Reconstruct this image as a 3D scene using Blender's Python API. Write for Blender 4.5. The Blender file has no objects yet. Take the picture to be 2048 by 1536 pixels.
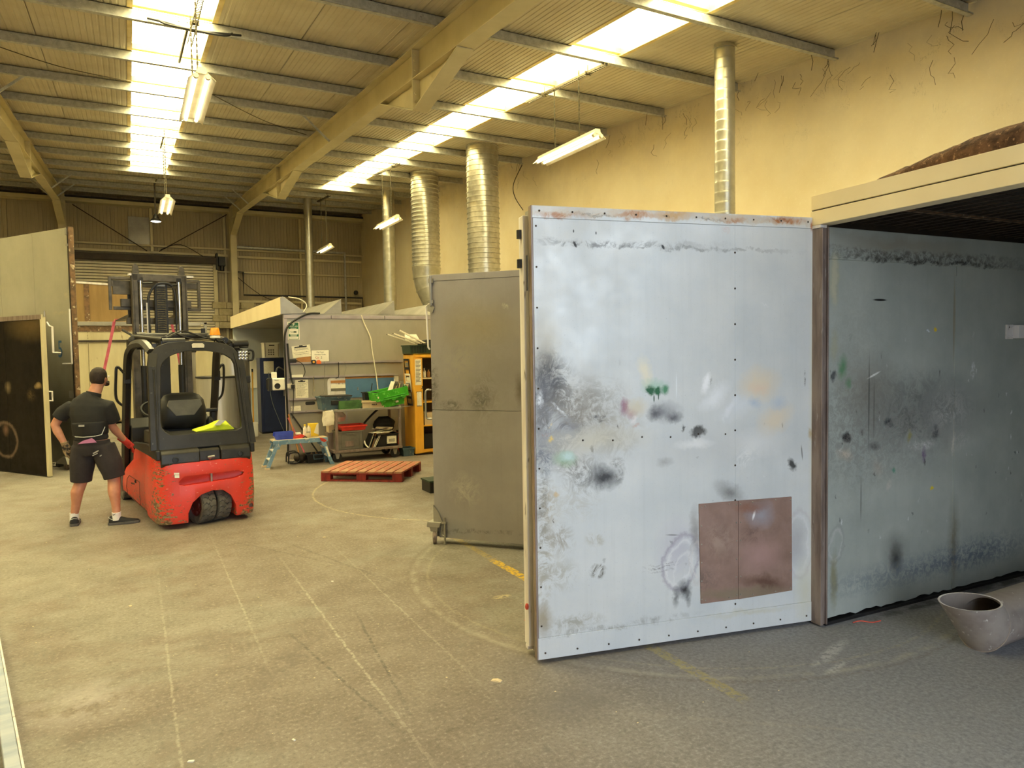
import bpy, bmesh, math, random
from mathutils import Vector, Matrix, Euler
from mathutils import noise as mnoise
random.seed(7)
SC = bpy.context.scene
COL = SC.collection
PI = math.pi

# ---------------------------------------------------------------- camera, world, daylight, exposure
cam_d = bpy.data.cameras.new('camera')
cam = bpy.data.objects.new('camera', cam_d); COL.objects.link(cam)
cam_d.sensor_fit = 'HORIZONTAL'; cam_d.sensor_width = 36.0; cam_d.lens = 1416.0 * 36.0 / 2048.0
cam_d.clip_start = 0.05; cam_d.clip_end = 200
_r = ((0.88059493, 0.03650611, -0.47246151), (-0.47360035, 0.03418375, -0.88007624), (-0.01597765, 0.9987486, 0.04739135))
_q = Matrix(_r).to_quaternion()
cam.rotation_mode = 'QUATERNION'; cam.rotation_quaternion = _q; cam.location = (0, 0, 1.82)
SC.camera = cam
SC.view_settings.view_transform = 'Standard'; SC.view_settings.look = 'None'
SC.view_settings.gamma = 1.0; SC.view_settings.use_curve_mapping = False
SC.view_settings.exposure = 0.0
SC.cycles.max_bounces = 8; SC.cycles.glossy_bounces = 3; SC.cycles.transmission_bounces = 2

def s2l(c):
    out = []
    for v in c[:3]:
        v = v / 255.0
        out.append(v / 12.92 if v <= 0.04045 else ((v + 0.055) / 1.055) ** 2.4)
    return (out[0], out[1], out[2], 1.0)

SKY_STRENGTH = 6.2          # overcast daylight through the loading door behind the camera
SKYLIGHT_STRENGTH = 19.5     # translucent roof sheets, the added unseen strip included
TUBE_STRENGTH = 2.6
world = bpy.data.worlds.new('overcast_sky'); SC.world = world; world.use_nodes = True
_bg = world.node_tree.nodes.get('Background')
_bg.inputs[0].default_value = (0.80, 0.90, 1.0, 1.0); _bg.inputs[1].default_value = SKY_STRENGTH
# light portal in the loading door (guides sampling only, emits nothing)
_pl = bpy.data.lights.new('loading_door_portal', 'AREA'); _pl.shape = 'RECTANGLE'; _pl.size = 5.6; _pl.size_y = 4.3
_pl.cycles.is_portal = True
_po = bpy.data.objects.new('loading_door_portal', _pl); COL.objects.link(_po)
_po.location = (3.2, -2.18, 2.15); _po.rotation_euler = (PI / 2, 0, 0)

# ---------------------------------------------------------------- mesh helpers
class MB:
    def __init__(s):
        s.v = []; s.f = []; s.m = []
    def add(s, vs, fs, mi=0, M=None):
        o = len(s.v)
        for p in vs:
            p = Vector(p)
            if M is not None: p = M @ p
            s.v.append(p)
        for f in fs:
            s.f.append(tuple(i + o for i in f)); s.m.append(mi)
        return s
    def box(s, x0, x1, y0, y1, z0, z1, mi=0, M=None):
        vs = [(x0, y0, z0), (x1, y0, z0), (x1, y1, z0), (x0, y1, z0), (x0, y0, z1), (x1, y0, z1), (x1, y1, z1), (x0, y1, z1)]
        return s.add(vs, [(0, 3, 2, 1), (4, 5, 6, 7), (0, 1, 5, 4), (1, 2, 6, 5), (2, 3, 7, 6), (3, 0, 4, 7)], mi, M)
    def prism(s, pts, axis, a, b, mi=0, M=None):
        # 2D polygon extruded along an axis ('x': pts are (y,z); 'y': (x,z); 'z': (x,y))
        def mk(p, t):
            return {'x': (t, p[0], p[1]), 'y': (p[0], t, p[1]), 'z': (p[0], p[1], t)}[axis]
        n = len(pts)
        vs = [mk(p, a) for p in pts] + [mk(p, b) for p in pts]
        fs = [tuple(range(n)), tuple(range(2 * n - 1, n - 1, -1))]
        fs += [(i, (i + 1) % n, n + (i + 1) % n, n + i) for i in range(n)]
        return s.add(vs, fs, mi, M)
    def ringplate(s, outer, inner, axis, a, b, mi=0, M=None):
        # plate with a hole; outer and inner outlines with the same point count
        def mk(p, t):
            return {'x': (t, p[0], p[1]), 'y': (p[0], t, p[1]), 'z': (p[0], p[1], t)}[axis]
        n = len(outer)
        vs = [mk(p, a) for p in outer] + [mk(p, a) for p in inner] + [mk(p, b) for p in outer] + [mk(p, b) for p in inner]
        fs = []
        for i in range(n):
            j = (i + 1) % n
            fs += [(i, j, n + j, n + i), (2 * n + i, 3 * n + i, 3 * n + j, 2 * n + j), (i, 2 * n + i, 2 * n + j, j), (n + i, n + j, 3 * n + j, 3 * n + i)]
        return s.add(vs, fs, mi, M)
    def tube(s, pts, r, n=8, mi=0, M=None, closed=False, flat=None):
        pts = [Vector(p) for p in pts]; k = len(pts)
        rs = r if isinstance(r, (list, tuple)) else [r] * k
        tang = []
        for i in range(k):
            if closed: t = pts[(i + 1) % k] - pts[i - 1]
            else: t = pts[min(i + 1, k - 1)] - pts[max(i - 1, 0)]
            tang.append(t.normalized() if t.length > 1e-9 else Vector((0, 0, 1)))
        up = Vector((0, 0, 1)) if abs(tang[0].z) < 0.9 else Vector((0, 1, 0))
        nrm = (up - tang[0] * up.dot(tang[0])).normalized()
        vs = []
        for i in range(k):
            if i:
                nrm = nrm - tang[i] * nrm.dot(tang[i])
                nrm = nrm.normalized() if nrm.length > 1e-6 else up
            b = tang[i].cross(nrm)
            for j in range(n):
                a = 2 * PI * (j + 0.5) / n
                ca, sa = math.cos(a) * rs[i], math.sin(a) * rs[i]
                if flat: sa *= flat
                vs.append(pts[i] + nrm * ca + b * sa)
        fs = []
        for i in range(k if closed else k - 1):
            i2 = (i + 1) % k
            for j in range(n):
                fs.append((i * n + j, i * n + (j + 1) % n, i2 * n + (j + 1) % n, i2 * n + j))
        if not closed:
            fs += [tuple(range(n - 1, -1, -1)), tuple((k - 1) * n + j for j in range(n))]
        return s.add(vs, fs, mi, M)
    def lathe(s, prof, n=24, mi=0, M=None, close=True):
        vs = []; k = len(prof)
        for (r, z) in prof:
            for j in range(n):
                a = 2 * PI * j / n
                vs.append((r * math.cos(a), r * math.sin(a), z))
        fs = []
        for i in range(k - 1):
            for j in range(n):
                fs.append((i * n + j, i * n + (j + 1) % n, (i + 1) * n + (j + 1) % n, (i + 1) * n + j))
        if close:
            if prof[0][0] > 1e-6: fs.append(tuple(range(n - 1, -1, -1)))
            if prof[-1][0] > 1e-6: fs.append(tuple((k - 1) * n + j for j in range(n)))
        return s.add(vs, fs, mi, M)
    def cyl(s, p0, p1, r, n=16, mi=0, r2=None):
        return s.tube([p0, p1], [r, r if r2 is None else r2], n, mi)
    def loft(s, rings, mi=0, M=None, caps=True):
        n = len(rings[0]); vs = [p for r in rings for p in r]; fs = []
        for i in range(len(rings) - 1):
            for j in range(n):
                fs.append((i * n + j, i * n + (j + 1) % n, (i + 1) * n + (j + 1) % n, (i + 1) * n + j))
        if caps:
            fs += [tuple(range(n - 1, -1, -1)), tuple((len(rings) - 1) * n + j for j in range(n))]
        return s.add(vs, fs, mi, M)
    def sphere(s, c, r, n=12, k=8, mi=0, M=None):
        rx, ry, rz = r if isinstance(r, (list, tuple)) else (r, r, r)
        vs = [(c[0], c[1], c[2] - rz)]
        for i in range(1, k):
            t = PI * i / k
            for j in range(n):
                a = 2 * PI * j / n
                vs.append((c[0] + rx * math.sin(t) * math.cos(a), c[1] + ry * math.sin(t) * math.sin(a), c[2] - rz * math.cos(t)))
        vs.append((c[0], c[1], c[2] + rz)); fs = []
        for j in range(n):
            fs.append((0, 1 + (j + 1) % n, 1 + j))
            fs.append((len(vs) - 1, 1 + (k - 2) * n + j, 1 + (k - 2) * n + (j + 1) % n))
        for i in range(k - 2):
            for j in range(n):
                fs.append((1 + i * n + j, 1 + i * n + (j + 1) % n, 1 + (i + 1) * n + (j + 1) % n, 1 + (i + 1) * n + j))
        return s.add(vs, fs, mi, M)
    def mesh(s, name, mats, smooth=None):
        me = bpy.data.meshes.new(name)
        me.from_pydata([tuple(p) for p in s.v], [], s.f)
        for m in (mats if isinstance(mats, (list, tuple)) else [mats]): me.materials.append(m)
        me.polygons.foreach_set('material_index', s.m)
        bm = bmesh.new(); bm.from_mesh(me)
        bmesh.ops.recalc_face_normals(bm, faces=bm.faces)
        bm.to_mesh(me); bm.free()
        if smooth is not None:
            me.polygons.foreach_set('use_smooth', [True] * len(me.polygons))
            me.set_sharp_from_angle(angle=math.radians(smooth))
        me.update()
        return me
    def build(s, name, mats, parent=None, loc=None, rot=None, smooth=None, bevel=0, seg=2, kind=None, label=None):
        o = bpy.data.objects.new(name, s.mesh(name, mats, smooth)); COL.objects.link(o)
        if parent is not None: o.parent = parent
        if loc: o.location = loc
        if rot: o.rotation_euler = rot
        if bevel:
            b = o.modifiers.new('edge', 'BEVEL'); b.width = bevel; b.segments = seg; b.limit_method = 'ANGLE'; b.angle_limit = math.radians(35)
        if kind: o['kind'] = kind
        if label: o['label'] = label
        return o

def thing(name, label, cat, loc=(0, 0, 0), rz=0, group=None, rot=None):
    o = bpy.data.objects.new(name, None); COL.objects.link(o); o.empty_display_size = 0.1
    o.location = loc; o.rotation_euler = rot if rot else (0, 0, rz)
    o['label'] = label; o['category'] = cat
    if group: o['group'] = group
    return o
def tag(o, label, cat, group=None):
    o['label'] = label; o['category'] = cat
    if group: o['group'] = group
    return o
def struct(name, loc=(0, 0, 0), rz=0, label=None):
    o = bpy.data.objects.new(name, None); COL.objects.link(o); o.location = loc; o.rotation_euler = (0, 0, rz)
    o['kind'] = 'structure'
    if label: o['label'] = label
    return o
def clone(o, parent=None, loc=None, rot=None, scale=None):
    c = o.copy(); COL.objects.link(c)
    if parent is not None: c.parent = parent
    if loc is not None: c.location = loc
    if rot is not None: c.rotation_euler = rot
    if scale is not None: c.scale = scale
    return c
def dup(root, loc, rz=None, label=None, rot=None, scale=None):
    r = root.copy(); COL.objects.link(r); r.location = loc
    if rz is not None: r.rotation_euler = (0, 0, rz)
    if rot is not None: r.rotation_euler = rot
    if scale is not None: r.scale = scale
    if label: r['label'] = label
    for ch in list(root.children):
        c = ch.copy(); COL.objects.link(c); c.parent = r
        for g in list(ch.children):
            d = g.copy(); COL.objects.link(d); d.parent = c
    return r
def bake(o, name=None):
    # apply the modifiers of o into its mesh
    dg = bpy.context.evaluated_depsgraph_get(); dg.update()
    me = bpy.data.meshes.new_from_object(o.evaluated_get(dg))
    mats = list(o.data.materials)
    o.modifiers.clear(); o.data = me
    if name: me.name = name
    return o
def text(body, name, size, mat, parent, loc, rot=(PI / 2, 0, 0), align='CENTER', ext=0.0008, sx=1.0):
    cu = bpy.data.curves.new(name, 'FONT'); cu.body = body; cu.size = size; cu.extrude = ext
    cu.align_x = align; cu.align_y = 'CENTER'; cu.materials.append(mat); cu.resolution_u = 3
    o = bpy.data.objects.new(name, cu); COL.objects.link(o); o.parent = parent; o.location = loc; o.rotation_euler = rot
    o.scale = (sx, 1, 1)
    bpy.context.view_layer.update()
    me = bpy.data.meshes.new_from_object(o.evaluated_get(bpy.context.evaluated_depsgraph_get())); me.name = name
    m = bpy.data.objects.new(name, me); COL.objects.link(m); m.parent = parent; m.location = loc; m.rotation_euler = rot; m.scale = (sx, 1, 1)
    bpy.data.objects.remove(o, do_unlink=True)
    m.name = name
    return m
def rrect(x0, x1, z0, z1, r, n=5):
    pts = []
    for (cx, cz, a0) in ((x1 - r, z1 - r, 0), (x0 + r, z1 - r, 90), (x0 + r, z0 + r, 180), (x1 - r, z0 + r, 270)):
        for i in range(n + 1):
            a = math.radians(a0 + 90 * i / n)
            pts.append((cx + r * math.cos(a), cz + r * math.sin(a)))
    return pts
def arc_pts(pts, n=8):
    # smooth curve (Catmull-Rom) through points
    P = [Vector(p) for p in pts]; out = []
    for i in range(len(P) - 1):
        p0 = P[max(i - 1, 0)]; p1 = P[i]; p2 = P[i + 1]; p3 = P[min(i + 2, len(P) - 1)]
        for k in range(n):
            t = k / n
            out.append(0.5 * ((2 * p1) + (p2 - p0) * t + (2 * p0 - 5 * p1 + 4 * p2 - p3) * t * t + (3 * p1 - p0 - 3 * p2 + p3) * t ** 3))
    out.append(P[-1])
    return out
# ---------------------------------------------------------------- materials
class NT:
    def __init__(s, name):
        s.mat = bpy.data.materials.new(name); s.mat.use_nodes = True
        s.t = s.mat.node_tree; s.n = s.t.nodes; s.b = s.n['Principled BSDF']
        s.tc = s.n.new('ShaderNodeTexCoord'); s.obj = s.tc.outputs['Object']
    def link(s, a, b): s.t.links.new(a, b)
    def map(s, vec, scale=(1, 1, 1), loc=(0, 0, 0), rot=(0, 0, 0), typ='POINT'):
        m = s.n.new('ShaderNodeMapping'); m.vector_type = typ
        m.inputs['Scale'].default_value = scale; m.inputs['Location'].default_value = loc; m.inputs['Rotation'].default_value = rot
        s.link(vec, m.inputs['Vector']); return m.outputs['Vector']
    def noise(s, vec, scale=5, detail=4, rough=0.6, dist=0.0, col=False):
        m = s.n.new('ShaderNodeTexNoise'); m.inputs['Scale'].default_value = scale; m.inputs['Detail'].default_value = detail
        m.inputs['Roughness'].default_value = rough; m.inputs['Distortion'].default_value = dist
        s.link(vec, m.inputs['Vector']); return m.outputs['Color' if col else 'Fac']
    def ramp(s, fac, lo, hi, a=0.0, b=1.0):
        m = s.n.new('ShaderNodeMapRange'); m.inputs['From Min'].default_value = lo; m.inputs['From Max'].default_value = hi
        m.inputs['To Min'].default_value = a; m.inputs['To Max'].default_value = b; m.clamp = True
        s.link(fac, m.inputs['Value']); return m.outputs['Result']
    def math(s, op, a, b=None):
        m = s.n.new('ShaderNodeMath'); m.operation = op
        for i, v in enumerate((a, b)):
            if v is None: continue
            if isinstance(v, (int, float)): m.inputs[i].default_value = v
            else: s.link(v, m.inputs[i])
        return m.outputs[0]
    def vmath(s, op, a, b=None, out=0):
        m = s.n.new('ShaderNodeVectorMath'); m.operation = op
        for i, v in enumerate((a, b)):
            if v is None: continue
            if isinstance(v, tuple): m.inputs[i].default_value = v
            else: s.link(v, m.inputs[i])
        return m.outputs['Value'] if out else m.outputs['Vector']
    def vscale(s, a, k):
        m = s.n.new('ShaderNodeVectorMath'); m.operation = 'SCALE'; s.link(a, m.inputs[0]); m.inputs['Scale'].default_value = k
        return m.outputs['Vector']
    def mix(s, fac, a, b):
        m = s.n.new('ShaderNodeMix'); m.data_type = 'RGBA'
        for sock, v in ((m.inputs[0], fac), (m.inputs[6], a), (m.inputs[7], b)):
            if isinstance(v, (int, float)): sock.default_value = v
            elif isinstance(v, tuple): sock.default_value = v
            else: s.link(v, sock)
        return m.outputs[2]
    def sep(s, vec):
        m = s.n.new('ShaderNodeSeparateXYZ'); s.link(vec, m.inputs[0]); return m.outputs
    def bump(s, h, strength=0.3, dist=0.01):
        m = s.n.new('ShaderNodeBump'); m.inputs['Strength'].default_value = strength; m.inputs['Distance'].default_value = dist
        s.link(h, m.inputs['Height']); s.link(m.outputs['Normal'], s.b.inputs['Normal'])
    def out(s, col=None, rough=None, metal=None, spec=None):
        for nm, v in (('Base Color', col), ('Roughness', rough), ('Metallic', metal), ('Specular IOR Level', spec)):
            if v is None: continue
            if isinstance(v, (int, float)): s.b.inputs[nm].default_value = v
            elif isinstance(v, tuple): s.b.inputs[nm].default_value = v
            else: s.link(v, s.b.inputs[nm])
        return s.mat

def pm(name, c1, c2=None, scale=6, rough=0.55, metal=0.0, bump=0, stretch=(1, 1, 1), lo=0.4, hi=0.62, detail=4, spec=None, c3=None, s3=40, lo3=0.6, hi3=0.66):
    t = NT(name); v = t.map(t.obj, stretch)
    c1 = s2l(c1)
    if c2 is None: c2 = tuple(x * 0.82 for x in c1[:3]) + (1,)
    else: c2 = s2l(c2)
    n = t.noise(v, scale, detail)
    col = t.mix(t.ramp(n, lo, hi), c1, c2)
    if c3 is not None:
        col = t.mix(t.ramp(t.noise(v, s3, 3), lo3, hi3), col, s2l(c3))
    if bump: t.bump(t.noise(v, scale * 5, 3), bump, 0.004)
    return t.out(col, rough, metal, spec)

def emit(name, c, strength):
    t = NT(name); t.out((0.8, 0.8, 0.8, 1), 0.5)
    t.b.inputs['Emission Color'].default_value = c; t.b.inputs['Emission Strength'].default_value = strength
    return t.mat

def stain_mat(name, base, base2, stains, axes='xz', rough=0.42, metal=0.0, nscale=3.0, amp=0.03, streak=True, bump=0.05, spec=0.5, flecks=None):
    # base sheet colour plus individually placed paint marks, soot, rust and painted shade in the object's own coordinates
    t = NT(name)
    flat = (1, 0, 1) if axes == 'xz' else (1, 1, 0)
    P0 = t.vmath('MULTIPLY', t.obj, flat)
    nz = t.noise(P0, 7.0, 5, 0.65, col=True)
    nz2 = t.noise(P0, 38.0, 4, 0.7, col=True)
    off = t.vscale(t.vmath('SUBTRACT', nz, (0.5, 0.5, 0.5)), amp * 3)
    off2 = t.vscale(t.vmath('SUBTRACT', nz2, (0.5, 0.5, 0.5)), amp * 1.2)
    P1 = t.vmath('MULTIPLY', t.vmath('ADD', t.vmath('ADD', P0, off), off2), flat)
    speck = t.ramp(t.noise(P0, 22.0, 6, 0.78, 0.8), 0.43, 0.56)
    scr = t.ramp(t.noise(t.map(P0, (1, 1, 1), rot=(0, 0.6, 0.6)), 8.0, 7, 0.8, 1.6), 0.44, 0.56)
    stk = t.noise(t.map(P0, (9, 9, 0.35) if axes == 'xz' else (1, 1, 1)), 3.0, 4)
    col = t.mix(t.ramp(t.noise(P0, nscale, 5), 0.36, 0.64), s2l(base), s2l(base2))
    if streak: col = t.mix(t.ramp(stk, 0.5, 0.75, 0.0, 0.12), col, s2l(tuple(c * 0.8 for c in base)))
    col = t.mix(t.math('MULTIPLY', t.ramp(t.noise(P0, 120, 2), 0.66, 0.72), 0.25), col, s2l((70, 68, 62)))
    if flecks:
        x, y, z = t.sep(P0); zc, zh, dk, lt = flecks
        band = t.ramp(t.math('ABSOLUTE', t.math('SUBTRACT', z, zc)), zh * .4, zh, 1.0, 0.0)
        for scale, ro, amt, c in ((26, 0.5, dk, (44, 44, 46)), (21, -0.7, lt, (232, 234, 234)), (15, 0.2, dk * .8, (70, 66, 60))):
            v = t.n.new('ShaderNodeTexVoronoi'); v.inputs['Scale'].default_value = scale; t.link(t.map(P1, (1.0, 1, 0.42), rot=(0, ro, 0)), v.inputs['Vector'])
            f = t.math('MULTIPLY', t.ramp(v.outputs['Distance'], 0.10, 0.2, 1.0, 0.0), t.math('GREATER_THAN', t.sep(v.outputs['Color'])[0], 1.0 - amt))
            col = t.mix(t.math('MULTIPLY', t.math('MULTIPLY', f, band), 0.8), col, s2l(c))
    for (cx, cy, rx, ry, rot, c, a, soft, kind) in stains:
        loc, sc, ro = ((cx, 0, cy), (rx, 1, ry), (0, rot, 0)) if axes == 'xz' else ((cx, cy, 0), (rx, ry, 1), (0, 0, rot))
        src = P0 if 'h' in kind else P1
        src = t.vmath('ADD', src, t.vscale(col, 1e-7))      # keeps the marks evaluated one after another
        m = t.map(src, sc, loc, ro, 'TEXTURE')
        if 'b' in kind:
            x, y, z = t.sep(t.vmath('ABSOLUTE', m)); d = t.math('MAXIMUM', x, z if axes == 'xz' else y)
        else:
            d = t.vmath('LENGTH', m, out=1)
        if 'r' in kind:
            d = t.math('ABSOLUTE', t.math('SUBTRACT', d, 1.0))
            f = t.ramp(d, 0.0, soft, a, 0.0)
        else:
            f = t.ramp(d, 1.0 - soft, 1.0, a, 0.0)
        if 'n' in kind: f = t.math('MULTIPLY', f, speck)
        if 's' in kind: f = t.math('MULTIPLY', f, scr)
        col = t.mix(f, col, s2l(c))
    rr = t.ramp(t.noise(P0, 5, 3), 0.35, 0.7, rough - 0.08, rough + 0.12)
    if bump: t.bump(t.noise(P0, 2.2, 3), bump, 0.02)
    return t.out(col, rr, metal, spec)

# --- setting
def concrete():
    t = NT('worn_concrete'); P = t.vmath('MULTIPLY', t.obj, (1, 1, 0))
    big = t.noise(P, 0.55, 10, 0.66, 0.3); mid = t.noise(P, 2.4, 8, 0.7); fine = t.noise(P, 42, 5, 0.75); grit = t.noise(P, 170, 2, 0.6)
    x, y, z = t.sep(P)
    worn = t.math('ADD', big, t.math('MULTIPLY', t.ramp(x, -1.2, 1.6, 1.0, 0.0), 0.10))      # the coating has worn paler towards the left
    col = t.mix(t.ramp(mid, 0.38, 0.62), s2l((134, 124, 113)), s2l((122, 111, 99)))
    pale = t.mix(t.ramp(mid, 0.4, 0.6), s2l((142, 135, 124)), s2l((130, 124, 113)))
    edge = t.math('ADD', worn, t.math('MULTIPLY', t.math('SUBTRACT', fine, 0.5), 0.16))
    col = t.mix(t.ramp(edge, 0.535, 0.585), col, pale)
    col = t.mix(t.ramp(t.noise(t.map(P, (1, 1, 1), (9, 4, 0)), 1.3, 7, 0.66), 0.58, 0.68, 0, 0.4), col, s2l((112, 101, 90)))
    col = t.mix(t.ramp(t.noise(t.map(P, (1, 1, 1), (3, 7, 0)), 5.5, 4, 0.6), 0.64, 0.70, 0, 0.45), col, s2l((100, 90, 80)))
    col = t.mix(t.ramp(fine, 0.52, 0.66, 0, 0.55), col, s2l((88, 80, 72)))
    col = t.mix(t.ramp(fine, 0.46, 0.34, 0, 0.45), col, s2l((186, 178, 164)))
    col = t.mix(t.ramp(grit, 0.62, 0.7, 0, 0.5), col, s2l((76, 70, 64)))
    gx = t.ramp(t.math('ADD', x, t.math('MULTIPLY', y, -0.45)), 0.0, 2.2)                       # slab turns bluish grey towards the right booth
    col = t.mix(t.math('MULTIPLY', gx, 0.75), col, t.mix(t.ramp(fine, 0.4, 0.6), s2l((150, 153, 160)), s2l((124, 127, 133))))
    off = t.vscale(t.vmath('SUBTRACT', t.noise(P, 9, 4, col=True), (0.5, 0.5, 0.5)), 0.03)
    P1 = t.vmath('MULTIPLY', t.vmath('ADD', P, off), (1, 1, 0))
    brk = t.ramp(t.noise(P, 26, 5, 0.75), 0.44, 0.52); brk2 = t.ramp(t.noise(P, 6, 4, 0.7), 0.4, 0.55)
    for (cx, cy, rx, ry, rot, c, a, soft, kind) in FLOOR_MARKS:
        m = t.map(t.vmath('ADD', P1, t.vscale(col, 1e-7)), (rx, ry, 1), (cx, cy, 0), (0, 0, rot), 'TEXTURE')
        if 'b' in kind:
            x, y, z = t.sep(t.vmath('ABSOLUTE', m)); d = t.math('MAXIMUM', x, y)
        else: d = t.vmath('LENGTH', m, out=1)
        if 'r' in kind: f = t.ramp(t.math('ABSOLUTE', t.math('SUBTRACT', d, 1.0)), 0.0, soft, a, 0.0)
        else: f = t.ramp(d, 1.0 - soft, 1.0, a, 0.0)
        if 'n' in kind: f = t.math('MULTIPLY', f, brk)
        if 's' in kind: f = t.math('MULTIPLY', f, brk2)
        col = t.mix(f, col, s2l(c))
    t.bump(fine, 0.25, 0.004)
    return t.out(col, t.ramp(mid, 0.3, 0.7, 0.5, 0.75), 0.0, 0.4)
FLOOR_MARKS = [
    (0.13, 4.0, 0.010, 3.0, 0, (205, 198, 176), 0.3, 0.8, 'bn'), (1.11, 4.6, 0.012, 2.2, 0, (210, 202, 180), 0.42, 0.8, 'bn'),
    (1.62, 5.0, 0.010, 2.0, 0, (205, 198, 176), 0.32, 0.8, 'bn'), (0.64, 5.9, 0.010, 2.2, 0, (205, 198, 176), 0.32, 0.8, 'bn'),
    (2.725, 3.0, 0.045, 0.45, 0, (180, 164, 84), 0.5, 0.25, 'bn'), (2.71, 5.0, 0.045, 0.5, 0, (220, 180, 40), 0.95, 0.2, 'bn'),
    (2.72, 5.9, 0.04, 0.45, 0, (200, 170, 70), 0.4, 0.3, 'bn'),
    (3.95, 4.63, 2.13, 2.13, 0, (186, 178, 158), 0.38, 0.018, 'rs'), (3.95, 4.63, 2.02, 2.02, 0, (190, 178, 148), 0.3, 0.01, 'rn'),
    (3.95, 4.63, 2.18, 2.18, 0, (110, 98, 84), 0.4, 0.012, 'rn'), (4.0, 8.75, 2.05, 2.05, 0, (215, 196, 150), 0.5, 0.011, 'rn'),
    (0.75, 4.25, 0.5, 0.14, 0.9, (92, 82, 74), 0.5, 0.7, 's'), (0.95, 4.0, 0.012, 1.0, 0.15, (72, 66, 62), 0.6, 0.6, 'bn'),
    (1.25, 4.1, 0.012, 0.9, -0.1, (72, 66, 62), 0.6, 0.6, 'bn'), 
    (1.5, 6.2, 0.02, 1.1, 0.3, (80, 72, 66), 0.45, 0.6, 'bn'), (1.2, 6.6, 0.02, 1.0, 0.5, (80, 72, 66), 0.4, 0.6, 'bn'),
    (-0.3, 4.3, 0.35, 0.35, 0, (186, 178, 176), 0.4, 0.8, 's'),
    (1.95, 3.0, 0.35, 0.25, 0, (92, 88, 86), 0.45, 0.7, ''),
    (2.6, 3.7, 0.9, 0.6, 0.2, (118, 112, 106), 0.4, 0.7, ''), (3.6, 2.75, 0.3, 0.05, 0.3, (215, 215, 215), 0.4, 0.6, 'n'),
    (3.45, 2.6, 0.16, 0.03, 0.2, (215, 215, 215), 0.4, 0.6, 'n'), (2.6, 2.4, 0.02, 0.9, 0.9, (160, 152, 142), 0.35, 0.6, 'bn'),
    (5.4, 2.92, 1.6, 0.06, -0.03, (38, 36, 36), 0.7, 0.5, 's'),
    (0.2, 7.0, 1.2, 0.06, 0.1, (130, 116, 92), 0.3, 0.7, 's'), (2.35, 4.6, 0.09, 0.04, 0, (215, 195, 150), 0.6, 0.4, 'n'),
]
def plaster():
    t = NT('cream_plaster'); P = t.obj
    col = t.mix(t.ramp(t.noise(P, 0.7, 5, 0.6), 0.35, 0.65), s2l((232, 220, 190)), s2l((222, 206, 170)))
    col = t.mix(t.ramp(t.noise(P, 26, 4, 0.7), 0.58, 0.72, 0, 0.35), col, s2l((240, 232, 208)))
    x, y, z = t.sep(P)
    up = t.ramp(t.math('SUBTRACT', z, t.math('MULTIPLY', y, 0.0761)), 3.4, 5.0)       # dusty, webbed band below the roof
    col = t.mix(t.math('MULTIPLY', up, t.ramp(t.noise(P, 1.6, 5, 0.7), 0.42, 0.6, 0.25, 0.6)), col, s2l((196, 184, 168)))
    v = t.noise(t.map(P, (1, 1, 0.5)), 5.5, 5, 0.6, 1.5)
    crack = t.ramp(t.math('ABSOLUTE', t.math('SUBTRACT', v, 0.5)), 0.0, 0.006, 1.0, 0.0)
    crack = t.math('MULTIPLY', t.math('MULTIPLY', crack, up), t.ramp(t.noise(P, 1.9, 3), 0.54, 0.6))
    col = t.mix(t.math('MULTIPLY', crack, 0.75), col, s2l((70, 62, 50)))
    t.bump(t.noise(P, 3.5, 4), 0.12, 0.03)
    return t.out(col, 0.85, 0, 0.2)
M = {}
M['concrete'] = concrete()
M['plaster'] = plaster()
M['roof'] = pm('cream_roof_liner', (206, 196, 170), (196, 184, 156), 1.5, 0.5, 0.0)
M['clad'] = pm('wall_cladding', (186, 172, 138), (172, 158, 126), 1.2, 0.5)
M['galv'] = pm('galvanised_steel', (196, 196, 188), (172, 172, 164), 14, 0.45, 0.35, c3=(205, 204, 198), s3=60)
M['cream_steel'] = pm('cream_painted_steel', (212, 200, 160), (200, 188, 146), 1.8, 0.42, 0.0)
M['duct'] = pm('duct_steel', (200, 198, 186), (182, 180, 166), 5, 0.36, 0.8)
M['duct_rib'] = pm('ribbed_duct_steel', (200, 198, 186), (180, 177, 164), 9, 0.3, 0.8)
M['outside'] = pm('yard_concrete', (165, 163, 158), (150, 148, 143), 0.6, 0.85)
M['sky_panel'] = emit('translucent_roof_sheet', (1.0, 0.88, 0.46, 1), SKYLIGHT_STRENGTH)
M['grp'] = pm('yellowed_rooflight_edge', (236, 216, 150), (214, 186, 110), 3, 0.5)
M['tube'] = emit('fluorescent_tube', (1.0, 0.90, 0.58, 1), TUBE_STRENGTH)
M['lens'] = emit('led_diffuser', (1.0, 0.95, 0.8, 1), 14.0)
M['fitting'] = pm('white_light_fitting', (236, 226, 196), (224, 210, 172), 4, 0.4)
M['chain'] = pm('dull_chain', (96, 88, 66), (70, 64, 48), 30, 0.5, 0.6)
M['slat'] = pm('shutter_slat', (240, 230, 204), (226, 216, 190), 3, 0.45, 0.0)
M['dark'] = pm('dark_brown_steel', (58, 46, 34), (46, 36, 28), 4, 0.6)
M['black'] = pm('black_plastic', (34, 33, 32), (26, 25, 25), 6, 0.5)
M['maststeel'] = pm('worn_dark_steel', (94, 86, 72), (70, 64, 54), 8, 0.45, 0.3)
M['blacksteel'] = pm('black_painted_steel', (50, 47, 42), (38, 36, 32), 5, 0.38, 0.2, c3=(96, 92, 84), s3=34, lo3=0.68, hi3=0.74)
M['rubber'] = pm('tyre_rubber', (108, 103, 94), (84, 80, 72), 12, 0.85)
M['chrome'] = pm('bright_steel', (222, 220, 214), (205, 203, 198), 8, 0.16, 0.95)
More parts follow.
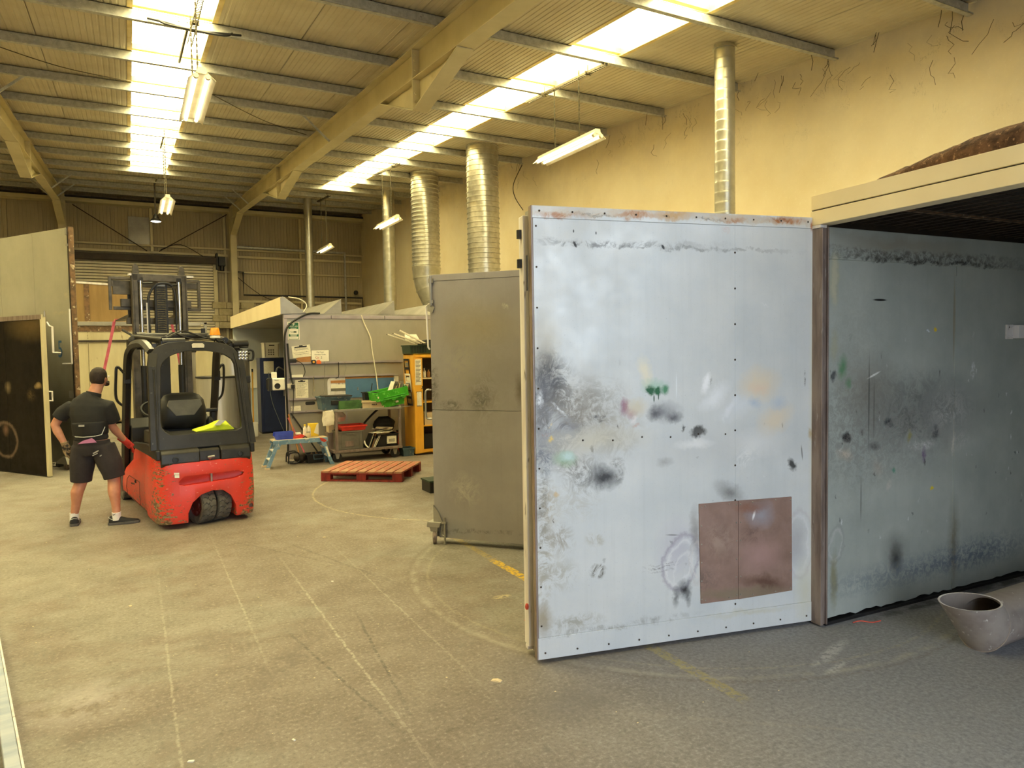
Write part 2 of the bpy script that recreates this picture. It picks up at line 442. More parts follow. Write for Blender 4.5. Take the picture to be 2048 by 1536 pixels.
M['stainless'] = pm('stainless_sheet', (224, 220, 208), (212, 206, 192), 2, 0.36, 0.6, stretch=(8, 8, 0.4))
M['zinc'] = pm('zinc_sheet', (168, 164, 154), (150, 146, 136), 2.4, 0.4, 0.45)
M['grey'] = pm('grey_plastic', (118, 114, 102), (104, 100, 90), 6, 0.55)
M['white'] = pm('white_card', (244, 240, 226), (236, 231, 214), 4, 0.7)
M['paper'] = pm('printed_sheet', (244, 238, 218), (232, 225, 202), 3, 0.8, c3=(150, 142, 124), s3=70, lo3=0.62, hi3=0.66)
M['ink'] = pm('dark_ink', (52, 48, 46), None, 5, 0.7)
M['redink'] = pm('red_ink', (196, 66, 52), None, 5, 0.7)
M['brown'] = pm('brown_hardboard', (186, 132, 78), (170, 118, 68), 6, 0.7)
M['ochre'] = pm('brown_lining_board', (158, 128, 80), (142, 114, 70), 1.6, 0.7, stretch=(3, 3, 0.5))
M['cream_panel'] = pm('cream_sheet_metal', (206, 196, 160), (190, 178, 142), 1.1, 0.5, c3=(120, 84, 48), s3=3.0, lo3=0.66, hi3=0.74, stretch=(2, 2, 0.5))
M['rust'] = pm('rusty_edge', (128, 98, 70), (94, 76, 58), 9, 0.8, c3=(196, 180, 150), s3=12, lo3=0.6, hi3=0.68)
M['brownpost'] = pm('brown_tarnished_steel', (150, 134, 124), (120, 104, 96), 5, 0.45, 0.3, stretch=(3, 3, 0.5), c3=(168, 158, 150), s3=14, lo3=0.64, hi3=0.72)
M['palepost'] = pm('bare_edge_channel', (234, 230, 228), (212, 204, 200), 4, 0.5, 0.1, stretch=(3, 3, 0.5), c3=(96, 84, 74), s3=10, lo3=0.66, hi3=0.72)
M['orange'] = pm('orange_plastic', (238, 122, 60), (222, 108, 50), 5, 0.45)
M['amber'] = pm('amber_lens', (240, 160, 40), (224, 140, 28), 20, 0.25)
M['green'] = pm('bright_green_plastic', (72, 176, 44), (58, 156, 36), 7, 0.4, c3=(120, 206, 90), s3=18)
M['dkgreen'] = pm('dull_green_plastic', (74, 116, 62), (60, 92, 54), 6, 0.55, c3=(140, 120, 70), s3=8, lo3=0.62, hi3=0.7)
M['bottlegreen'] = pm('dark_green_plastic', (44, 66, 48), (34, 52, 40), 6, 0.5)
M['bluegrey'] = pm('blue_grey_plastic', (80, 104, 116), (62, 82, 96), 5, 0.5, c3=(122, 124, 118), s3=14)
M['beige'] = pm('beige_plastic', (214, 194, 158), (200, 180, 146), 5, 0.5)
M['red'] = pm('red_plastic', (226, 66, 48), (208, 54, 40), 6, 0.45)
M['blue'] = pm('royal_blue_plastic', (62, 82, 190), (52, 70, 172), 6, 0.4)
M['lockerblue'] = pm('dark_blue_locker_paint', (40, 52, 92), (34, 45, 80), 3, 0.45)
M['stoolblue'] = pm('worn_blue_paint', (122, 154, 180), (102, 134, 160), 6, 0.5, c3=(196, 190, 170), s3=22, lo3=0.62, hi3=0.68)
M['panelblue'] = pm('blue_panel', (88, 128, 168), (80, 118, 156), 3, 0.5)
M['cab'] = pm('orange_yellow_cabinet', (242, 184, 66), (228, 164, 52), 2.5, 0.4, stretch=(2, 2, 0.5))
M['palletred'] = pm('red_painted_timber', (142, 44, 34), (112, 34, 28), 5, 0.7, stretch=(4, 4, 1))
M['pallettop'] = pm('worn_red_timber', (168, 92, 70), (168, 128, 96), 4, 0.75, stretch=(3, 1, 3), lo=0.42, hi=0.58)
M['bag'] = pm('white_plastic_bag', (238, 230, 210), (214, 204, 180), 8, 0.5, bump=0.3)
M['cloth'] = pm('black_cloth', (26, 25, 25), (20, 20, 20), 12, 0.8)
M['yellow'] = pm('yellow_bag', (238, 206, 60), (226, 190, 44), 4, 0.5)
M['hivis'] = pm('hi_vis_cloth', (226, 240, 60), (206, 224, 44), 5, 0.7)
M['reflect'] = pm('reflective_tape', (206, 208, 200), None, 5, 0.35)
M['pink'] = pm('pink_webbing', (222, 112, 132), (202, 92, 114), 12, 0.7)
M['webgrey'] = pm('grey_webbing', (128, 136, 136), (112, 120, 120), 12, 0.7)
M['signgreen'] = pm('sign_green', (30, 112, 70), None, 4, 0.45)
M['tapeblk'] = pm('tape_case_black', (44, 40, 34), None, 8, 0.4)
M['insul'] = pm('brown_mineral_wool', (112, 82, 58), (70, 48, 32), 16, 0.95, bump=1.0, c3=(150, 116, 84), s3=44, lo3=0.58, hi3=0.66)
M['fascia'] = pm('pale_fascia_sheet', (240, 224, 184), (232, 214, 172), 1.3, 0.45)
M['barblue'] = pm('pale_blue_grey_bar', (206, 214, 226), (176, 190, 210), 3, 0.3, 0.3, stretch=(4, 0.6, 4))
M['pipe'] = pm('scuffed_grey_pipe', (158, 148, 140), (136, 124, 118), 5, 0.5, 0.1, c3=(206, 200, 194), s3=22, lo3=0.64, hi3=0.7)
M['skin'] = pm('skin', (204, 146, 116), (190, 130, 100), 9, 0.5)
M['hair'] = pm('short_dark_hair', (52, 36, 26), (34, 24, 18), 40, 0.7, bump=0.6)
M['shirt'] = pm('black_polo_cloth', (36, 35, 34), (28, 27, 27), 7, 0.85)
M['belt'] = pm('black_neoprene', (24, 23, 23), None, 7, 0.7)
M['shorts'] = pm('charcoal_shorts_cloth', (52, 46, 48), (42, 37, 39), 6, 0.9)
M['shortsmark'] = pm('pale_print', (170, 166, 160), None, 8, 0.8)
M['under'] = pm('mauve_underwear', (190, 120, 166), None, 6, 0.8)
M['redglove'] = pm('red_knit_glove', (214, 66, 52), (196, 54, 44), 20, 0.8)
M['tanglove'] = pm('tan_and_black_glove', (150, 126, 92), (44, 40, 36), 16, 0.8, lo=0.46, hi=0.54)
M['sock'] = pm('white_sock', (240, 236, 230), None, 10, 0.85)
M['shoe'] = pm('black_trainer', (38, 37, 37), (30, 29, 29), 14, 0.75)
M['sole'] = pm('grey_shoe_sole', (96, 94, 90), (76, 74, 72), 10, 0.75)
M['scrap'] = pm('pale_scrap', (226, 206, 164), None, 10, 0.7)
M['redscrap'] = pm('red_scrap', (216, 84, 58), None, 10, 0.6)
M['block'] = pm('pale_concrete_block', (186, 174, 140), (168, 156, 122), 8, 0.9)
M['lav'] = pm('lavender_grey_steel', (176, 166, 170), (160, 150, 152), 3, 0.45, 0.2)

def forkred():
    t = NT('chipped_red_paint'); P = t.obj
    col = t.mix(t.ramp(t.noise(P, 3, 4), 0.4, 0.65), s2l((226, 62, 44)), s2l((208, 66, 52)))
    x, y, z = t.sep(P)
    low = t.ramp(z, 0.05, 0.45, 0.10, 0.0)
    side = t.math('MULTIPLY', t.ramp(t.math('ABSOLUTE', x), 0.30, 0.5, 0.0, 0.15), t.ramp(y, 0.12, 0.35, 1.0, 0.1))
    thr = t.math('SUBTRACT', 0.66, t.math('ADD', low, side))
    chip = t.math('GREATER_THAN', t.noise(t.map(P, (1, 1, 2.6)), 13, 6, 0.72), thr)
    col = t.mix(chip, col, t.mix(t.ramp(t.noise(P, 40, 3), 0.45, 0.55), s2l((98, 82, 56)), s2l((146, 126, 92))))
    col = t.mix(t.math('MULTIPLY', t.ramp(t.noise(t.map(P, (1, 1, 3), (3, 1, 2)), 24, 4, 0.7), 0.66, 0.68), 0.8), col, s2l((236, 190, 170)))
    return t.out(col, 0.42, 0.0, 0.5)
M['forkred'] = forkred()
DOOR_STAINS = [
    (0.908, 2.611, 1.074, 0.033, 0, (198, 182, 156), 0.55, 0.35, 'b'),
    (0.206, 2.584, 0.216, 0.025, 0, (186, 140, 92), 0.6, 0.9, ''),
    (0.71, 2.598, 0.198, 0.026, 0, (186, 134, 84), 0.55, 0.9, ''),
    (1.7, 2.613, 0.187, 0.028, 0, (176, 122, 72), 0.7, 0.9, ''),
    (0.908, 2.611, 1.074, 0.03, 0, (206, 170, 120), 0.35, 0.6, 'bs'),
    (0.176, 2.581, 0.184, 0.025, 0, (176, 112, 58), 0.75, 0.7, 's'),
    (0.645, 2.595, 0.147, 0.029, 0, (176, 112, 58), 0.7, 0.7, 's'),
    (0.908, 2.614, 0.152, 0.033, 0, (206, 160, 96), 0.8, 0.8, ''),
    (1.313, 2.596, 0.107, 0.021, 0, (176, 112, 58), 0.7, 0.7, 's'),
    (1.681, 2.609, 0.168, 0.028, 0, (176, 112, 58), 0.95, 0.6, 's'),
    (1.644, 2.617, 0.104, 0.012, 0.2, (150, 84, 40), 0.8, 0.5, 'n'),
    (1.887, 2.588, 0.023, 0.044, 0, (176, 112, 58), 0.9, 0.7, ''),
    (0.875, 2.607, 0.053, 0.007, 0, (52, 50, 52), 0.7, 0.6, 'n'),
    (0.422, 2.593, 0.158, 0.009, 0, (52, 50, 52), 0.5, 0.6, 'n'),
    (1.146, 2.593, 0.139, 0.008, 0, (52, 50, 52), 0.5, 0.6, 'n'),
    (0.611, 2.431, 0.744, 0.029, 0, (150, 150, 150), 0.45, 0.6, 'bs'),
    (0.42, 2.426, 0.42, 0.02, 0, (70, 70, 72), 0.55, 0.6, 'bs'),
    (1.145, 2.418, 0.724, 0.012, 0, (80, 80, 82), 0.4, 0.7, 'bs'),
    (0.265, 2.422, 0.009, 0.023, -0.5, (20, 20, 20), 0.95, 0.4, 'h'),
    (0.827, 2.422, 0.01, 0.018, -0.6, (20, 20, 20), 0.95, 0.4, 'h'),
    (0.257, 2.498, 0.005, 0.011, 0, (52, 50, 52), 0.9, 0.4, 'h'),
    (0.396, 2.491, 0.005, 0.011, 0, (52, 50, 52), 0.9, 0.4, 'h'),
    (0.074, 1.819, 0.122, 0.313, 0, (196, 186, 164), 0.6, 0.8, ''),
    (0.252, 1.411, 0.448, 0.377, 0, (160, 152, 138), 0.6, 0.9, ''),
    (0.064, 1.505, 0.122, 0.428, 0, (84, 82, 86), 0.85, 0.85, ''),
    (0.131, 1.531, 0.185, 0.316, 0, (70, 68, 70), 0.75, 0.8, 's'),
    (0.299, 1.423, 0.319, 0.175, 0, (140, 132, 120), 0.5, 0.9, 's'),
    (0.537, 1.369, 0.229, 0.119, 0, (176, 166, 146), 0.4, 0.9, 's'),
    (0.077, 1.562, 0.11, 0.272, 0, (92, 92, 98), 0.85, 0.7, 'n'),
    (0.102, 1.618, 0.138, 0.243, 0, (70, 70, 74), 0.7, 0.7, 's'),
    (0.159, 1.357, 0.186, 0.174, 0, (64, 64, 70), 0.75, 0.8, 's'),
    (0.19, 1.37, 0.105, 0.075, 0, (84, 88, 104), 0.75, 0.9, ''),
    (0.222, 1.47, 0.251, 0.174, 0, (120, 112, 100), 0.7, 0.7, 'n'),
    (0.065, 1.202, 0.079, 0.173, 0, (98, 104, 118), 0.75, 0.7, 'n'),
    (0.077, 0.926, 0.092, 0.174, 0, (160, 140, 96), 0.55, 0.8, 'n'),
    (0.408, 1.286, 0.391, 0.094, 0, (206, 198, 176), 0.7, 0.9, ''),
    (0.347, 1.524, 0.288, 0.175, 0, (130, 124, 112), 0.5, 0.8, 's'),
    (0.409, 1.404, 0.045, 0.035, 0.4, (50, 50, 50), 0.8, 0.5, 'n'),
    (0.311, 1.056, 0.191, 0.118, 0, (90, 86, 80), 0.55, 0.8, 's'),
    (0.249, 1.148, 0.189, 0.088, 0, (110, 104, 98), 0.6, 0.7, 's'),
    (0.519, 1.146, 0.052, 0.036, 0, (80, 78, 74), 0.6, 0.6, 'n'),
    (0.703, 1.676, 0.053, 0.131, -0.2, (232, 224, 200), 0.85, 0.8, ''),
    (0.768, 1.593, 0.114, 0.06, 0, (120, 186, 150), 0.6, 0.9, ''),
    (0.738, 1.573, 0.04, 0.039, 0, (24, 92, 54), 1, 0.5, ''),
    (0.785, 1.565, 0.03, 0.036, 0, (26, 98, 58), 1, 0.5, ''),
    (0.835, 1.558, 0.034, 0.039, 0, (40, 128, 78), 0.9, 0.7, ''),
    (0.761, 1.518, 0.005, 0.027, 0, (24, 70, 50), 0.95, 0.4, 'h'),
    (0.791, 1.526, 0.004, 0.021, 0, (24, 70, 50), 0.95, 0.4, 'h'),
    (0.57, 1.48, 0.039, 0.059, 0.2, (150, 96, 124), 0.85, 0.7, ''),
    (0.609, 1.437, 0.046, 0.042, 0.3, (170, 124, 146), 0.7, 0.8, ''),
    (0.628, 1.4, 0.02, 0.03, 0.5, (232, 226, 226), 0.7, 0.7, ''),
    (0.642, 1.469, 0.092, 0.072, 0, (210, 194, 160), 0.6, 0.8, ''),
    (0.634, 1.364, 0.026, 0.018, 0, (196, 110, 72), 0.6, 0.7, 'n'),
    (0.774, 1.424, 0.074, 0.054, -0.3, (70, 70, 78), 0.95, 0.9, ''),
    (0.888, 1.401, 0.068, 0.043, 0, (74, 74, 82), 0.9, 0.9, ''),
    (0.834, 1.431, 0.135, 0.079, 0, (120, 120, 126), 0.6, 0.9, ''),
    (1.058, 1.302, 0.066, 0.04, 0, (40, 40, 36), 1, 0.5, ''),
    (0.955, 1.325, 0.017, 0.024, 0.2, (70, 70, 66), 0.9, 0.6, ''),
    (1.037, 1.229, 0.161, 0.037, 0, (244, 244, 244), 0.9, 0.8, ''),
    (1.044, 1.253, 0.042, 0.031, 0.5, (244, 244, 244), 0.7, 0.8, ''),
    (1.115, 1.604, 0.038, 0.086, 0.3, (246, 246, 248), 0.95, 0.7, ''),
    (1.177, 1.51, 0.156, 0.068, -0.6, (238, 240, 244), 0.85, 0.8, ''),
    (1.283, 1.444, 0.093, 0.031, -0.8, (240, 240, 244), 0.8, 0.7, ''),
    (1.355, 1.457, 0.218, 0.094, -0.3, (222, 226, 232), 0.75, 0.9, ''),
    (1.492, 1.584, 0.184, 0.132, -0.1, (228, 214, 192), 0.95, 0.75, ''),
    (1.492, 1.562, 0.095, 0.05, 0, (230, 206, 186), 0.7, 0.9, ''),
    (1.61, 1.352, 0.18, 0.108, -0.5, (228, 214, 192), 0.9, 0.8, ''),
    (1.456, 1.466, 0.066, 0.044, 0, (176, 192, 212), 0.7, 0.9, ''),
    (1.64, 1.459, 0.082, 0.057, 0, (182, 196, 214), 0.6, 0.9, ''),
    (1.463, 1.216, 0.297, 0.114, 0, (236, 236, 236), 0.75, 0.9, ''),
    (1.376, 1.126, 0.058, 0.088, 0.2, (246, 246, 246), 0.9, 0.8, 's'),
    (1.427, 1.155, 0.11, 0.095, 0, (240, 240, 240), 0.6, 0.9, 's'),
    (0.912, 1.589, 0.005, 0.091, 0, (236, 240, 244), 0.7, 0.6, 'h'),
    (1.734, 1.063, 0.034, 0.052, -0.3, (58, 58, 56), 0.95, 0.6, ''),
    (1.814, 1.133, 0.006, 0.058, -0.1, (60, 60, 58), 0.7, 0.5, 'h'),
    (1.835, 1.616, 0.008, 0.064, 0, (58, 58, 60), 0.8, 0.5, 'hn'),
    (0.437, 1.062, 0.135, 0.083, 0.2, (46, 46, 50), 0.97, 0.85, ''),
    (0.534, 1.07, 0.045, 0.072, 0.2, (64, 62, 62), 0.7, 0.9, 's'),
    (0.194, 1.186, 0.093, 0.064, 0.2, (126, 164, 108), 0.8, 0.8, ''),
    (0.206, 1.194, 0.068, 0.044, 0.2, (192, 214, 210), 0.95, 0.7, ''),
    (0.832, 1.127, 0.068, 0.037, 0, (140, 140, 138), 0.6, 0.9, ''),
    (1.282, 0.912, 0.144, 0.069, 0.5, (96, 92, 90), 0.7, 0.9, ''),
    (1.072, 1.19, 0.881, 0.185, 0, (196, 196, 196), 0.35, 0.9, ''),
    (0.045, 0.637, 0.073, 0.494, 0, (150, 138, 108), 0.65, 0.8, 's'),
    (0.043, 0.957, 0.055, 0.347, 0, (120, 114, 104), 0.6, 0.8, 's'),
    (0.246, 0.913, 0.222, 0.118, 0, (170, 162, 144), 0.4, 0.9, 's'),
    (0.504, 1.251, 0.196, 0.119, 0, (150, 146, 138), 0.4, 0.9, 's'),
    (0.15, 0.715, 0.106, 0.117, 0, (140, 128, 104), 0.65, 0.7, 's'),
    (0.37, 0.695, 0.07, 0.048, 0, (166, 160, 140), 0.55, 0.6, 's'),
    (0.148, 0.509, 0.137, 0.13, 0, (150, 142, 118), 0.5, 0.8, 's'),
    (0.387, 0.507, 0.061, 0.045, 0.2, (84, 76, 60), 0.9, 0.5, 's'),
    (0.237, 0.216, 0.223, 0.066, 0, (140, 134, 112), 0.6, 0.8, 's'),
    (0.036, 0.256, 0.08, 0.118, 0, (150, 132, 92), 0.7, 0.8, ''),
    (0.396, 0.157, 0.43, 0.018, 0, (120, 118, 110), 0.5, 0.7, 'bs'),
    (0.792, 0.174, 0.311, 0.028, 0, (128, 128, 126), 0.5, 0.8, 's'),
    (0.914, 0.583, 0.173, 0.247, 0, (190, 186, 200), 0.6, 0.9, ''),
    (0.93, 0.494, 0.083, 0.143, 0.35, (226, 226, 228), 0.8, 0.16, 'r'),
    (0.944, 0.456, 0.052, 0.106, 0.35, (222, 222, 224), 0.8, 0.2, 'r'),
    (0.937, 0.503, 0.114, 0.174, 0.25, (150, 140, 160), 0.55, 0.14, 'r'),
    (1.041, 0.508, 0.028, 0.109, 0, (220, 216, 214), 0.7, 0.2, 'r'),
    (1.041, 0.508, 0.042, 0.15, 0, (200, 196, 196), 0.6, 0.15, 'r'),
    (1.035, 0.696, 0.049, 0.187, 0, (120, 112, 108), 0.6, 0.9, ''),
    (0.957, 0.336, 0.069, 0.062, 0, (38, 38, 42), 0.97, 0.9, ''),
    (0.895, 0.29, 0.027, 0.075, 0, (60, 60, 64), 0.7, 0.9, ''),
    (0.984, 0.289, 0.028, 0.069, 0, (60, 60, 64), 0.7, 0.9, ''),
    (0.811, 0.494, 0.157, 0.006, -0.05, (90, 86, 92), 0.7, 0.8, 'n'),
    (0.828, 0.511, 0.137, 0.005, -0.05, (90, 86, 92), 0.6, 0.8, 'n'),
    (0.794, 0.471, 0.143, 0.005, -0.05, (90, 86, 92), 0.6, 0.8, 'n'),
    (0.88, 0.679, 0.055, 0.005, 0.1, (80, 78, 80), 0.7, 0.6, 'h'),
    (1.77, 0.55, 0.1, 0.209, 0, (176, 174, 178), 0.7, 0.8, ''),
    (1.786, 0.533, 0.077, 0.196, 0, (224, 224, 226), 0.7, 0.14, 'r'),
    (1.801, 0.538, 0.096, 0.222, 0, (196, 192, 196), 0.55, 0.12, 'r'),
    (1.893, 1.372, 0.01, 1.247, 0.0, (192, 176, 128), 0.95, 0.6, 'h'),
    (1.889, 1.372, 0.031, 1.278, 0.0, (206, 206, 190), 0.6, 0.8, 'h'),
    (1.897, 2.112, 0.005, 0.476, 0, (168, 134, 70), 0.8, 0.6, 'h'),
    (1.899, 0.949, 0.006, 0.391, 0, (160, 122, 60), 0.85, 0.6, 'h'),
    (1.875, 1.26, 0.023, 0.052, 0, (176, 150, 92), 0.7, 0.7, ''),
    (0.101, 1.385, 0.009, 0.026, 0.4, (232, 192, 60), 0.95, 0.5, 'n'),
    (0.106, 1.301, 0.027, 0.017, -0.6, (236, 196, 50), 0.95, 0.6, 'n'),
    (0.129, 0.98, 0.015, 0.023, 0, (206, 170, 100), 0.6, 0.6, ''),
    (0.067, 1.326, 0.043, 0.012, 0, (150, 110, 100), 0.7, 0.7, 'n'),
    (0.161, 1.472, 0.08, 0.014, 0.8, (236, 238, 240), 0.8, 0.6, 'n'),
    (0.04, 1.534, 0.03, 0.063, 0, (226, 228, 230), 0.8, 0.7, 's'),
    (0.114, 1.388, 0.185, 0.144, 0.4, (214, 216, 218), 0.55, 0.8, 's'),
    (1.427, 0.132, 0.415, 0.026, 0, (196, 190, 160), 0.4, 0.8, ''),
    (1.841, 0.231, 0.101, 0.264, 0, (206, 204, 180), 0.6, 0.9, ''),
    (1.535, 2.091, 0.037, 0.016, 0.5, (240, 240, 240), 0.5, 0.7, 'n'),
    (1.25, 2.536, 0.035, 0.036, 0, (206, 170, 160), 0.5, 0.6, 's'),
]

PATCH_STAINS = [
    (1.21, 0.555, 0.216, 0.284, 0, (150, 124, 112), 0.5, 0.9, 'n'),
    (1.5, 0.752, 0.126, 0.109, 0, (170, 166, 176), 0.9, 0.9, ''),
    (1.449, 0.756, 0.011, 0.038, 0.3, (244, 240, 240), 1, 0.6, 'h'),
    (1.427, 0.63, 0.11, 0.064, 0, (110, 84, 80), 0.6, 0.8, 's'),
    (1.5, 0.495, 0.202, 0.142, 0, (186, 150, 144), 0.75, 0.8, ''),
    (1.537, 0.313, 0.226, 0.058, 0.25, (98, 66, 52), 0.8, 0.8, ''),
    (1.068, 0.38, 0.141, 0.094, 0, (98, 86, 80), 0.6, 0.9, 'n'),
    (1.354, 0.269, 0.487, 0.051, 0.05, (140, 126, 104), 0.8, 0.7, ''),
    (1.427, 0.806, 0.147, 0.038, 0, (150, 104, 84), 0.7, 0.8, ''),
    (1.21, 0.618, 0.158, 0.126, 0.3, (190, 166, 150), 0.5, 0.8, 's'),
]

WALL_STAINS = [
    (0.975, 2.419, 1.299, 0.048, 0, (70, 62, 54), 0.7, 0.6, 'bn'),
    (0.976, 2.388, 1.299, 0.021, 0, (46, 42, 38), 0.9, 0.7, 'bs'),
    (0.714, 2.492, 0.873, 0.061, 0, (150, 138, 118), 0.5, 0.8, 'b'),
    (0.085, 2.239, 0.032, 0.175, 0, (214, 208, 188), 0.95, 0.4, ''),
    (0.085, 2.239, 0.059, 0.204, 0, (178, 176, 150), 0.7, 0.4, ''),
    (0.088, 1.822, 0.046, 0.129, 0, (170, 168, 140), 0.6, 0.6, ''),
    (0.52, 2.118, 0.079, 0.009, 0, (18, 18, 18), 1, 0.4, 'h'),
    (0.429, 1.518, 0.351, 0.3, 0, (124, 116, 106), 0.6, 0.9, ''),
    (1.048, 1.352, 0.813, 0.318, 0, (92, 92, 92), 0.55, 0.9, ''),
    (0.888, 1.325, 0.671, 0.383, 0, (60, 60, 62), 0.5, 0.8, 's'),
    (0.167, 1.674, 0.056, 0.104, 0.3, (74, 136, 88), 0.85, 0.8, ''),
    (0.224, 1.575, 0.038, 0.052, 0.3, (84, 140, 92), 0.7, 0.8, ''),
    (0.085, 1.618, 0.027, 0.049, 0, (66, 72, 78), 0.95, 0.5, ''),
    (0.467, 1.617, 0.079, 0.009, -0.35, (236, 236, 230), 0.95, 0.5, 'h'),
    (0.213, 1.21, 0.057, 0.046, 0.5, (28, 28, 32), 1, 0.35, ''),
    (0.615, 1.289, 0.061, 0.038, 0, (44, 48, 56), 0.95, 0.7, ''),
    (1.106, 1.189, 0.05, 0.064, 0, (48, 52, 60), 0.95, 0.7, ''),
    (0.473, 1.135, 0.074, 0.041, 0, (56, 58, 62), 0.9, 0.8, ''),
    (0.195, 1.099, 0.094, 0.053, 0.2, (196, 184, 168), 0.9, 0.8, ''),
    (0.509, 0.99, 0.06, 0.075, -0.5, (176, 170, 160), 0.85, 0.8, ''),
    (0.626, 0.852, 0.025, 0.048, 0.1, (200, 196, 188), 0.8, 0.7, ''),
    (1.092, 1.916, 0.022, 0.021, 0, (236, 204, 60), 1, 0.5, ''),
    (1.016, 1.906, 0.022, 0.01, 0, (220, 226, 232), 1, 0.5, ''),
    (1.522, 1.623, 0.029, 0.081, 0.1, (226, 228, 230), 0.9, 0.6, 'n'),
    (1.388, 1.116, 0.152, 0.095, 0, (206, 206, 204), 0.6, 0.8, 's'),
    (1.241, 1.343, 0.347, 0.216, 0, (214, 214, 212), 0.6, 0.8, 's'),
    (0.945, 1.111, 0.218, 0.049, 0, (222, 222, 220), 0.8, 0.7, 's'),
    (0.838, 1.182, 0.026, 0.07, 0.2, (160, 150, 60), 0.7, 0.8, ''),
    (0.989, 1.044, 0.027, 0.071, 0.1, (110, 76, 130), 0.8, 0.8, ''),
    (0.676, 0.951, 0.026, 0.021, 0, (60, 150, 120), 0.8, 0.7, ''),
    (1.086, 0.793, 0.022, 0.014, 0, (228, 206, 60), 1, 0.5, ''),
    (0.705, 0.328, 0.083, 0.14, 0, (44, 42, 40), 0.9, 0.9, ''),
    (0.694, 0.399, 0.157, 0.175, 0, (80, 78, 74), 0.5, 0.9, ''),
    (1.331, 0.312, 0.029, 0.333, 0, (150, 146, 130), 0.8, 0.7, ''),
    (1.329, 0.386, 0.081, 0.406, 0, (110, 104, 84), 0.55, 0.8, ''),
    (1.301, 1.987, 0.014, 0.392, 0, (150, 138, 110), 0.8, 0.7, 'h'),
    (1.309, 1.085, 0.017, 0.095, 0.1, (206, 202, 192), 0.8, 0.6, ''),
    (0.117, 0.511, 0.056, 0.1, 0.2, (190, 190, 188), 0.7, 0.16, 'r'),
    (0.117, 0.511, 0.075, 0.126, 0.2, (150, 150, 148), 0.5, 0.14, 'r'),
    (0.1, 0.281, 0.042, 0.233, 0, (130, 124, 84), 0.7, 0.7, ''),
    (1.014, 0.229, 1.407, 0.13, 0, (74, 90, 116), 0.55, 0.9, 'n'),
    (1.644, 0.27, 0.773, 0.152, 0, (64, 80, 106), 0.6, 0.9, 'n'),
    (0.445, 0.193, 0.463, 0.069, 0, (140, 152, 150), 0.4, 0.9, 'n'),
    (0.239, 1.459, 0.595, 0.977, 0, (140, 134, 122), 0.3, 0.9, 'n'),
    (0.631, 1.237, 1.111, 0.41, 0, (30, 30, 32), 0.5, 0.9, 'n'),
    (0.837, 1.224, 1.028, 0.382, 0, (206, 204, 198), 0.35, 0.9, 'n'),
    (0.42, 1.451, 0.007, 0.367, 0, (50, 50, 50), 0.7, 0.5, 'h'),
    (0.47, 1.382, 0.006, 0.235, 0, (60, 50, 46), 0.6, 0.5, 'h'),
    (0.35, 0.784, 0.006, 0.168, 0, (40, 40, 42), 0.6, 0.5, 'h'),
]

GREY_STAINS = [
    (0.517, 1.416, 0.167, 0.229, 0, (84, 80, 76), 0.75, 0.9, 's'),
    (0.491, 1.37, 0.148, 0.119, 0, (70, 68, 66), 0.8, 0.8, 'n'),
    (0.213, 1.312, 0.173, 0.056, 0, (66, 64, 60), 0.8, 0.8, 's'),
    (0.026, 1.507, 0.062, 0.282, 0, (80, 78, 76), 0.85, 0.9, 'n'),
    (0.883, 1.464, 0.066, 0.18, 0, (90, 78, 62), 0.7, 0.9, ''),
    (0.349, 1.739, 0.249, 0.368, 0.2, (196, 190, 176), 0.4, 0.9, 's'),
    (0.323, 0.528, 0.202, 0.188, 0.2, (200, 196, 184), 0.5, 0.9, 's'),
    (0.187, 0.141, 0.205, 0.114, 0, (130, 134, 140), 0.6, 0.9, ''),
    (0.417, 0.144, 0.54, 0.024, -0.06, (84, 84, 82), 0.6, 0.7, 'bs'),
    (0.48, 2.057, 0.483, 0.273, 0, (160, 146, 110), 0.5, 0.9, ''),
    (0.752, 2.22, 0.048, 0.036, 0.5, (206, 200, 186), 0.7, 0.7, 'n'),
    (0.446, 1.6, 0.439, 1.002, 0, (140, 136, 126), 0.5, 0.9, 's'),
]

FIVE_STAINS_SHADE = [  # the dark ellipses blend soot with the dark door's painted-in shadow
    (1.179, 3.132, 2.195, 1.072, 0, (150, 146, 130), 0.0, 0.5, ''),
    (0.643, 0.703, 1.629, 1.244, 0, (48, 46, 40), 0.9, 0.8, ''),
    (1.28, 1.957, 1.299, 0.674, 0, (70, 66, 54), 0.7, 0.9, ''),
    (0.119, 2.827, 0.164, 0.096, 0, (196, 186, 156), 0.6, 0.7, 'n'),
    (0.28, 2.552, 0.359, 0.032, 0, (196, 186, 150), 0.6, 0.7, 'n'),
    (1.513, 2.813, 0.894, 0.337, 0, (190, 186, 168), 0.4, 0.9, ''),
]

DARK_STAINS = [
    (0.655, 1.482, 0.675, 0.929, 0, (30, 24, 18), 0.75, 0.9, ''),
    (0.535, 0.47, 0.801, 0.625, 0, (34, 28, 20), 0.6, 0.9, ''),
    (0.172, 1.393, 0.12, 0.069, 0, (150, 126, 84), 0.9, 0.7, ''),
    (0.372, 1.252, 0.135, 0.123, 0, (110, 90, 60), 0.7, 0.9, 's'),
    (1.004, 1.362, 0.114, 0.111, 0, (120, 104, 76), 0.8, 0.8, ''),
    (1.137, 0.521, 0.316, 0.273, 0, (120, 100, 84), 0.7, 0.15, 'r'),
    (1.123, 0.682, 0.116, 0.112, 0, (120, 92, 76), 0.8, 0.9, ''),
    (0.308, 2.326, 0.78, 0.303, 0, (110, 90, 54), 0.6, 0.9, ''),
]
# ---------------------------------------------------------------- the building
TS = 0.0761                                   # roof slope
def roofz(y): return 5.05 + TS * y
def purz(y): return 4.91 + TS * y             # underside of purlins / top of rafters
XW, YB, YF, XL = 7.92, 26.8, -2.2, -14.0
SLA = math.atan(TS)

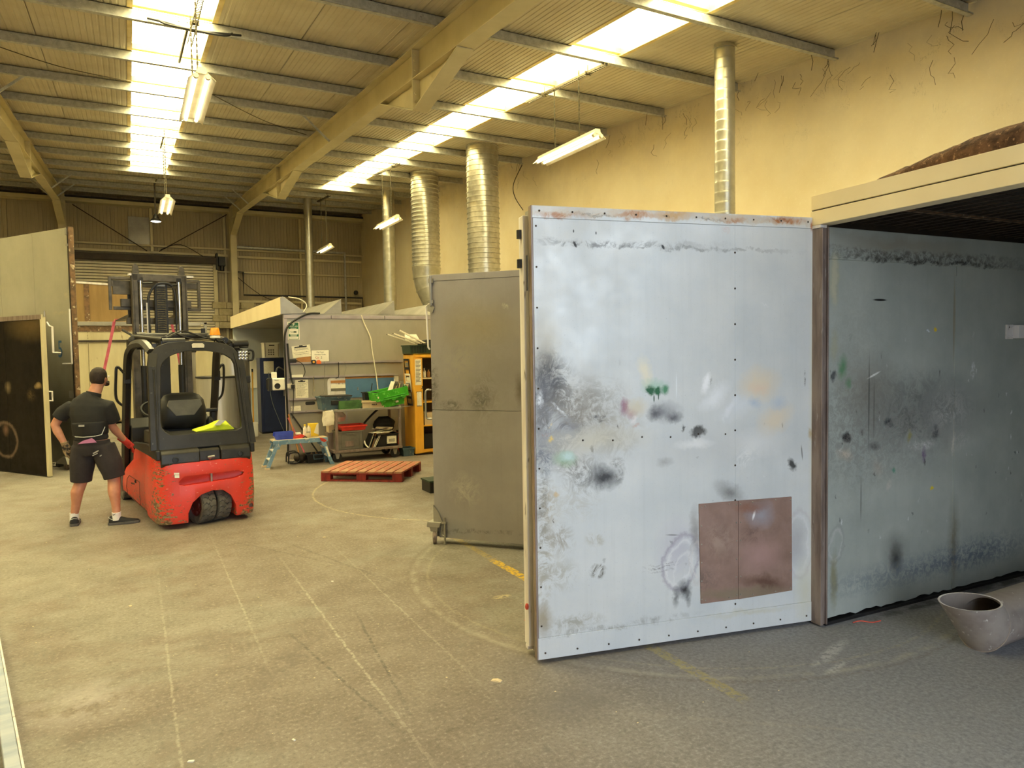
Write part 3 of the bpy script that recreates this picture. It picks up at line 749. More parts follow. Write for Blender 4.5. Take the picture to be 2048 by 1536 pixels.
MB().box(XL - .3, XW + .3, YF, YB + .3, -0.2, 0).build('floor', M['concrete'], kind='structure', label='worn stained concrete workshop floor')
MB().box(-30, 30, -40, YF, -0.25, -0.02).build('ground', M['outside'], kind='structure', label='concrete yard outside the loading door')
_w = MB(); _w.prism([(YF - .3, -0.2), (YB + .3, -0.2), (YB + .3, roofz(YB) + .3), (YF - .3, roofz(YF) + .3)], 'x', XW, XW + .25)
_w.build('wall_right', M['plaster'], kind='structure', label='tall cream plastered wall with dusty cobwebs near the roof')
MB().prism([(YF - .3, -0.2), (YB + .3, -0.2), (YB + .3, roofz(YB) + .3), (YF - .3, roofz(YF) + .3)], 'x', XL - .25, XL).build('wall_left', M['clad'], kind='structure')
# front wall with the open loading door behind the camera
_w = MB()
_w.box(XL - .3, 0.4, YF - .25, YF, -.2, roofz(YF) + .3); _w.box(6.0, XW + .3, YF - .25, YF, -.2, roofz(YF) + .3); _w.box(0.4, 6.0, YF - .25, YF, 4.3, roofz(YF) + .3)
_w.build('wall_front', M['clad'], kind='structure')

# roof: ribbed liner sheets between rooflight strips
ceiling = struct('ceiling', label='sloping cream ribbed roof with galvanised purlins')
LEN = math.hypot(YB + .5 - YF, TS * (YB + .5 - YF))
def sheet_mesh():
    b = MB(); n = 14; prof = []
    for i in range(n):
        x = i / n; w = 1.0 / n
        prof += [(x, 0), (x + w * .62, 0), (x + w * .70, .007), (x + w * .92, .007)]
    prof.append((1.0, 0)); k = len(prof)
    vs = [(x, 0, z) for x, z in prof] + [(x, LEN, z) for x, z in prof]
    return b.add(vs, [(i, i + 1, k + i + 1, k + i) for i in range(k - 1)]).mesh('roof_sheet', M['roof'])
SHEET = sheet_mesh()
STRIPS = [(-9.9, -8.95), (-4.85, -3.9), (0.10, 1.05), (4.95, 5.80)]  # leftmost strip is out of view, added for more light
def sheet(x0, x1, y0=YF - .2, y1=YB + .3):
    o = bpy.data.objects.new('roof_sheet', SHEET); COL.objects.link(o); o.parent = ceiling
    o.location = (x0 + .004, y0, roofz(y0)); o.rotation_euler = (SLA, 0, 0)
    o.scale = (x1 - x0 - .008, math.hypot(y1 - y0, TS * (y1 - y0)) / LEN, 1)
_x = XL - .25
for a, b in STRIPS + [(XW + .25, 0)]:
    n = max(1, round((a - _x) / .98))
    for i in range(n): sheet(_x + (a - _x) * i / n, _x + (a - _x) * (i + 1) / n)
    if b: _x = b
YS0, YS1 = 2.75, 20.95
PY = [4.4 + 1.6 * k for k in range(-4, 15)]
for a, b in STRIPS:
    sheet(a, b, YF - .2, YS0); sheet(a, b, YS1, YB + .3)
_x = XL - .3
for a, b in STRIPS + [(XW + .3, 0)]:
    MB().prism([(YF - .3, roofz(YF - .3) + .03), (YB + .35, roofz(YB + .35) + .03), (YB + .35, roofz(YB + .35) + .12), (YF - .3, roofz(YF - .3) + .12)], 'x', _x, a).build('roof_deck', M['roof'], ceiling)
    if b: _x = b
for k, (a, b) in enumerate(STRIPS):
    for y0, y1 in ((YF - .3, YS0), (YS1, YB + .35)):
        MB().prism([(y0, roofz(y0) + .03), (y1, roofz(y1) + .03), (y1, roofz(y1) + .12), (y0, roofz(y0) + .12)], 'x', a, b).build('roof_deck', M['roof'], ceiling)
    wn = struct('window_%d' % (k + 1), label='strip of bright translucent rooflight sheets')  # the leftmost one is unseen, added to brighten the left side
    cuts = [YS0] + [y for y in PY if YS0 + .3 < y < YS1 - .3] + [YS1]
    for y0, y1 in zip(cuts, cuts[1:]):
        p = MB().prism([(y0 + .03, roofz(y0 + .03) + .12), (y1 - .03, roofz(y1 - .03) + .12), (y1 - .03, roofz(y1 - .03) + .13), (y0 + .03, roofz(y0 + .03) + .13)], 'x', a + .055, b - .055)
        p.build('skylight_panel', M['sky_panel'], wn)
        f = MB()
        for s0, s1 in ((a, a + .06), (b - .06, b)):
            f.prism([(y0, roofz(y0) - .004), (y1, roofz(y1) - .004), (y1, roofz(y1) + .13), (y0, roofz(y0) + .13)], 'x', s0, s1)
        for yy in (y0, y1 - .035):
            f.prism([(yy, roofz(yy) + .02), (yy + .035, roofz(yy) + .02), (yy + .035, roofz(yy) + .09), (yy, roofz(yy) + .09)], 'x', a + .06, b - .06)
        f.build('skylight_edge', M['grp'], wn)
# purlins: Z sections
def purlin_mesh(x0, x1):
    b = MB(); t = .006
    b.box(x0, x1, 0, t, -.14, 0); b.box(x0, x1, -.055, 0, -.14, -.14 + t); b.box(x0, x1, 0, .055, -t, 0)
    b.box(x0, x1, -.055, -.055 + t, -.14, -.122)
    for xx in (-1.95, -1.6, 3.0, 3.5):
        for zz in (-.05, -.095): b.lathe([(.011, 0), (.011, .012)], 6, 0, Matrix.Translation((xx, 0, zz)) @ Matrix.Rotation(PI / 2, 4, 'X'))
    return b.mesh('purlin', M['galv'])
PURL = purlin_mesh(XL, XW - .06)
for y in PY:
    o = bpy.data.objects.new('purlin', PURL); COL.objects.link(o); o.parent = ceiling; o.location = (0, y, roofz(y) - .006)
# sleeve plates with bolt heads at three purlin joints, sag bars between purlins
sl = MB()
for (xx, y) in ((.72, 9.2), (4.05, 10.8), (4.6, 12.4)):
    z = roofz(y) - .075
    sl.box(xx - .16, xx + .16, y - .012, y - .004, z - .05, z + .05)
    for i in range(3):
        for q in range(2): sl.lathe([(.013, 0), (.013, .014)], 6, 0, Matrix.Translation((xx - .09 + .09 * i, y - .012, z - .025 + .05 * q)) @ Matrix.Rotation(PI / 2, 4, 'X'))
sl.build('purlin_sleeve', M['galv'], ceiling, kind='stuff')
for (xx, y) in ((.72, 9.2), (.72, 15.6), (.78, 21.2)):
    MB().cyl((xx, y + .05, roofz(y) - .11), (xx, y + 1.5, roofz(y + 1.5) - .08), .018, 6).build('sag_bar', M['chain'], ceiling)
for i, (xa, ya, xb, yb) in enumerate(((-1.6, 10.9, .2, 11.9), (1.2, 11.9, 3.1, 13.9))):
    MB().tube(arc_pts([(xa, ya, purz(ya) + .02), ((xa + xb) / 2, (ya + yb) / 2, purz((ya + yb) / 2) - .05), (xb, yb, purz(yb) + .02)], 6), .006, 5).build('roof_brace_wire', M['chain'], ceiling)

# portal frames: rafters with haunched splices, columns and fly braces
def portal(xc, nm):
    fr = struct(nm, label='cream painted steel portal frame under the roof purlins')
    D, FW, t = .38, .2, .014
    Y0, Y1 = YF - .1, 26.1
    def zz(y, d): return purz(y) - .012 - d
    b = MB()
    b.prism([(Y0, zz(Y0, 0)), (Y1, zz(Y1, 0)), (Y1, zz(Y1, t)), (Y0, zz(Y0, t))], 'x', xc - FW / 2, xc + FW / 2)
    b.prism([(Y0, zz(Y0, D - t)), (Y1, zz(Y1, D - t)), (Y1, zz(Y1, D)), (Y0, zz(Y0, D))], 'x', xc - FW / 2, xc + FW / 2)
    b.prism([(Y0, zz(Y0, t)), (Y1, zz(Y1, t)), (Y1, zz(Y1, D - t)), (Y0, zz(Y0, D - t))], 'x', xc - .006, xc + .006)
    b.build('rafter', M['cream_steel'], fr, bevel=.004)
    for ys, la, lb in ((8.33, 1.35, 1.25), (17.4, 1.9, 1.9)):
        h = MB(); dz = .36
        for sgn, L in ((-1, la), (1, lb)):
            ye = ys + sgn * L; ym = ys + sgn * .012
            top0, bot0, e0 = zz(ym, D), zz(ym, D) - dz, zz(ye, D)
            h.prism([(ym, top0), (ym, bot0), (ye, e0)], 'x', xc - .006, xc + .006)
            h.prism([(ym, bot0), (ye, e0 - .004), (ye, e0 - .016), (ym, bot0 - .014)], 'x', xc - FW / 2, xc + FW / 2)
            h.box(xc - FW / 2, xc + FW / 2, min(ym, ys), max(ym, ys), bot0 - .02, zz(ys, .02))
        h.build('haunch', M['cream_steel'], fr, bevel=.003)
        bo = MB()
        for dzz in (.08, .16, .27, .55, .65):
            for sx in (-1, 1):
                bo.lathe([(.017, 0), (.017, .02)], 6, 0, Matrix.Translation((xc + sx * .065, ys - .012, zz(ys, dzz))) @ Matrix.Rotation(PI / 2, 4, 'X'))
        bo.build('bolt', M['cream_steel'], fr, kind='stuff')
    k = MB(); yk = 26.06; zb = zz(yk, D) - .55
    k.prism([(yk, zz(yk, D)), (yk, zb), (24.3, zz(24.3, D))], 'x', xc - .006, xc + .006)
    k.prism([(yk, zb), (24.3, zz(24.3, D) - .003), (24.3, zz(24.3, D) - .016), (yk, zb - .016)], 'x', xc - FW / 2, xc + FW / 2)
    k.box(xc - FW / 2, xc + FW / 2, yk, yk + .02, zb - .03, purz(yk))
    k.build('haunch', M['cream_steel'], fr)
    c = MB(); zt = purz(26.3) - .02
    c.box(xc - .1, xc + .1, 26.10, 26.115, 0, zt); c.box(xc - .1, xc + .1, 26.44, 26.455, 0, zt); c.box(xc - .006, xc + .006, 26.115, 26.44, 0, zt)
    c.build('column', M['cream_steel'], fr)
    for ysb in (12.4, 21.9, 23.6):
        for sx in (-1, 1):
            q = MB(); q.cyl((xc + sx * .09, ysb, zz(ysb, D - .01)), (xc + sx * .55, ysb + .02, purz(ysb) + .03), .022, 4)
            q.build('fly_brace', M['galv'], fr)
    return fr
portal(3.25, 'trim_1'); portal(-1.74, 'trim_2'); portal(-6.74, 'trim_4')

# back wall: block plinth, cladding sheets, rails, bracing
wb = struct('wall_back', label='beige ribbed cladding wall at the far end')
MB().box(XL, XW, YB, YB + .25, -.2, roofz(YB) + .3).build('wall_core', M['clad'], wb)
def clad_mesh():
    b = MB(); n = 9; prof = []
    for i in range(n):
        x = i / n; w = 1.0 / n
        prof += [(x, 0), (x + w * .7, 0), (x + w * .76, .012), (x + w * .94, .012)]
    prof.append((1.0, 0)); k = len(prof)
    vs = [(x, y, 0) for x, y in prof] + [(x, y, 1) for x, y in prof]
    return b.add(vs, [(i, i + 1, k + i + 1, k + i) for i in range(k - 1)]).mesh('wall_panel', M['clad'])
CLAD = clad_mesh()
for i in range(20):
    o = bpy.data.objects.new('wall_panel', CLAD); COL.objects.link(o); o.parent = wb
    o.location = (-10.64 + .93 * i, YB - .04, 0); o.scale = (.915, 1, roofz(YB) - .02)
RY = 26.62
def rail(x0, x1, z, h=.07, d=.12, m='cream_steel'):
    MB().box(x0, x1, RY, RY + d, z - h / 2, z + h / 2).build('sheeting_rail', M[m], wb, bevel=.006)
rail(-5, XW, 5.50, .06); rail(-5, 3.1, 5.28, .08); rail(3.42, 7.86, 5.26, .08); rail(3.38, 7.82, 3.70, .08); rail(2.75, 7.8, 4.72, .05); rail(-5, XW, 2.1, .08)
MB().box(-6, XW, 26.35, 26.75, 6.74, 6.86).build('eaves_beam', M['cream_steel'], wb, bevel=.01)
MB().box(-6, XW, 26.45, 26.76, 6.86, 6.94).build('eaves_shadow_gap', M['dark'], wb)
for x, z0, z1 in ((.75, 5.3, 6.74), (5.6, 2.0, 6.74), (3.02, 2.0, 6.74)):
    MB().box(x - .04, x + .04, RY + .02, RY + .12, z0, z1).build('wall_post', M['cream_steel'], wb)
MB().box(.07, .70, 26.70, 26.745, 5.54, 6.44).build('patch_panel', M['zinc'], wb, bevel=.004)
for p in (((-1.46, 26.5, 6.66), (.6, 26.5, 5.3)), ((3.1, 26.5, 6.68), (.95, 26.5, 5.3))):
    MB().cyl(p[0], p[1], .016, 6).build('bracing_rod', M['dark'], wb)
MB().tube([(3.4, 26.5, 5.58), (7.19, 26.5, 5.56), (7.19, 26.5, 2.2)], .05, 8).build('drain_pipe', M['galv'], wb)
MB().tube([(3.35, 26.5, 4.72), (3.58, 26.5, 4.72), (3.57, 26.5, 3.92), (7.84, 26.5, 3.90), (7.84, 26.5, 3.3)], .03, 8).build('black_water_pipe', M['black'], wb)
MB().sphere((7.6, 26.55, 4.1), .09, 12, 8).build('junction_knob', M['black'], wb)
MB().tube(arc_pts([(3.3, 26.45, 4.6), (4.1, 26.45, 3.95), (4.9, 26.4, 3.6)], 6), .012, 5).build('cable', M['black'], wb)
MB().tube(arc_pts([(1.0, 26.45, 5.36), (1.6, 26.45, 5.56), (2.3, 26.45, 5.2)], 6), .012, 5).build('cable', M['black'], wb)
for row in range(4):
    for i in range(3):
        x0 = 2.72 + .46 * i - (.2 if row % 2 else 0)
        MB().box(x0 + .005, x0 + .45, 26.30, 26.6, 2.75 + .225 * row, 2.75 + .225 * row + .215).build('block', M['block'], wb, bevel=.008)

# roller shutter door
d1 = struct('door_1', label='closed roller shutter door in the far wall')
SL = MB().prism([(0, 0), (-.022, .022), (-.022, .072), (0, .076)], 'x', -2.6, 2.62).mesh('slat', M['slat'])
for i in range(52):
    o = bpy.data.objects.new('slat', SL); COL.objects.link(o); o.parent = d1; o.location = (0, 26.5, .02 + .096 * i)
MB().box(-2.6, 2.62, 26.515, 26.53, 0, 5.0).build('gap_shade_backing', M['dark'], d1)  # added dark sheet standing in for the shade between slats
MB().box(-2.6, 2.68, 26.2, 26.5, 4.93, 5.14).build('drum_cover', M['dark'], d1, bevel=.01)
MB().box(2.6, 2.72, 26.38, 26.55, 0, 5.0).build('guide_rail', M['cream_steel'], d1)
MB().box(-2.72, -2.6, 26.38, 26.55, 0, 5.0).build('guide_rail', M['cream_steel'], d1)
mo = MB(); mo.box(2.68, 2.74, 26.2, 26.5, 4.75, 5.3); mo.box(2.76, 2.98, 26.2, 26.45, 4.88, 5.18); mo.cyl((2.87, 26.3, 4.72), (2.87, 26.3, 4.9), .07, 12)
mo.build('motor', M['black'], d1, bevel=.01)

# cobwebs along the top of the plaster wall
cw = MB(); rr = random.Random(3)
for y0 in [4.4, 6.0, 7.6, 9.2, 10.8, 13.9, 5.2, 6.8, 3.4]:
    for k in range(6):
        y = y0 + rr.uniform(-.7, .5); z = roofz(y) - rr.uniform(.08, .55)
        pts = [(XW - .03, y, z)]
        for q in range(4):
            y += rr.uniform(-.09, .09); z -= rr.uniform(.0, .09); pts.append((XW - .03 - rr.uniform(0, .02), y, z))
        cw.tube(pts, rr.uniform(.001, .0028), 4)
    for k in range(3):
        y = y0 + rr.uniform(-.05, .05); x = XW - rr.uniform(.05, .5); z = purz(y0)
        cw.tube([(x, y, z), (x + rr.uniform(-.04, .04), y, z - .07), (x + rr.uniform(-.05, .05), y + .03, z - rr.uniform(.1, .22))], .003, 4)
o = cw.build('cobwebs', M['dark'], kind='stuff'); o['label'] = 'sooty cobweb strands under the purlin ends on the cream wall'
MB().tube(arc_pts([(7.84, 13.96, 5.95), (7.8, 14.3, 5.6), (7.8, 14.25, 5.3), (7.84, 13.95, 4.95)], 6), .01, 5).build('trim_3', M['dark'], kind='structure', label='thin cable hanging down the cream wall')
# ---------------------------------------------------------------- hanging lights, ducts
def twin_tube(loc, label, zc, L=1.5, group=None, on=(1, 1)):
    # fluorescent batten along Y, loc = centre of the fitting underside; zc = height the chains hang from
    t = thing('hanging_tube_light', label, 'light', loc)
    h = L / 2
    b = MB(); b.prism([(-.045, .02), (.045, .02), (.035, .075), (-.035, .075)], 'y', -h, h)
    b.build('spine', M['fitting'], t)
    r = MB()
    for s in (-1, 1):
        r.prism([(s * .04, .03), (s * .125, -.045), (s * .128, -.043), (s * .043, .036)], 'y', -h, h)
    r.box(-.04, .04, -h, h, .012, .02)
    r.build('reflector', M['fitting'], t)
    for s in (-1, 1):
        MB().cyl((s * .055, -h + .03, -.012), (s * .055, h - .03, -.012), .019, 12).build('tube', M['tube'], t, smooth=50)
    e = MB()
    for y in (-h + .012, h - .012):
        for s in (-1, 1): e.cyl((s * .055, y - .02, -.012), (s * .055, y + .02, -.012), .024, 12)
    e.build('end_cap', M['fitting'], t, kind='stuff')
    for y in (-h * .42, h * .42):
        n = int((zc - loc[2] - .07) / .03); c = MB()
        for k in range(n):
            z = .07 + .03 * k
            if k % 2: c.box(-.004, .004, y - .009, y + .009, z, z + .034)
            else: c.box(-.009, .009, y - .004, y + .004, z, z + .034)
        c.build('chain', M['chain'], t)
    return t
def tray(name, label, x, y0, y1, z, slots=True):
    t = thing(name, label, 'cable tray', (x, y0, z))
    b = MB(); L = y1 - y0; tl = TS
    def P(u, v, w): return (u, v, w + tl * v)
    for s in (-1, 1):
        b.add([P(s * .03, 0, 0), P(s * .022, 0, 0), P(s * .022, L, 0), P(s * .03, L, 0), P(s * .03, 0, .03), P(s * .022, 0, .03), P(s * .022, L, .03), P(s * .03, L, .03)],
              [(0, 1, 2, 3), (4, 7, 6, 5), (0, 4, 5, 1), (1, 5, 6, 2), (2, 6, 7, 3), (3, 7, 4, 0)])
    n = int(L / .05)
    for i in range(n): b.add([P(-.022, i * .05, 0), P(.022, i * .05, 0), P(.022, i * .05 + .025, 0), P(-.022, i * .05 + .025, 0)], [(0, 1, 2, 3)])
    b.build('slotted_channel', M['chain'], t)
    for v in (L * .2, L * .75):
        c = MB(); c.box(-.045, .045, v, v + .02, -.01 + tl * v, .035 + tl * v); c.cyl((0, v + .01, tl * v), (0, v + .01, tl * v + .12), .006, 6)
        c.build('clip', M['chain'], t, kind='stuff')
    return t
twin_tube((.715, 8.41, 4.57), 'switched-on twin tube light hung largest and nearest under the left rooflight strip', purz(8.4) + .05)
twin_tube((.705, 15.36, 4.72), 'small twin tube light hung under the far end of the left rooflight strip', purz(15.4) + .03)
twin_tube((5.5, 8.5, 4.63), 'large lit tube light hung under the right rooflight strip near the cream wall', purz(8.5) + .05)
twin_tube((5.5, 16.4, 4.90), 'lit twin tube light hanging in front of the middle slim steel duct', purz(16.4) + .03)
twin_tube((5.4, 22.2, 5.05), 'small far lit tube light hanging beside the far slim duct', purz(22.2) + .03)
tray('cable_tray', 'slotted cable tray above the nearest twin tube light of the left rooflight', .77, 6.5, 9.6, purz(6.5) - .04)
tray('cable_tray', 'slotted cable tray under the right rooflight strip near the cream wall', 5.5, 7.55, 9.6, purz(7.55) - .035)
tray('cable_tray', 'slotted cable tray at the far end of the right rooflight strip', 5.47, 15.4, 17.3, purz(15.4) - .035)
tray('cable_tray', 'short cluttered cable tray above the far tube light', 5.4, 21.4, 22.9, purz(21.4) - .03)
MB_ = thing('cable_bundle', 'thick black cables strapped under a purlin across the left rooflight', 'cable', (0, 0, 0))
for k, (a, b) in enumerate(((.3, 1.3), (.4, 1.2))):
    y = 9.12 - .01 * k
    MB().tube(arc_pts([(a, y, purz(9.2) + .02), (.5, y - .03, purz(9.2) - .005 - .02 * k), (.75, y - .02, purz(9.2) - .03), (1.1, y - .03, purz(9.2) - .01 - .025 * k), (b, y, purz(9.2) + .02)], 6), .013, 6).build('cable', M['black'], MB_)
hb = thing('high_bay_lamp', 'round bright lamp hanging in front of the far cladding wall', 'light', (.74, 22.0, 5.53))
b = MB(); b.lathe([(.03, .2), (.06, .16), (.08, .08), (.12, .055), (.14, .02), (.135, .0)], 24); b.build('housing', M['black'], hb, smooth=40)
MB().lathe([(.0, -.02), (.07, -.016), (.125, .0), (.125, .012)], 24).build('lens', M['lens'], hb, smooth=40)
MB().cyl((0, 0, .18), (0, 0, purz(22) - 5.53), .02, 8).build('drop_rod', M['dark'], hb)

def spiral_duct(name, label, x, y, r, z0, z1, pitch, rib, mat, n=32, seg=None):
    t = thing(name, label, 'duct', (x, y, z0))
    prof = []; z = 0; H = z1 - z0
    while z < H:
        p2 = min(pitch, H - z)
        prof += [(r, z), (r, z + p2 * .72), (r + rib, z + p2 * .8), (r + rib, z + p2 * .94), (r, z + p2)]
        z += pitch
    b = MB(); b.lathe(prof, n, close=False); b.build('duct_tube', mat, t, smooth=35)
    return t
d = spiral_duct('slim_spiral_duct', 'slim bright spiral duct rising behind the big stained door', 6.61, 6.61, .124, 2.5, roofz(6.61) + .02, .125, .0015, M['duct'])
MB().lathe([(.165, 0), (.165, .03), (.128, .03)], 32).build('base_collar', M['duct'], d)
MB().lathe([(.124, 0), (.15, 0), (.15, .015), (.124, .015)], 32, M=Matrix.Translation((0, 0, roofz(6.61) - 2.56)), close=False).build('roof_collar', M['duct'], d)
d = spiral_duct('ribbed_duct', 'wide ribbed steel duct nearest the big door, wrapped in dusty webs', 6.58, 13.41, .33, 2.49, roofz(13.41) + .05, .105, .014, M['duct_rib'], 40)
t = thing('ribbed_duct', 'wide ribbed steel duct left of its twin, tapering to a bent foot', 'duct', (6.69, 16.96, 0))
prof = []; z = 3.93
while z < roofz(16.96):
    prof += [(.345, z), (.345, z + .05), (.36, z + .065), (.36, z + .09)]; z += .1
MB().lathe(prof, 40, close=False).build('duct_tube', M['duct_rib'], t, smooth=35)
el = MB(); rings = []
pts = arc_pts([(0, 0, 3.95), (0, 0, 3.72), (.03, -.02, 3.45), (.12, -.08, 3.15), (.16, -.1, 2.85), (.16, -.1, 2.49)], 4)
el.tube(pts, [.365 - .1 * min(1, i / (len(pts) - 1) * 1.3) for i in range(len(pts))], 32); el.build('reducing_bend', M['duct'], t, smooth=40)
for i in (4, 8, 12, 16):
    el = MB(); r0 = .365 - .1 * min(1, i / (len(pts) - 1) * 1.3) + .01
    el.tube([pts[i - 0], pts[i] + (pts[i + 1] - pts[i]).normalized() * .03], [r0, r0], 32); el.build('seam_band', M['duct'], t, smooth=40)
spiral_duct('slim_spiral_duct', 'slim pale spiral duct in the middle, half hidden by a lit tube light', 6.89, 20.44, .185, 0, roofz(20.44) + .05, .19, .0015, M['duct'])
d = spiral_duct('slim_spiral_duct', 'farthest slim dark spiral duct before the cladding wall', 5.22, 23.53, .13, 0, roofz(23.53) + .05, .25, .0015, M['duct'])
MB().lathe([(.2, 3.28), (.2, 3.32), (.14, 3.34)], 24).build('base_collar', M['duct'], d)
# ---------------------------------------------------------------- spray booths and their door leaves
M['door'] = stain_mat('stained_pale_booth_door', (216, 218, 218), (205, 209, 211), DOOR_STAINS, rough=.42, metal=0.1, bump=.015, flecks=(1.05, .75, .10, .06))
M['patch'] = stain_mat('brown_patch_plate', (164, 134, 122), (148, 120, 108), PATCH_STAINS, rough=.36, metal=.25, nscale=8)
M['boothwall'] = stain_mat('stained_dark_booth_wall', (178, 183, 176), (160, 166, 160), WALL_STAINS, rough=.5, metal=0.1, nscale=2, flecks=(1.15, .85, .16, .14))
M['greydoor'] = stain_mat('dull_grey_booth_door', (160, 156, 156), (148, 143, 142), GREY_STAINS, rough=.45, metal=.2, nscale=1.6)
M['five'] = stain_mat('soot_and_shade_booth_door', (182, 178, 158), (170, 166, 146), FIVE_STAINS_SHADE, rough=.42, metal=.25, nscale=1.2)
M['darkdoor'] = stain_mat('dark_soot_coated_door', (24, 18, 12), (18, 14, 9), DARK_STAINS, rough=.6, metal=0, spec=.15, nscale=1.5)

# --- the big stained door leaf (free end nearest the aisle)
dl = thing('booth_door', 'large pale grey steel booth door with paint smears and a brown patch plate', 'door', (2.01, 3.49, 0), math.radians(-11.94))
T = .19; Wd, Hd = 1.955, 2.635
MB().box(.012, 1.3208, 0, .03, .15, 2.565).build('face_sheet', M['door'], dl, bevel=.002)
MB().box(1.3212, 1.90, .001, .03, .15, 2.565).build('face_sheet', M['door'], dl, bevel=.002)
MB().box(.008, 1.905, -.002, .03, .022, .1495).build('bottom_strip', M['door'], dl, bevel=.002)
MB().box(.008, 1.945, -.002, .03, 2.5655, Hd).build('top_strip', M['door'], dl, bevel=.002)
b = MB(); b.prism([(1.895, -.006), (1.952, -.006), (1.952, .03), (1.945, .03), (1.945, .004), (1.895, .004)], 'z', .03, 2.565); b.build('hinge_side_channel', M['zinc'], dl, bevel=.002)
MB().box(0, .012, .0, .045, .02, Hd).build('edge_strip', M['brownpost'], dl, bevel=.002)
MB().box(.018, 1.93, .03, .16, .03, Hd - .01).build('core', M['zinc'], dl)
b = MB(); b.box(-.012, .03, .115, .20, .055, 2.60); b.box(-.014, .02, .135, .18, .03, .055)
b.build('edge_channel', M['palepost'], dl, bevel=.006)
MB().box(.03, 1.93, .16, .19, .03, Hd - .01).build('rear_sheet', M['greydoor'], dl)
b = MB()
for z in (2.3, 2.47): b.cyl((-.02, .155, z), (-.02, .155, z + .05), .018, 8)
b.build('latch_knuckle', M['black'], dl)
b = MB(); b.box(-.013, -.010, .04, .06, 2.16, 2.36); b.build('dark_wrap', M['black'], dl)
rv = MB()
def rivet(x, z, y=-.001, r=.006): rv.sphere((x, y, z), (r, r * .7, r), 6, 4)
for i in range(10): rivet(.05 + .2 * i, 2.605, -.005); rivet(.05 + .2 * i, .06, -.005)
for i in range(11): rivet(.03, .22 + .23 * i); rivet(1.32, .2 + .22 * i, 0, .007)
for i in range(22): rivet(1.935, .1 + .12 * i, -.007, .005)
for i in range(6): rivet(.3 + .19 * i, 1.28 + (.0 if i % 2 else .01))
rv.build('rivet', M['dark'], dl, kind='stuff')
def plate(x0, x1, pts):
    return MB().prism(pts, 'y', -.008, 0).build('patch_plate', M['patch'], dl, bevel=.0015, label='brown steel patch plate riveted low on the door')
plate(0, 0, [(1.06, .857), (1.336, .857), (1.336, .2315), (1.0715, .2315)])
plate(0, 0, [(1.338, .857), (1.731, .853), (1.737, .242), (1.338, .2295)])
rv = MB()
for i in range(6):
    for x in (1.075, 1.322, 1.352, 1.722): rv.sphere((x, -.009, .26 + .115 * i), (.005, .004, .005), 6, 4)
for i in range(4):
    for z in (.842, .25): rv.sphere((1.1 + .17 * i, -.009, z), (.005, .004, .005), 6, 4)
rv.build('patch_rivet', M['zinc'], dl, kind='stuff')
hg = MB()
for z in (.25, 1.3, 2.35): hg.cyl((1.965, .02, z), (1.965, .02, z + .16), .013, 10); hg.box(1.93, 1.965, .018, .024, z, z + .16)
hg.build('hinge', M['zinc'], dl)
MB().sphere((-.02, .12, .30), (.012, .012, .02), 8, 6).build('red_tag', M['redscrap'], dl)

# --- booth on the right with its stained inner wall
R1 = math.radians(-2.9)
b1 = thing('spray_booth', 'open spray booth on the right with pale double fascia and sooty inner wall', 'booth', (3.91, 3.05, 0), R1)
for x0, x1 in ((.0, 1.318), (1.326, 2.70), (2.708, 4.0)):
    b = MB(); n = 26; rr = random.Random(int(x0 * 10) + 5)
    low = [(x0 + (x1 - x0) * i / n, .022 + rr.uniform(0, .02)) for i in range(n + 1)]
    b.prism(low + [(x1, 2.572), (x0, 2.572)], 'y', 0, .04)
    b.build('wall_sheet', M['boothwall'], b1)
MB().prism([(1.312, -.004), (1.332, -.004), (1.332, .0), (1.312, .0)], 'z', .03, 2.3).build('joint_strip', M['boothwall'], b1)
MB().box(0, 4, .045, .10, .0, 2.742).build('wall_core', M['dark'], b1)
MB().box(0.02, 4, -.012, 0, 2.37, 2.572).build('top_ledge', M['boothwall'], b1, bevel=.004)
MB().box(0.0, 4, -.02, .04, 0, .02).build('floor_gap', M['black'], b1)
b = MB(); b.box(-.055, -.03, -.03, .05, 0.012, 2.56); b.box(-.03, -.004, -.018, .05, 0.012, 2.56); b.box(-.004, .008, -.03, .03, 0.012, 2.57)
b.build('hinge_post', M['brownpost'], b1, bevel=.003)
b = MB(); b.box(-.06, -.005, -.02, .07, 2.562, 2.58); b.build('post_cap', M['palepost'], b1)
MB().box(-.06, .05, -3.95, .06, 2.582, 2.672).build('fascia_strip', M['fascia'], b1, bevel=.004)
MB().box(-.055, .05, -3.95, .06, 2.680, 2.772).build('fascia_strip', M['fascia'], b1, bevel=.004)
MB().box(-.04, .05, -3.95, .06, 2.668, 2.684).build('fascia_groove', M['black'], b1)
MB().box(.05, 4.0, -3.95, .1, 2.74, 2.765).build('roof_sheet', M['dark'], b1)
MB().box(3.96, 4.0, -3.95, 0, .0, 2.74).build('rear_sheet', M['boothwall'], b1)
MB().box(.0, 4.0, -3.99, -3.95, .0, 2.74).build('near_sheet', M['boothwall'], b1)
w = MB()
for i in range(36): w.cyl((.1 + .11 * i, -3.9, 2.60), (.1 + .11 * i, -.02, 2.60), .0035, 4)
for i in range(35): w.cyl((.06, -.05 - .11 * i, 2.607), (3.95, -.05 - .11 * i, 2.607), .0035, 4)
w.build('wire_mesh', M['dark'], b1, kind='stuff')
for y in (-.4, -1.2, -2.0): MB().box(.06, 3.95, y - .012, y + .012, 2.612, 2.63).build('mesh_bar', M['rust'], b1)
b = MB(); b.box(1.905, 1.985, -.016, -.001, 1.845, 1.955); b.box(1.985, 2.25, -.055, -.001, 1.85, 1.95)
for z in (1.865, 1.935): b.sphere((1.925, -.018, z), .008, 6, 4); b.sphere((1.965, -.018, z), .008, 6, 4)
b.build('wall_bracket', M['palepost'], b1, bevel=.004)
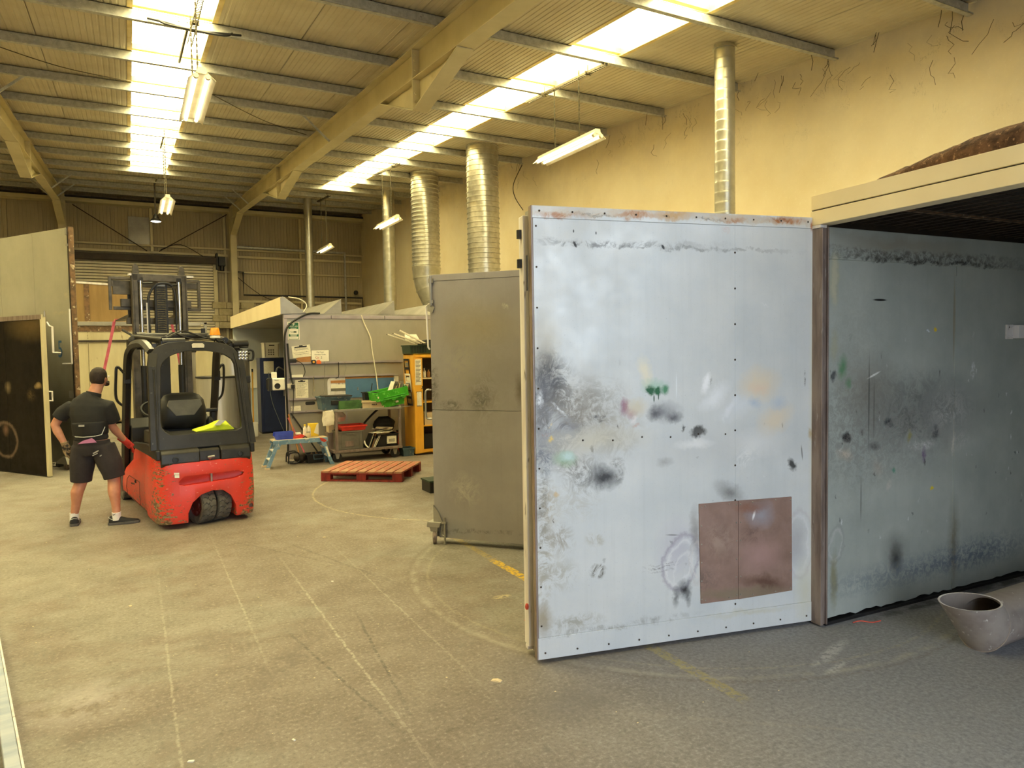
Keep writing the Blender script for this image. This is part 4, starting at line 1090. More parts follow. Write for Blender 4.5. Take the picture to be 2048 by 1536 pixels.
# fibrous insulation lying on the booth roof
ins = MB(); rings = []; rr = random.Random(9)
for i in range(40):
    t = i / 39; y = -.12 - 2.9 * t; h = .17 * min(1, (t * 2.6) ** .55) + .012; wd = .20 * min(1, .35 + t * 2.5)
    ring = []
    for j in range(16):
        a = PI * j / 15
        n = mnoise.noise(Vector((y * 9, a * 3, 2))) * .03 + mnoise.noise(Vector((y * 31, a * 9, 5))) * .018
        ring.append((.22 - wd * math.cos(a), y, 2.768 + max(0, (h + n) * math.sin(a) ** .6)))
    rings.append(ring)
ins.loft(rings, caps=True)
o = ins.build('insulation_roll', M['insul'], None, smooth=60); o.location = (3.91, 3.05, 0); o.rotation_euler = (0, 0, R1)
tag(o, 'brown fibrous insulation lying along the top of the right booth roof', 'insulation')

# --- second booth behind the big door and its grey leaf on a castor
b2 = thing('spray_booth', 'low grey spray booth hidden behind the two open doors', 'booth', (3.98, 4.62, 0))
MB().box(.0, 3.85, 0, .05, .0, 2.45).build('near_sheet', M['zinc'], b2)
MB().box(.0, 3.85, 5.0, 5.05, .0, 2.45).build('far_sheet', M['zinc'], b2)
MB().box(3.8, 3.85, .05, 5.0, .0, 2.45).build('rear_sheet', M['zinc'], b2)
MB().box(.0, 3.85, 0, 5.05, 2.45, 2.49).build('roof_sheet', M['zinc'], b2)
MB().box(-.05, .02, -.02, .08, .0, 2.49).build('hinge_post', M['brownpost'], b2)
dg = thing('booth_door', 'dull grey booth door standing half open on a red castor', 'door', (2.48, 6.22, 0), math.radians(-48.5))
GW, GH = 2.12, 2.535
MB().box(0, GW, 0, .03, 1.2735, 2.475).build('face_sheet', M['greydoor'], dg, bevel=.002)
b = MB(); b.prism([(.05, .062), (GW, .062), (GW, 1.2695), (0, 1.2695), (0, .36), (.03, .22)], 'y', 0, .03); b.build('face_sheet', M['greydoor'], dg, bevel=.002)
MB().box(0, GW, -.004, .03, 2.477, GH).build('top_strip', M['greydoor'], dg, bevel=.002)
MB().box(.01, GW, .03, .15, .06, GH - .01).build('core', M['zinc'], dg)
b = MB(); b.prism([(0, .37), (.055, .30), (.09, .215), (.02, .19), (0, .22)], 'y', -.02, -.004); b.build('bent_corner', M['zinc'], dg)
b = MB(); b.prism([(-.06, .165), (.07, .165), (.09, .215), (-.05, .215)], 'y', -.05, .06); b.prism([(-.03, .12), (.04, .12), (.05, .165), (-.04, .165)], 'y', -.03, .03)
b.build('castor_bracket', M['zinc'], dg, bevel=.004)
b = MB(); b.lathe([(.0, -.02), (.035, -.02), (.06, -.016), (.062, 0), (.06, .016), (.035, .02), (.0, .02)], 20, 0, Matrix.Translation((.005, -.01, .064)) @ Matrix.Rotation(.5, 4, 'Z') @ Matrix.Rotation(PI / 2, 4, 'Y'))
b.build('castor_wheel', M['brownpost'], dg, smooth=40)
b = MB(); b.cyl((.115, -.02, .005), (.115, -.02, .26), .01, 8); b.cyl((.09, -.02, .09), (.09, -.02, .23), .006, 8); b.cyl((.09, -.02, .09), (.115, -.02, .085), .006, 8); b.box(.08, .13, -.03, 0, .2, .22)
b.build('floor_bolt', M['zinc'], dg)
b = MB(); b.cyl((.02, -.02, 2.25), (.02, -.02, 2.52), .012, 8); b.box(.0, .045, -.025, 0, 2.46, 2.50); b.box(.0, .045, -.025, 0, 2.27, 2.30); b.prism([(-.02, 2.2), (.03, 2.18), (.05, 2.23), (.02, 2.27), (-.02, 2.26)], 'y', -.012, 0)
b.build('top_bolt', M['zinc'], dg)
b = MB(); b.tube([(-.015, .02, 2.27), (-.05, .02, 2.24), (-.035, .02, 1.86), (-.02, .02, 1.84)], .009, 6); b.build('bolt_rod', M['palepost'], dg)
b = MB(); b.tube(arc_pts([(0, -.01, 1.46), (-.045, -.03, 1.45), (-.05, -.03, 1.3), (-.045, -.03, 1.2), (0, -.01, 1.19)], 4), .011, 6); b.build('handle', M['zinc'], dg)
rv = MB()
for i in range(9): rv.sphere((.08 + .24 * i, -.005, 2.49), (.005, .003, .005), 6, 4)
rv.build('rivet', M['zinc'], dg, kind='stuff')

# --- workshop booth with the notice wall
AX, AY, AZ = 2.33, 12.62, 2.49
b3 = thing('paint_booth', 'grey sheet booth whose near side wall carries notices, rails and a blue panel', 'booth', (AX, AY, 0))
M['awall'] = pm('notice_wall_sheet', (178, 172, 156), (164, 158, 142), 1.4, .38, .3, stretch=(1, 1, .6))
M['ainner'] = pm('pale_inner_wall', (214, 220, 222), (198, 204, 206), 1.0, .45, .1)
MB().box(0.06, 5.5, 0, .05, .02, AZ - .06).build('near_wall', M['awall'], b3)
MB().box(0, .06, -.012, .06, .0, AZ).build('corner_post', M['lav'], b3, bevel=.004)
b = MB(); x = 0
for w in (.82, .98, 1.1, 1.2, 1.3): b.box(x + .004, x + w - .004, -.02, .05, AZ - .058, AZ); x += w
b.build('top_rail', M['lav'], b3, bevel=.003)
MB().box(0, 5.5, 6.8, 6.85, 0, AZ).build('far_wall', M['ainner'], b3)
MB().box(.25, .95, 6.76, 6.80, .95, 1.68).build('inner_pale_panel', M['white'], b3)
MB().box(5.45, 5.5, .05, 6.8, 0, AZ).build('rear_wall', M['awall'], b3)
MB().box(0, 5.5, 0, 6.85, AZ, AZ + .03).build('roof_sheet', M['zinc'], b3)
for (xa, xv, zt) in ((-.05, .42, .30), ):
    MB().prism([(-.05, AZ + .012), (-.05, AZ + .30), (.0, AZ + .32), (.40, AZ + .035)], 'y', -.02, 6.85).build('roof_hood', M['zinc'], b3, bevel=.004)
MB().prism([(-.052, AZ + .008), (-.05, AZ + .305), (-.045, AZ + .305), (-.045, AZ + .008)], 'y', -.03, 6.86).build('hood_fascia', M['fascia'], b3)
for xr, zt in ((1.01, .295), (2.0, .285), (3.1, .30), (4.4, .30)):
    MB().prism([(xr - .32, AZ + .03), (xr, AZ + zt), (xr + .004, AZ + .03)], 'y', 0, 6.8).build('roof_hood', M['zinc'], b3, bevel=.003)
for z, x1 in ((1.655, 2.12), (1.41, 1.96), (1.03, .66), (.81, .66)):
    b = MB(); b.box(.06, x1, -.035, 0, z - .02, z - .012); b.box(.06, x1, -.035, -.029, z - .02, z + .02); b.build('wall_rail', M['lav'], b3, bevel=.002)
MB().box(1.04, 1.065, -.006, 0, .05, 1.40).build('wall_seam', M['lav'], b3)
b = MB(); b.prism(rrect(.33, .5, .92, .98, .025), 'y', -.001, 0); b.build('black_smudge', M['black'], b3)

# --- left: booth with door number 5, soot and shade painted on, and the darker door before it
d5 = thing('booth_door', 'tall booth door numbered 5 with soot, painted-in shade and a rusty free edge', 'door', (-.80, 13.39, 0), math.radians(123.4))
H5 = 3.90
for x0, x1 in ((.02, 1.055), (1.06, 2.09), (2.095, 3.6)):
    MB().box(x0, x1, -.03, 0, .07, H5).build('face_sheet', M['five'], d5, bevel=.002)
MB().box(.05, 3.6, -.10, -.03, .07, H5 - .02).build('core', M['zinc'], d5)
b = MB(); b.box(-.012, .02, -.065, .012, .08, H5 + .01); b.build('rusty_edge', M['rust'], d5, bevel=.006)
MB().box(.022, .045, .0, .014, .08, H5).build('edge_seal', M['black'], d5)
b = MB(); b.cyl((.035, .025, 1.72), (.035, .025, 2.6), .014, 8); b.cyl((.035, .025, 1.72), (.28, .03, 1.72), .012, 8); b.build('bolt_rod', M['palepost'], d5)
b = MB(); b.box(.03, .07, .0, .03, 3.78, 3.88); b.box(.02, .06, 0, .03, 3.6, 3.64); b.build('hinge', M['zinc'], d5)
b = MB(); b.prism(rrect(.07, .19, 1.16, 1.28, .02), 'y', 0, .006); b.build('recess_handle', M['zinc'], d5)
text('5', 'door_number', .40, pm('blue_number_paint', (62, 104, 140), None, 5, .6), d5, (.385, .004, 1.945), (PI / 2, 0, PI), sx=.72)
b = MB(); b.prism([(.05, .10), (.42, .10), (.18, .22), (.1, .22)], 'y', -.02, .16); b.build('castor_bracket', M['zinc'], d5)
MB().lathe([(0, -.02), (.05, -.02), (.075, -.015), (.075, .015), (.05, .02), (0, .02)], 18, 0, Matrix.Translation((.2, .08, .076)) @ Matrix.Rotation(PI / 2, 4, 'X')).build('castor_wheel', M['brownpost'], d5, smooth=40)
MB().box(.6, 3.6, -.10, .0, .0, .068).build('rubber_skirt', M['black'], d5)
dd = thing('booth_door', 'lower dark brown soot-coated door in front of the door numbered 5', 'door', (-1.17, 12.79, 0), math.radians(123.9))
HD = 2.475
for x0, x1 in ((.03, 1.04), (1.045, 2.2)):
    MB().box(x0, x1, -.03, 0, .02, 2.40).build('face_sheet', M['darkdoor'], dd, bevel=.002)
MB().box(-.01, 2.2, -.06, .012, 2.402, HD).build('top_strip', M['brownpost'], dd, bevel=.003)
b = MB(); b.box(-.03, .03, -.045, .01, .012, HD); b.build('pale_edge', M['cream_panel'], dd, bevel=.006)
MB().box(.03, 2.2, -.08, -.03, .03, 2.40).build('core', M['dark'], dd)
b = MB(); b.tube([(-.06, -.03, 1.31), (-.14, -.03, 1.31), (-.14, -.03, 1.17), (-.06, -.03, 1.17)], .012, 6); b.build('handle', M['palepost'], dd)
b = MB(); b.box(-.21, -.17, -.05, -.04, 1.9, 2.29); b.tube([(-.06, -.045, 2.36), (-.12, -.045, 2.30), (-.19, -.045, 2.285)], .01, 6); b.tube([(-.19, -.045, 1.90), (-.38, -.045, 1.895)], .01, 6)
b.build('latch_bar', M['palepost'], dd)
b = MB(); b.tube([(-.06, -.03, .22), (-.13, -.03, .23), (-.13, -.03, .19), (-.06, -.03, .19)], .008, 6); b.cyl((-.05, -.02, 2.44), (-.05, -.02, 2.53), .012, 6); b.build('lower_catch', M['zinc'], dd)

# --- big curing oven at the back left
ov = thing('curing_oven', 'cream and brown panelled oven standing before the roller shutter', 'oven', (-1.16, 22.0, 0))
MB().box(-2.5, 1.18, .0, .05, 2.77, 3.80).build('brown_board', M['ochre'], ov, bevel=.004)
MB().box(.12, .24, -.02, .0, 2.77, 3.76).build('board_stile', M['rust'], ov)
MB().prism([(-2.5, 3.88), (1.2, 3.72), (1.2, 3.77), (-2.5, 3.95)], 'y', -.02, .06).build('top_flashing', M['palepost'], ov)
MB().box(-2.5, 2.94, -.06, .02, 2.66, 2.76).build('cross_beam', M['zinc'], ov, bevel=.006)
MB().box(3.02, 3.10, -.06, .02, 2.30, 2.76).build('beam_stub', M['zinc'], ov, bevel=.006)
MB().box(2.94, 3.10, -.06, .02, 2.70, 2.76).build('beam_end', M['zinc'], ov)
MB().box(-2.5, 1.4, -.02, .03, 2.50, 2.655).build('rust_strip', M['rust'], ov)
MB().box(-2.5, 2.3, -.05, .03, 2.22, 2.27).build('lower_rail', M['dark'], ov)
for x0, x1 in ((-2.5, .16), (.17, 2.0), (2.01, 3.4)):
    MB().box(x0, x1, .0, .05, 2.275, 2.495).build('cream_sheet', M['cream_panel'], ov)
    MB().box(x0, x1, .0, .05, .1, 2.215).build('cream_sheet', M['cream_panel'], ov, bevel=.003)
b = MB(); b.prism([(.42, .1), (1.6, .1), (1.6, 1.30), (.42, 1.32)], 'y', -.05, -.005); b.build('access_hatch', M['cream_panel'], ov, bevel=.004)
MB().box(-2.5, 3.4, .05, 2.4, .05, 2.2).build('oven_body', M['cream_panel'], ov)

# stainless vats seen through the cab
def vat(name, label, x, y, r, z1, lid=True):
    t = thing(name, label, 'vat', (x, y, 0))
    MB().lathe([(r, .1), (r, z1), (r - .012, z1), (r - .012, z1 - .1)], 48, close=False).build('shell', M['stainless'], t, smooth=30)
    MB().lathe([(r + .012, z1 - .035), (r + .02, z1 - .02), (r + .012, z1)], 48, close=False).build('rim', M['black'], t, smooth=30)
    MB().lathe([(r - .02, .1), (0, .1)], 40, close=False).build('base', M['zinc'], t)
    for k in range(3):
        a = 2 * PI * k / 3 + .5; MB().cyl((r * .8 * math.cos(a), r * .8 * math.sin(a), 0), (r * .8 * math.cos(a), r * .8 * math.sin(a), .12), .03, 8).build('foot', M['zinc'], t)
    h = MB(); a = -1.9
    p = [(math.cos(a) * (r + .0), math.sin(a) * r, .55), (math.cos(a) * (r + .07), math.sin(a) * (r + .07), .53), (math.cos(a) * (r + .07), math.sin(a) * (r + .07), .28), (math.cos(a) * r, math.sin(a) * r, .26)]
    h.tube(p, .014, 6); h.build('handle', M['chrome'], t)
    return t
vat('stainless_vat', 'large open stainless vat behind the right window of the forklift cab', 1.52, 15.3, .40, 1.40)
vat('stainless_vat', 'taller stainless vat standing behind the large open one', 1.95, 16.6, .36, 1.86)
vat('stainless_vat', 'narrow stainless vat behind the seat side of the cab', 1.02, 16.2, .17, 1.92)
vat('stainless_vat', 'stainless vat standing farthest left behind the forklift mast', .42, 16.4, .28, 1.45)
M['hubred'] = pm('dull_red_hub', (122, 52, 44), (86, 44, 38), 12, .6)
# ---------------------------------------------------------------- forklift (local x right, y forward, z up; rear face at y=0)
FR = math.radians(8.9)
fk = thing('forklift', 'red counterbalance forklift with scraped paint, black cab and raised mast', 'forklift', (.685, 8.165, 0), FR)
def booled(mb, cutters, name, mat, parent, bevel=.012, smooth=40):
    o = mb.build(name, mat, parent)
    tmp = []
    for c in cutters:
        q = c.build('cut', mat); q.parent = parent; tmp.append(q)
        m = o.modifiers.new('b', 'BOOLEAN'); m.object = q; m.operation = 'DIFFERENCE'; m.solver = 'EXACT'
    if bevel:
        b = o.modifiers.new('e', 'BEVEL'); b.width = bevel; b.segments = 2; b.limit_method = 'ANGLE'; b.angle_limit = math.radians(50)
    bake(o)
    for q in tmp: bpy.data.objects.remove(q, do_unlink=True)
    me = o.data; me.polygons.foreach_set('use_smooth', [True] * len(me.polygons)); me.set_sharp_from_angle(angle=math.radians(smooth))
    return o
half = [(.515, .60), (.515, .16), (.50, .09), (.47, .045), (.42, .018), (.30, .0), (.15, -.012), (0, -.015)]
plan = half + [(-x, y) for x, y in reversed(half[:-1])]
cw = MB(); n = len(plan)
def lv(z, k, dy=0): return [(x * k, (y - .3) * (1 if y > .3 else k) + .3 + dy, z) for x, y in plan]
cw.loft([lv(.06, .955), lv(.10, .975), lv(.30, 1.0), lv(.60, .985), lv(.785, .955)])
arch = [(-.22, -.1), (-.215, .16), (-.17, .27), (-.08, .345), (.03, .375), (.14, .365), (.22, .30), (.275, .18), (.28, -.1)]
cut1 = MB().prism(arch, 'y', -.2, .5)
cut2 = MB().prism([(-.43, .9), (-.43, .79), (-.40, .775), (-.335, .692), (.335, .692), (.40, .775), (.43, .79), (.43, .9)], 'y', -.2, .8)
slot = [(-.30, .50), (-.24, .555), (.30, .56), (.375, .53), (.36, .50), (.28, .475), (-.24, .455), (-.29, .47)]
cut3 = MB().prism(slot, 'y', -.2, .075)
cut4 = MB().cyl((.445, -.2, .14), (.445, .1, .14), .03, 16)
booled(cw, [cut1, cut2, cut3, cut4], 'counterweight', M['forkred'], fk)
MB().cyl((.035, .03, .45), (.035, .03, .57), .012, 8).build('tow_pin', M['zinc'], fk)
b = MB(); b.prism([(-.335, .55), (-.29, .545), (-.29, .575), (-.335, .58)], 'y', -.003, -.001); b.prism([(-.34, .585), (-.29, .58), (-.29, .60), (-.34, .605)], 'y', -.003, -.001)
b.build('badge', M['white'], fk)
for s in (-1, 1):
    b = MB()
    prof = [(.615, .075), (1.78, .09), (1.92, .16), (1.96, .24), (1.88, .36), (1.62, .50), (1.42, .62), (1.38, .72), (1.30, .765), (.615, .775)]
    k = len(prof)
    def wall(d, shrink=0): return [(s * (d - (.05 if z > .6 else .0) - (.06 if z < .12 else 0)), y, z) for y, z in prof]
    b.loft([wall(.40), wall(.525), [(s * (.545 - (.05 if z > .6 else 0) - (.06 if z < .12 else 0)), .66 + (y - .66) * .96, .4 + (z - .4) * .92) for y, z in prof]])
    o = b.build('side_cover', M['forkred'], fk, smooth=50)
    b = MB(); b.tube([(s * .546, y, z) for y, z in ((.74, .17), (1.55, .18), (1.62, .25), (1.55, .36), (1.38, .42), (.74, .43))], .004, 4, closed=True); b.build('side_panel_groove', M['hubred'], fk)
    b = MB()
    for i in range(4): b.box(s * .546, s * .548, 1.05 + i * .06, 1.09 + i * .06, .355 - .006 * i, .375 - .006 * i)
    b.build('worn_lettering', M['ink'], fk)
# deck (battery hood) with recess, knobs and T handle
b = MB(); prof = [(.012, .695), (.03, .80), (.06, .828), (.12, .845), (.52, .85), (.52, .6), (.1, .6)]
for x0, x1 in ((-.455, -.075), (.14, .455)): b.prism(prof, 'x', x0, x1)
b.prism([(.045, .695), (.06, .80), (.09, .82), (.52, .845), (.52, .6), (.1, .6)], 'x', -.075, .14)
b.build('rear_hood', M['blacksteel'], fk, bevel=.01)
for s in (-1, 1):
    b = MB(); b.prism([(.02, .74), (.54, .75), (1.33, .75), (1.33, .82), (.54, .87), (.02, .845)], 'x', s * .50, s * .455); b.build('hood_trim', M['black'], fk, bevel=.012)
    b = MB(); b.prism([(.55, .75), (1.33, .75), (1.33, .81), (.55, .86)], 'x', s * .455, s * .40); b.build('hood_ledge', M['black'], fk, bevel=.006)
for x in (-.315, .345):
    b = MB(); b.lathe([(.03, 0), (.03, .012), (.02, .014), (.018, .006), (0, .006)], 18, 0, Matrix.Translation((x, .017, .735)) @ Matrix.Rotation(PI / 2 - .15, 4, 'X')); b.build('hood_knob', M['black'], fk, smooth=40)
b = MB(); b.cyl((.03, .05, .71), (.03, -.005, .735), .014, 8); b.cyl((-.005, -.01, .735), (.065, -.01, .74), .012, 8); b.build('latch_handle', M['zinc'], fk)
# cab floor, tub and chassis
MB().box(-.46, .46, .52, 1.32, .45, .80).build('battery_box', M['black'], fk)
MB().box(-.44, .44, .45, 1.9, .14, .45).build('chassis', M['black'], fk)
MB().box(-.42, .42, .16, .56, .62, .985).build('inner_deck', M['black'], fk, bevel=.01)
MB().box(-.5, .5, 1.3, 2.0, .33, .42).build('cab_floor', M['black'], fk, bevel=.01)
MB().prism([(1.62, .42), (1.98, .42), (1.98, 1.0), (1.86, 1.06), (1.70, .95)], 'x', -.46, .46).build('dashboard', M['black'], fk, bevel=.015)
b = MB(); b.cyl((-.2, 1.72, .98), (-.2, 1.60, 1.16), .03, 10); b.tube([(-.2 + .16 * math.cos(2 * PI * i / 20), 1.58 + .11 * math.sin(2 * PI * i / 20), 1.17 + .09 * math.sin(2 * PI * i / 20)) for i in range(20)], .016, 6, closed=True); b.build('steering_wheel', M['black'], fk)
b = MB(); b.box(-.44, -.24, .62, 1.0, .80, .985); b.build('side_console', M['blacksteel'], fk, bevel=.015)
MB().lathe([(.03, 0), (.03, .015), (.016, .03), (.014, .045), (0, .045)], 12, 0, Matrix.Translation((-.36, .72, .985))).build('filler_cap', M['chrome'], fk, smooth=40)
# rear window frame that also forms the rear arch of the guard
def polar(pts, n=56, c=(0, 1.4)):
    # resample an outline by angle about c
    P = pts; out = []
    for k in range(n):
        a = 2 * PI * k / n + .01; dx, dz = math.cos(a), math.sin(a); best = None
        for i in range(len(P)):
            x1, z1 = P[i][0] - c[0], P[i][1] - c[1]; x2, z2 = P[(i + 1) % len(P)][0] - c[0], P[(i + 1) % len(P)][1] - c[1]
            ex, ez = x2 - x1, z2 - z1; den = dx * ez - dz * ex
            if abs(den) < 1e-9: continue
            t = (x1 * ez - z1 * ex) / den; u = (x1 * dz - z1 * dx) / den
            if t > 0 and -1e-6 <= u <= 1 + 1e-6 and (best is None or t > best): best = t
        out.append((c[0] + dx * best, c[1] + dz * best))
    return out
outer = [(-.52, .835), (.515, .835), (.515, .9), (.475, 1.70), (.455, 1.82), (.40, 1.90), (.30, 1.955), (0, 1.985), (-.28, 1.965), (-.40, 1.925), (-.46, 1.84), (-.49, 1.70), (-.52, .9)]
inner = [(-.335, .985), (.385, .985), (.40, 1.02), (.405, 1.10), (.39, 1.72), (.37, 1.77), (.28, 1.835), (.12, 1.87), (-.1, 1.87), (-.25, 1.83), (-.34, 1.76), (-.37, 1.70), (-.415, 1.10), (-.40, 1.04)]
po, pi_ = polar(outer), polar(inner)
lean = lambda z: .10 + .25 * (z - .835) / 1.1
b = MB(); n = len(po)
vs = []
for th in (0, .05):
    vs += [(x, lean(z) + th, z) for x, z in po] + [(x, lean(z) + th, z) for x, z in pi_]
fs = []
for i in range(n):
    j = (i + 1) % n
    fs += [(i, j, n + j, n + i), (2 * n + i, 3 * n + i, 3 * n + j, 2 * n + j), (i, 2 * n + i, 2 * n + j, j), (n + i, n + j, 3 * n + j, 3 * n + i)]
b.add(vs, fs); b.build('rear_window_frame', M['blacksteel'], fk, smooth=35, bevel=.006)
for s in (-1, 1):
    b = MB(); b.tube([(s * .495, .12, .83), (s * .475, .20, 1.2), (s * .455, .31, 1.70), (s * .43, .36, 1.84)], .05, 4, flat=1.2); b.tube([(s * .47, .09, .83), (s * .445, .27, 1.68)], .012, 6)
    b.build('rear_post', M['blacksteel'], fk, bevel=.01)
    b = MB(); b.tube(arc_pts([(s * .44, .36, 1.86), (s * .465, .62, 1.955), (s * .475, 1.0, 1.96), (s * .485, 1.30, 1.92), (s * .50, 1.46, 1.78), (s * .505, 1.62, 1.30), (s * .505, 1.80, .80), (s * .50, 1.92, .42)], 6), .048, 6); b.build('side_post', M['blacksteel'], fk, smooth=50)
    b = MB(); b.tube(arc_pts([(s * .53, 1.56, 1.62), (s * .60, 1.56, 1.70), (s * .615, 1.58, 1.58), (s * .61, 1.66, 1.32), (s * .53, 1.68, 1.22)], 5), .016, 6); b.box(s * .51 - .03, s * .51 + .04, 1.5, 1.6, 1.50, 1.62); b.build('grab_handle', M['black'], fk)
MB().box(-.42, .42, .40, 1.36, 1.90, 1.925).build('roof_panel', M['black'], fk)
b = MB()
for i in range(5): b.box(-.42 + .2 * i, -.38 + .2 * i, .42, 1.34, 1.925, 1.955)
b.build('roof_bar', M['blacksteel'], fk, kind='stuff')
b = MB(); b.prism([(.08, 1.905), (-.04, 1.905), (-.045, 1.94), (-.03, 1.955), (.065, 1.955), (.085, 1.935)], 'y', .325, .335); b.build('roof_badge', M['bag'], fk)
b = MB()
for x, z in ((-.20, 1.885), (-.23, 1.88), (-.345, 1.72), (-.355, 1.69)): b.cyl((x, lean(z) - .004, z), (x, lean(z) + .004, z), .008, 8)
b.build('frame_hole', M['black'], fk, kind='stuff')
# roof rack tubes, cables, beacon, lamp
b = MB(); b.cyl((-.36, 1.50, 2.06), (.42, 1.50, 2.06), .042, 12); b.cyl((-.39, 1.50, 2.06), (-.30, 1.50, 2.06), .05, 12)
b.cyl((-.42, 1.46, 2.05), (-.30, .42, 1.99), .04, 12); b.cyl((.42, 1.46, 2.05), (.36, .52, 1.99), .035, 12)
b.cyl((-.33, .40, 1.97), (-.10, .40, 1.975), .04, 12); b.cyl((.40, .42, 1.94), (.58, .42, 1.95), .04, 12); b.cyl((-.33, .40, 1.80), (-.33, .40, 1.98), .03, 8)
b.build('roof_rack_tube', M['blacksteel'], fk, smooth=40)
b = MB(); b.box(-.50, -.36, 1.40, 1.52, 1.92, 2.02); b.lathe([(.07, 0), (.07, .05), (.03, .08)], 14, 0, Matrix.Translation((-.43, 1.40, 2.0)) @ Matrix.Rotation(PI / 2, 4, 'X')); b.tube([(-.42, 1.5, 2.06), (-.52, 1.62, 2.14)], .014, 6); b.box(.36, .40, 1.55, 1.60, 2.06, 2.16)
b.build('front_lamp', M['black'], fk)
b = MB()
for pts in (((-.30, .5, 2.0), (-.12, 1.0, 2.05), (.08, 1.35, 2.12), (.22, 1.4, 2.09), (.33, 1.3, 2.04), (.36, .8, 2.0)), ((-.28, .6, 2.01), (-.1, 1.2, 2.07), (.0, 1.4, 2.10), (.12, 1.42, 2.05), (.25, 1.4, 2.02), (.34, 1.2, 2.03))):
    b.tube(arc_pts(pts, 6), .011, 5)
rr = random.Random(4)
for k in range(6):
    p = [Vector((.26 + .05 * k, .42 + rr.uniform(-.03, .05), 1.97 - .012 * k)) + Vector((rr.uniform(-.06, .06), rr.uniform(-.04, .04), rr.uniform(-.05, .04))) for _ in range(5)]
    b.tube(arc_pts(p, 4), .008, 5)
b.build('roof_cable', M['black'], fk)
bc = MB(); bc.lathe([(.055, 0), (.055, .02), (.05, .03)], 18, 0, Matrix.Translation((.245, .5, 2.015))); o = bc.build('beacon_base', M['white'], fk, smooth=40)
MB().lathe([(.058, .03), (.055, .05), (.046, .10), (.04, .115), (0, .118)], 18, 0, Matrix.Translation((.245, .5, 2.015))).build('beacon_lens', M['amber'], o, smooth=40)
wl = MB(); wl.box(.435, .545, .30, .35, 1.75, 1.87); wl = wl.build('work_lamp', M['black'], fk, bevel=.006)
g = MB()
for i in range(3):
    for j in range(3): g.lathe([(.016, 0), (.016, .004), (.008, .006), (0, .006)], 8, 0, Matrix.Translation((.455 + .035 * i, .30, 1.775 + .035 * j)) @ Matrix.Rotation(PI / 2, 4, 'X'))
g.box(.441, .539, .2985, .30, 1.756, 1.864); g.build('lamp_lens', M['chrome'], wl)
MB().tube(arc_pts([(.555, .34, 1.755), (.60, .34, 1.76), (.615, .34, 1.80), (.61, .34, 1.86), (.57, .34, 1.875), (.55, .34, 1.86)], 4), .013, 6).build('lamp_bracket', M['black'], wl)
b = MB(); b.box(.50, .56, .28, .36, 1.50, 1.58); b.build('post_clamp', M['black'], fk, bevel=.008)
# seat
b = MB(); rings = []
for z, w, y, d in ((.98, .22, .98, .10), (1.05, .25, .96, .12), (1.18, .255, .95, .12), (1.30, .235, .97, .11), (1.36, .19, .985, .09), (1.385, .12, .99, .05)):
    rings.append([(-.03 + w * math.copysign(abs(math.cos(a)) ** .6, math.cos(a)), y + d * math.copysign(abs(math.sin(a)) ** .7, math.sin(a)), z) for a in [2 * PI * i / 24 for i in range(24)]])
b.loft(rings); st = b.build('seat', M['black'], fk, smooth=60)
b = MB(); b.prism([(-.20, 1.31), (.14, 1.31), (.16, 1.25), (.07, 1.13), (-.13, 1.13), (-.22, 1.25)], 'y', .822, .84); b.build('seat_back_panel', M['grey'], st, bevel=.006)
MB().box(-.27, .21, .95, 1.5, .82, .99).build('seat_cushion', M['black'], st, bevel=.03)
b = MB(); b.box(.22, .38, 1.0, 1.08, 1.14, 1.18); b.box(.30, .36, 1.02, 1.10, .95, 1.14); b.sphere((.28, 1.02, 1.0), (.05, .05, .09), 10, 6); b.build('armrest', M['black'], fk, bevel=.012)
# wheels
def tyre(cx, cy, r, w, yaw, name='rear_wheel', hub=True):
    Mx = Matrix.Translation((cx, cy, r)) @ Matrix.Rotation(yaw, 4, 'Z') @ Matrix.Rotation(PI / 2, 4, 'Y')
    b = MB(); ri = r * .6
    b.lathe([(ri, -w * .40), (r * .80, -w * .5), (r * .93, -w * .5), (r * .95, -w * .42), (r * .95, w * .42), (r * .93, w * .5), (r * .80, w * .5), (ri, w * .40)], 40, 0, Mx, close=False)
    nb = 20
    for i in range(nb):
        a0 = 2 * PI * i / nb; da = 2 * PI / nb * .80
        for sgn in (-1, 1):
            vs = []
            for (aa, zz) in ((0, 0), (.18, .10), (-.02, .24), (.10, .47)):
                for e in (0, da): 
                    a = a0 + aa * .5 + e + (0 if sgn > 0 else .5 * 2 * PI / nb)
                    for rr_ in (r * .94, r): vs.append((rr_ * math.cos(a), rr_ * math.sin(a), sgn * zz * w))
            fs = []
            for k in range(3):
                o = 4 * k; fs += [(o + 1, o + 3, o + 7, o + 5), (o, o + 1, o + 5, o + 4), (o + 2, o + 6, o + 7, o + 3)]
            fs += [(0, 2, 3, 1), (12, 13, 15, 14)]
            b.add(vs, fs, 0, Mx)
    t = b.build(name, M['rubber'], fk)
    h = MB(); h.lathe([(ri + .004, -w * .42), (ri + .004, -w * .36), (ri * .9, -w * .30), (ri * .55, -w * .26), (ri * .5, -w * .38), (0, -w * .38)], 28, 0, Mx, close=False)
    h.lathe([(ri + .004, w * .42), (ri + .004, w * .36), (ri * .9, w * .30), (0, w * .28)], 28, 0, Mx, close=False)
    for i in range(6):
        a = 2 * PI * i / 6; h.lathe([(.02, -w * .40), (.02, -w * .26)], 8, 0, Mx @ Matrix.Translation((ri * .72 * math.cos(a), ri * .72 * math.sin(a), 0)))
    h.build('wheel_hub', M['hubred'], t, smooth=40)
    return t
YAW = math.radians(14)
tyre(-.045, .195, .205, .15, YAW); tyre(.125, .235, .205, .15, YAW)
b = MB(); b.box(-.12, .2, .2, .34, .38, .45); b.build('steer_axle', M['black'], fk)
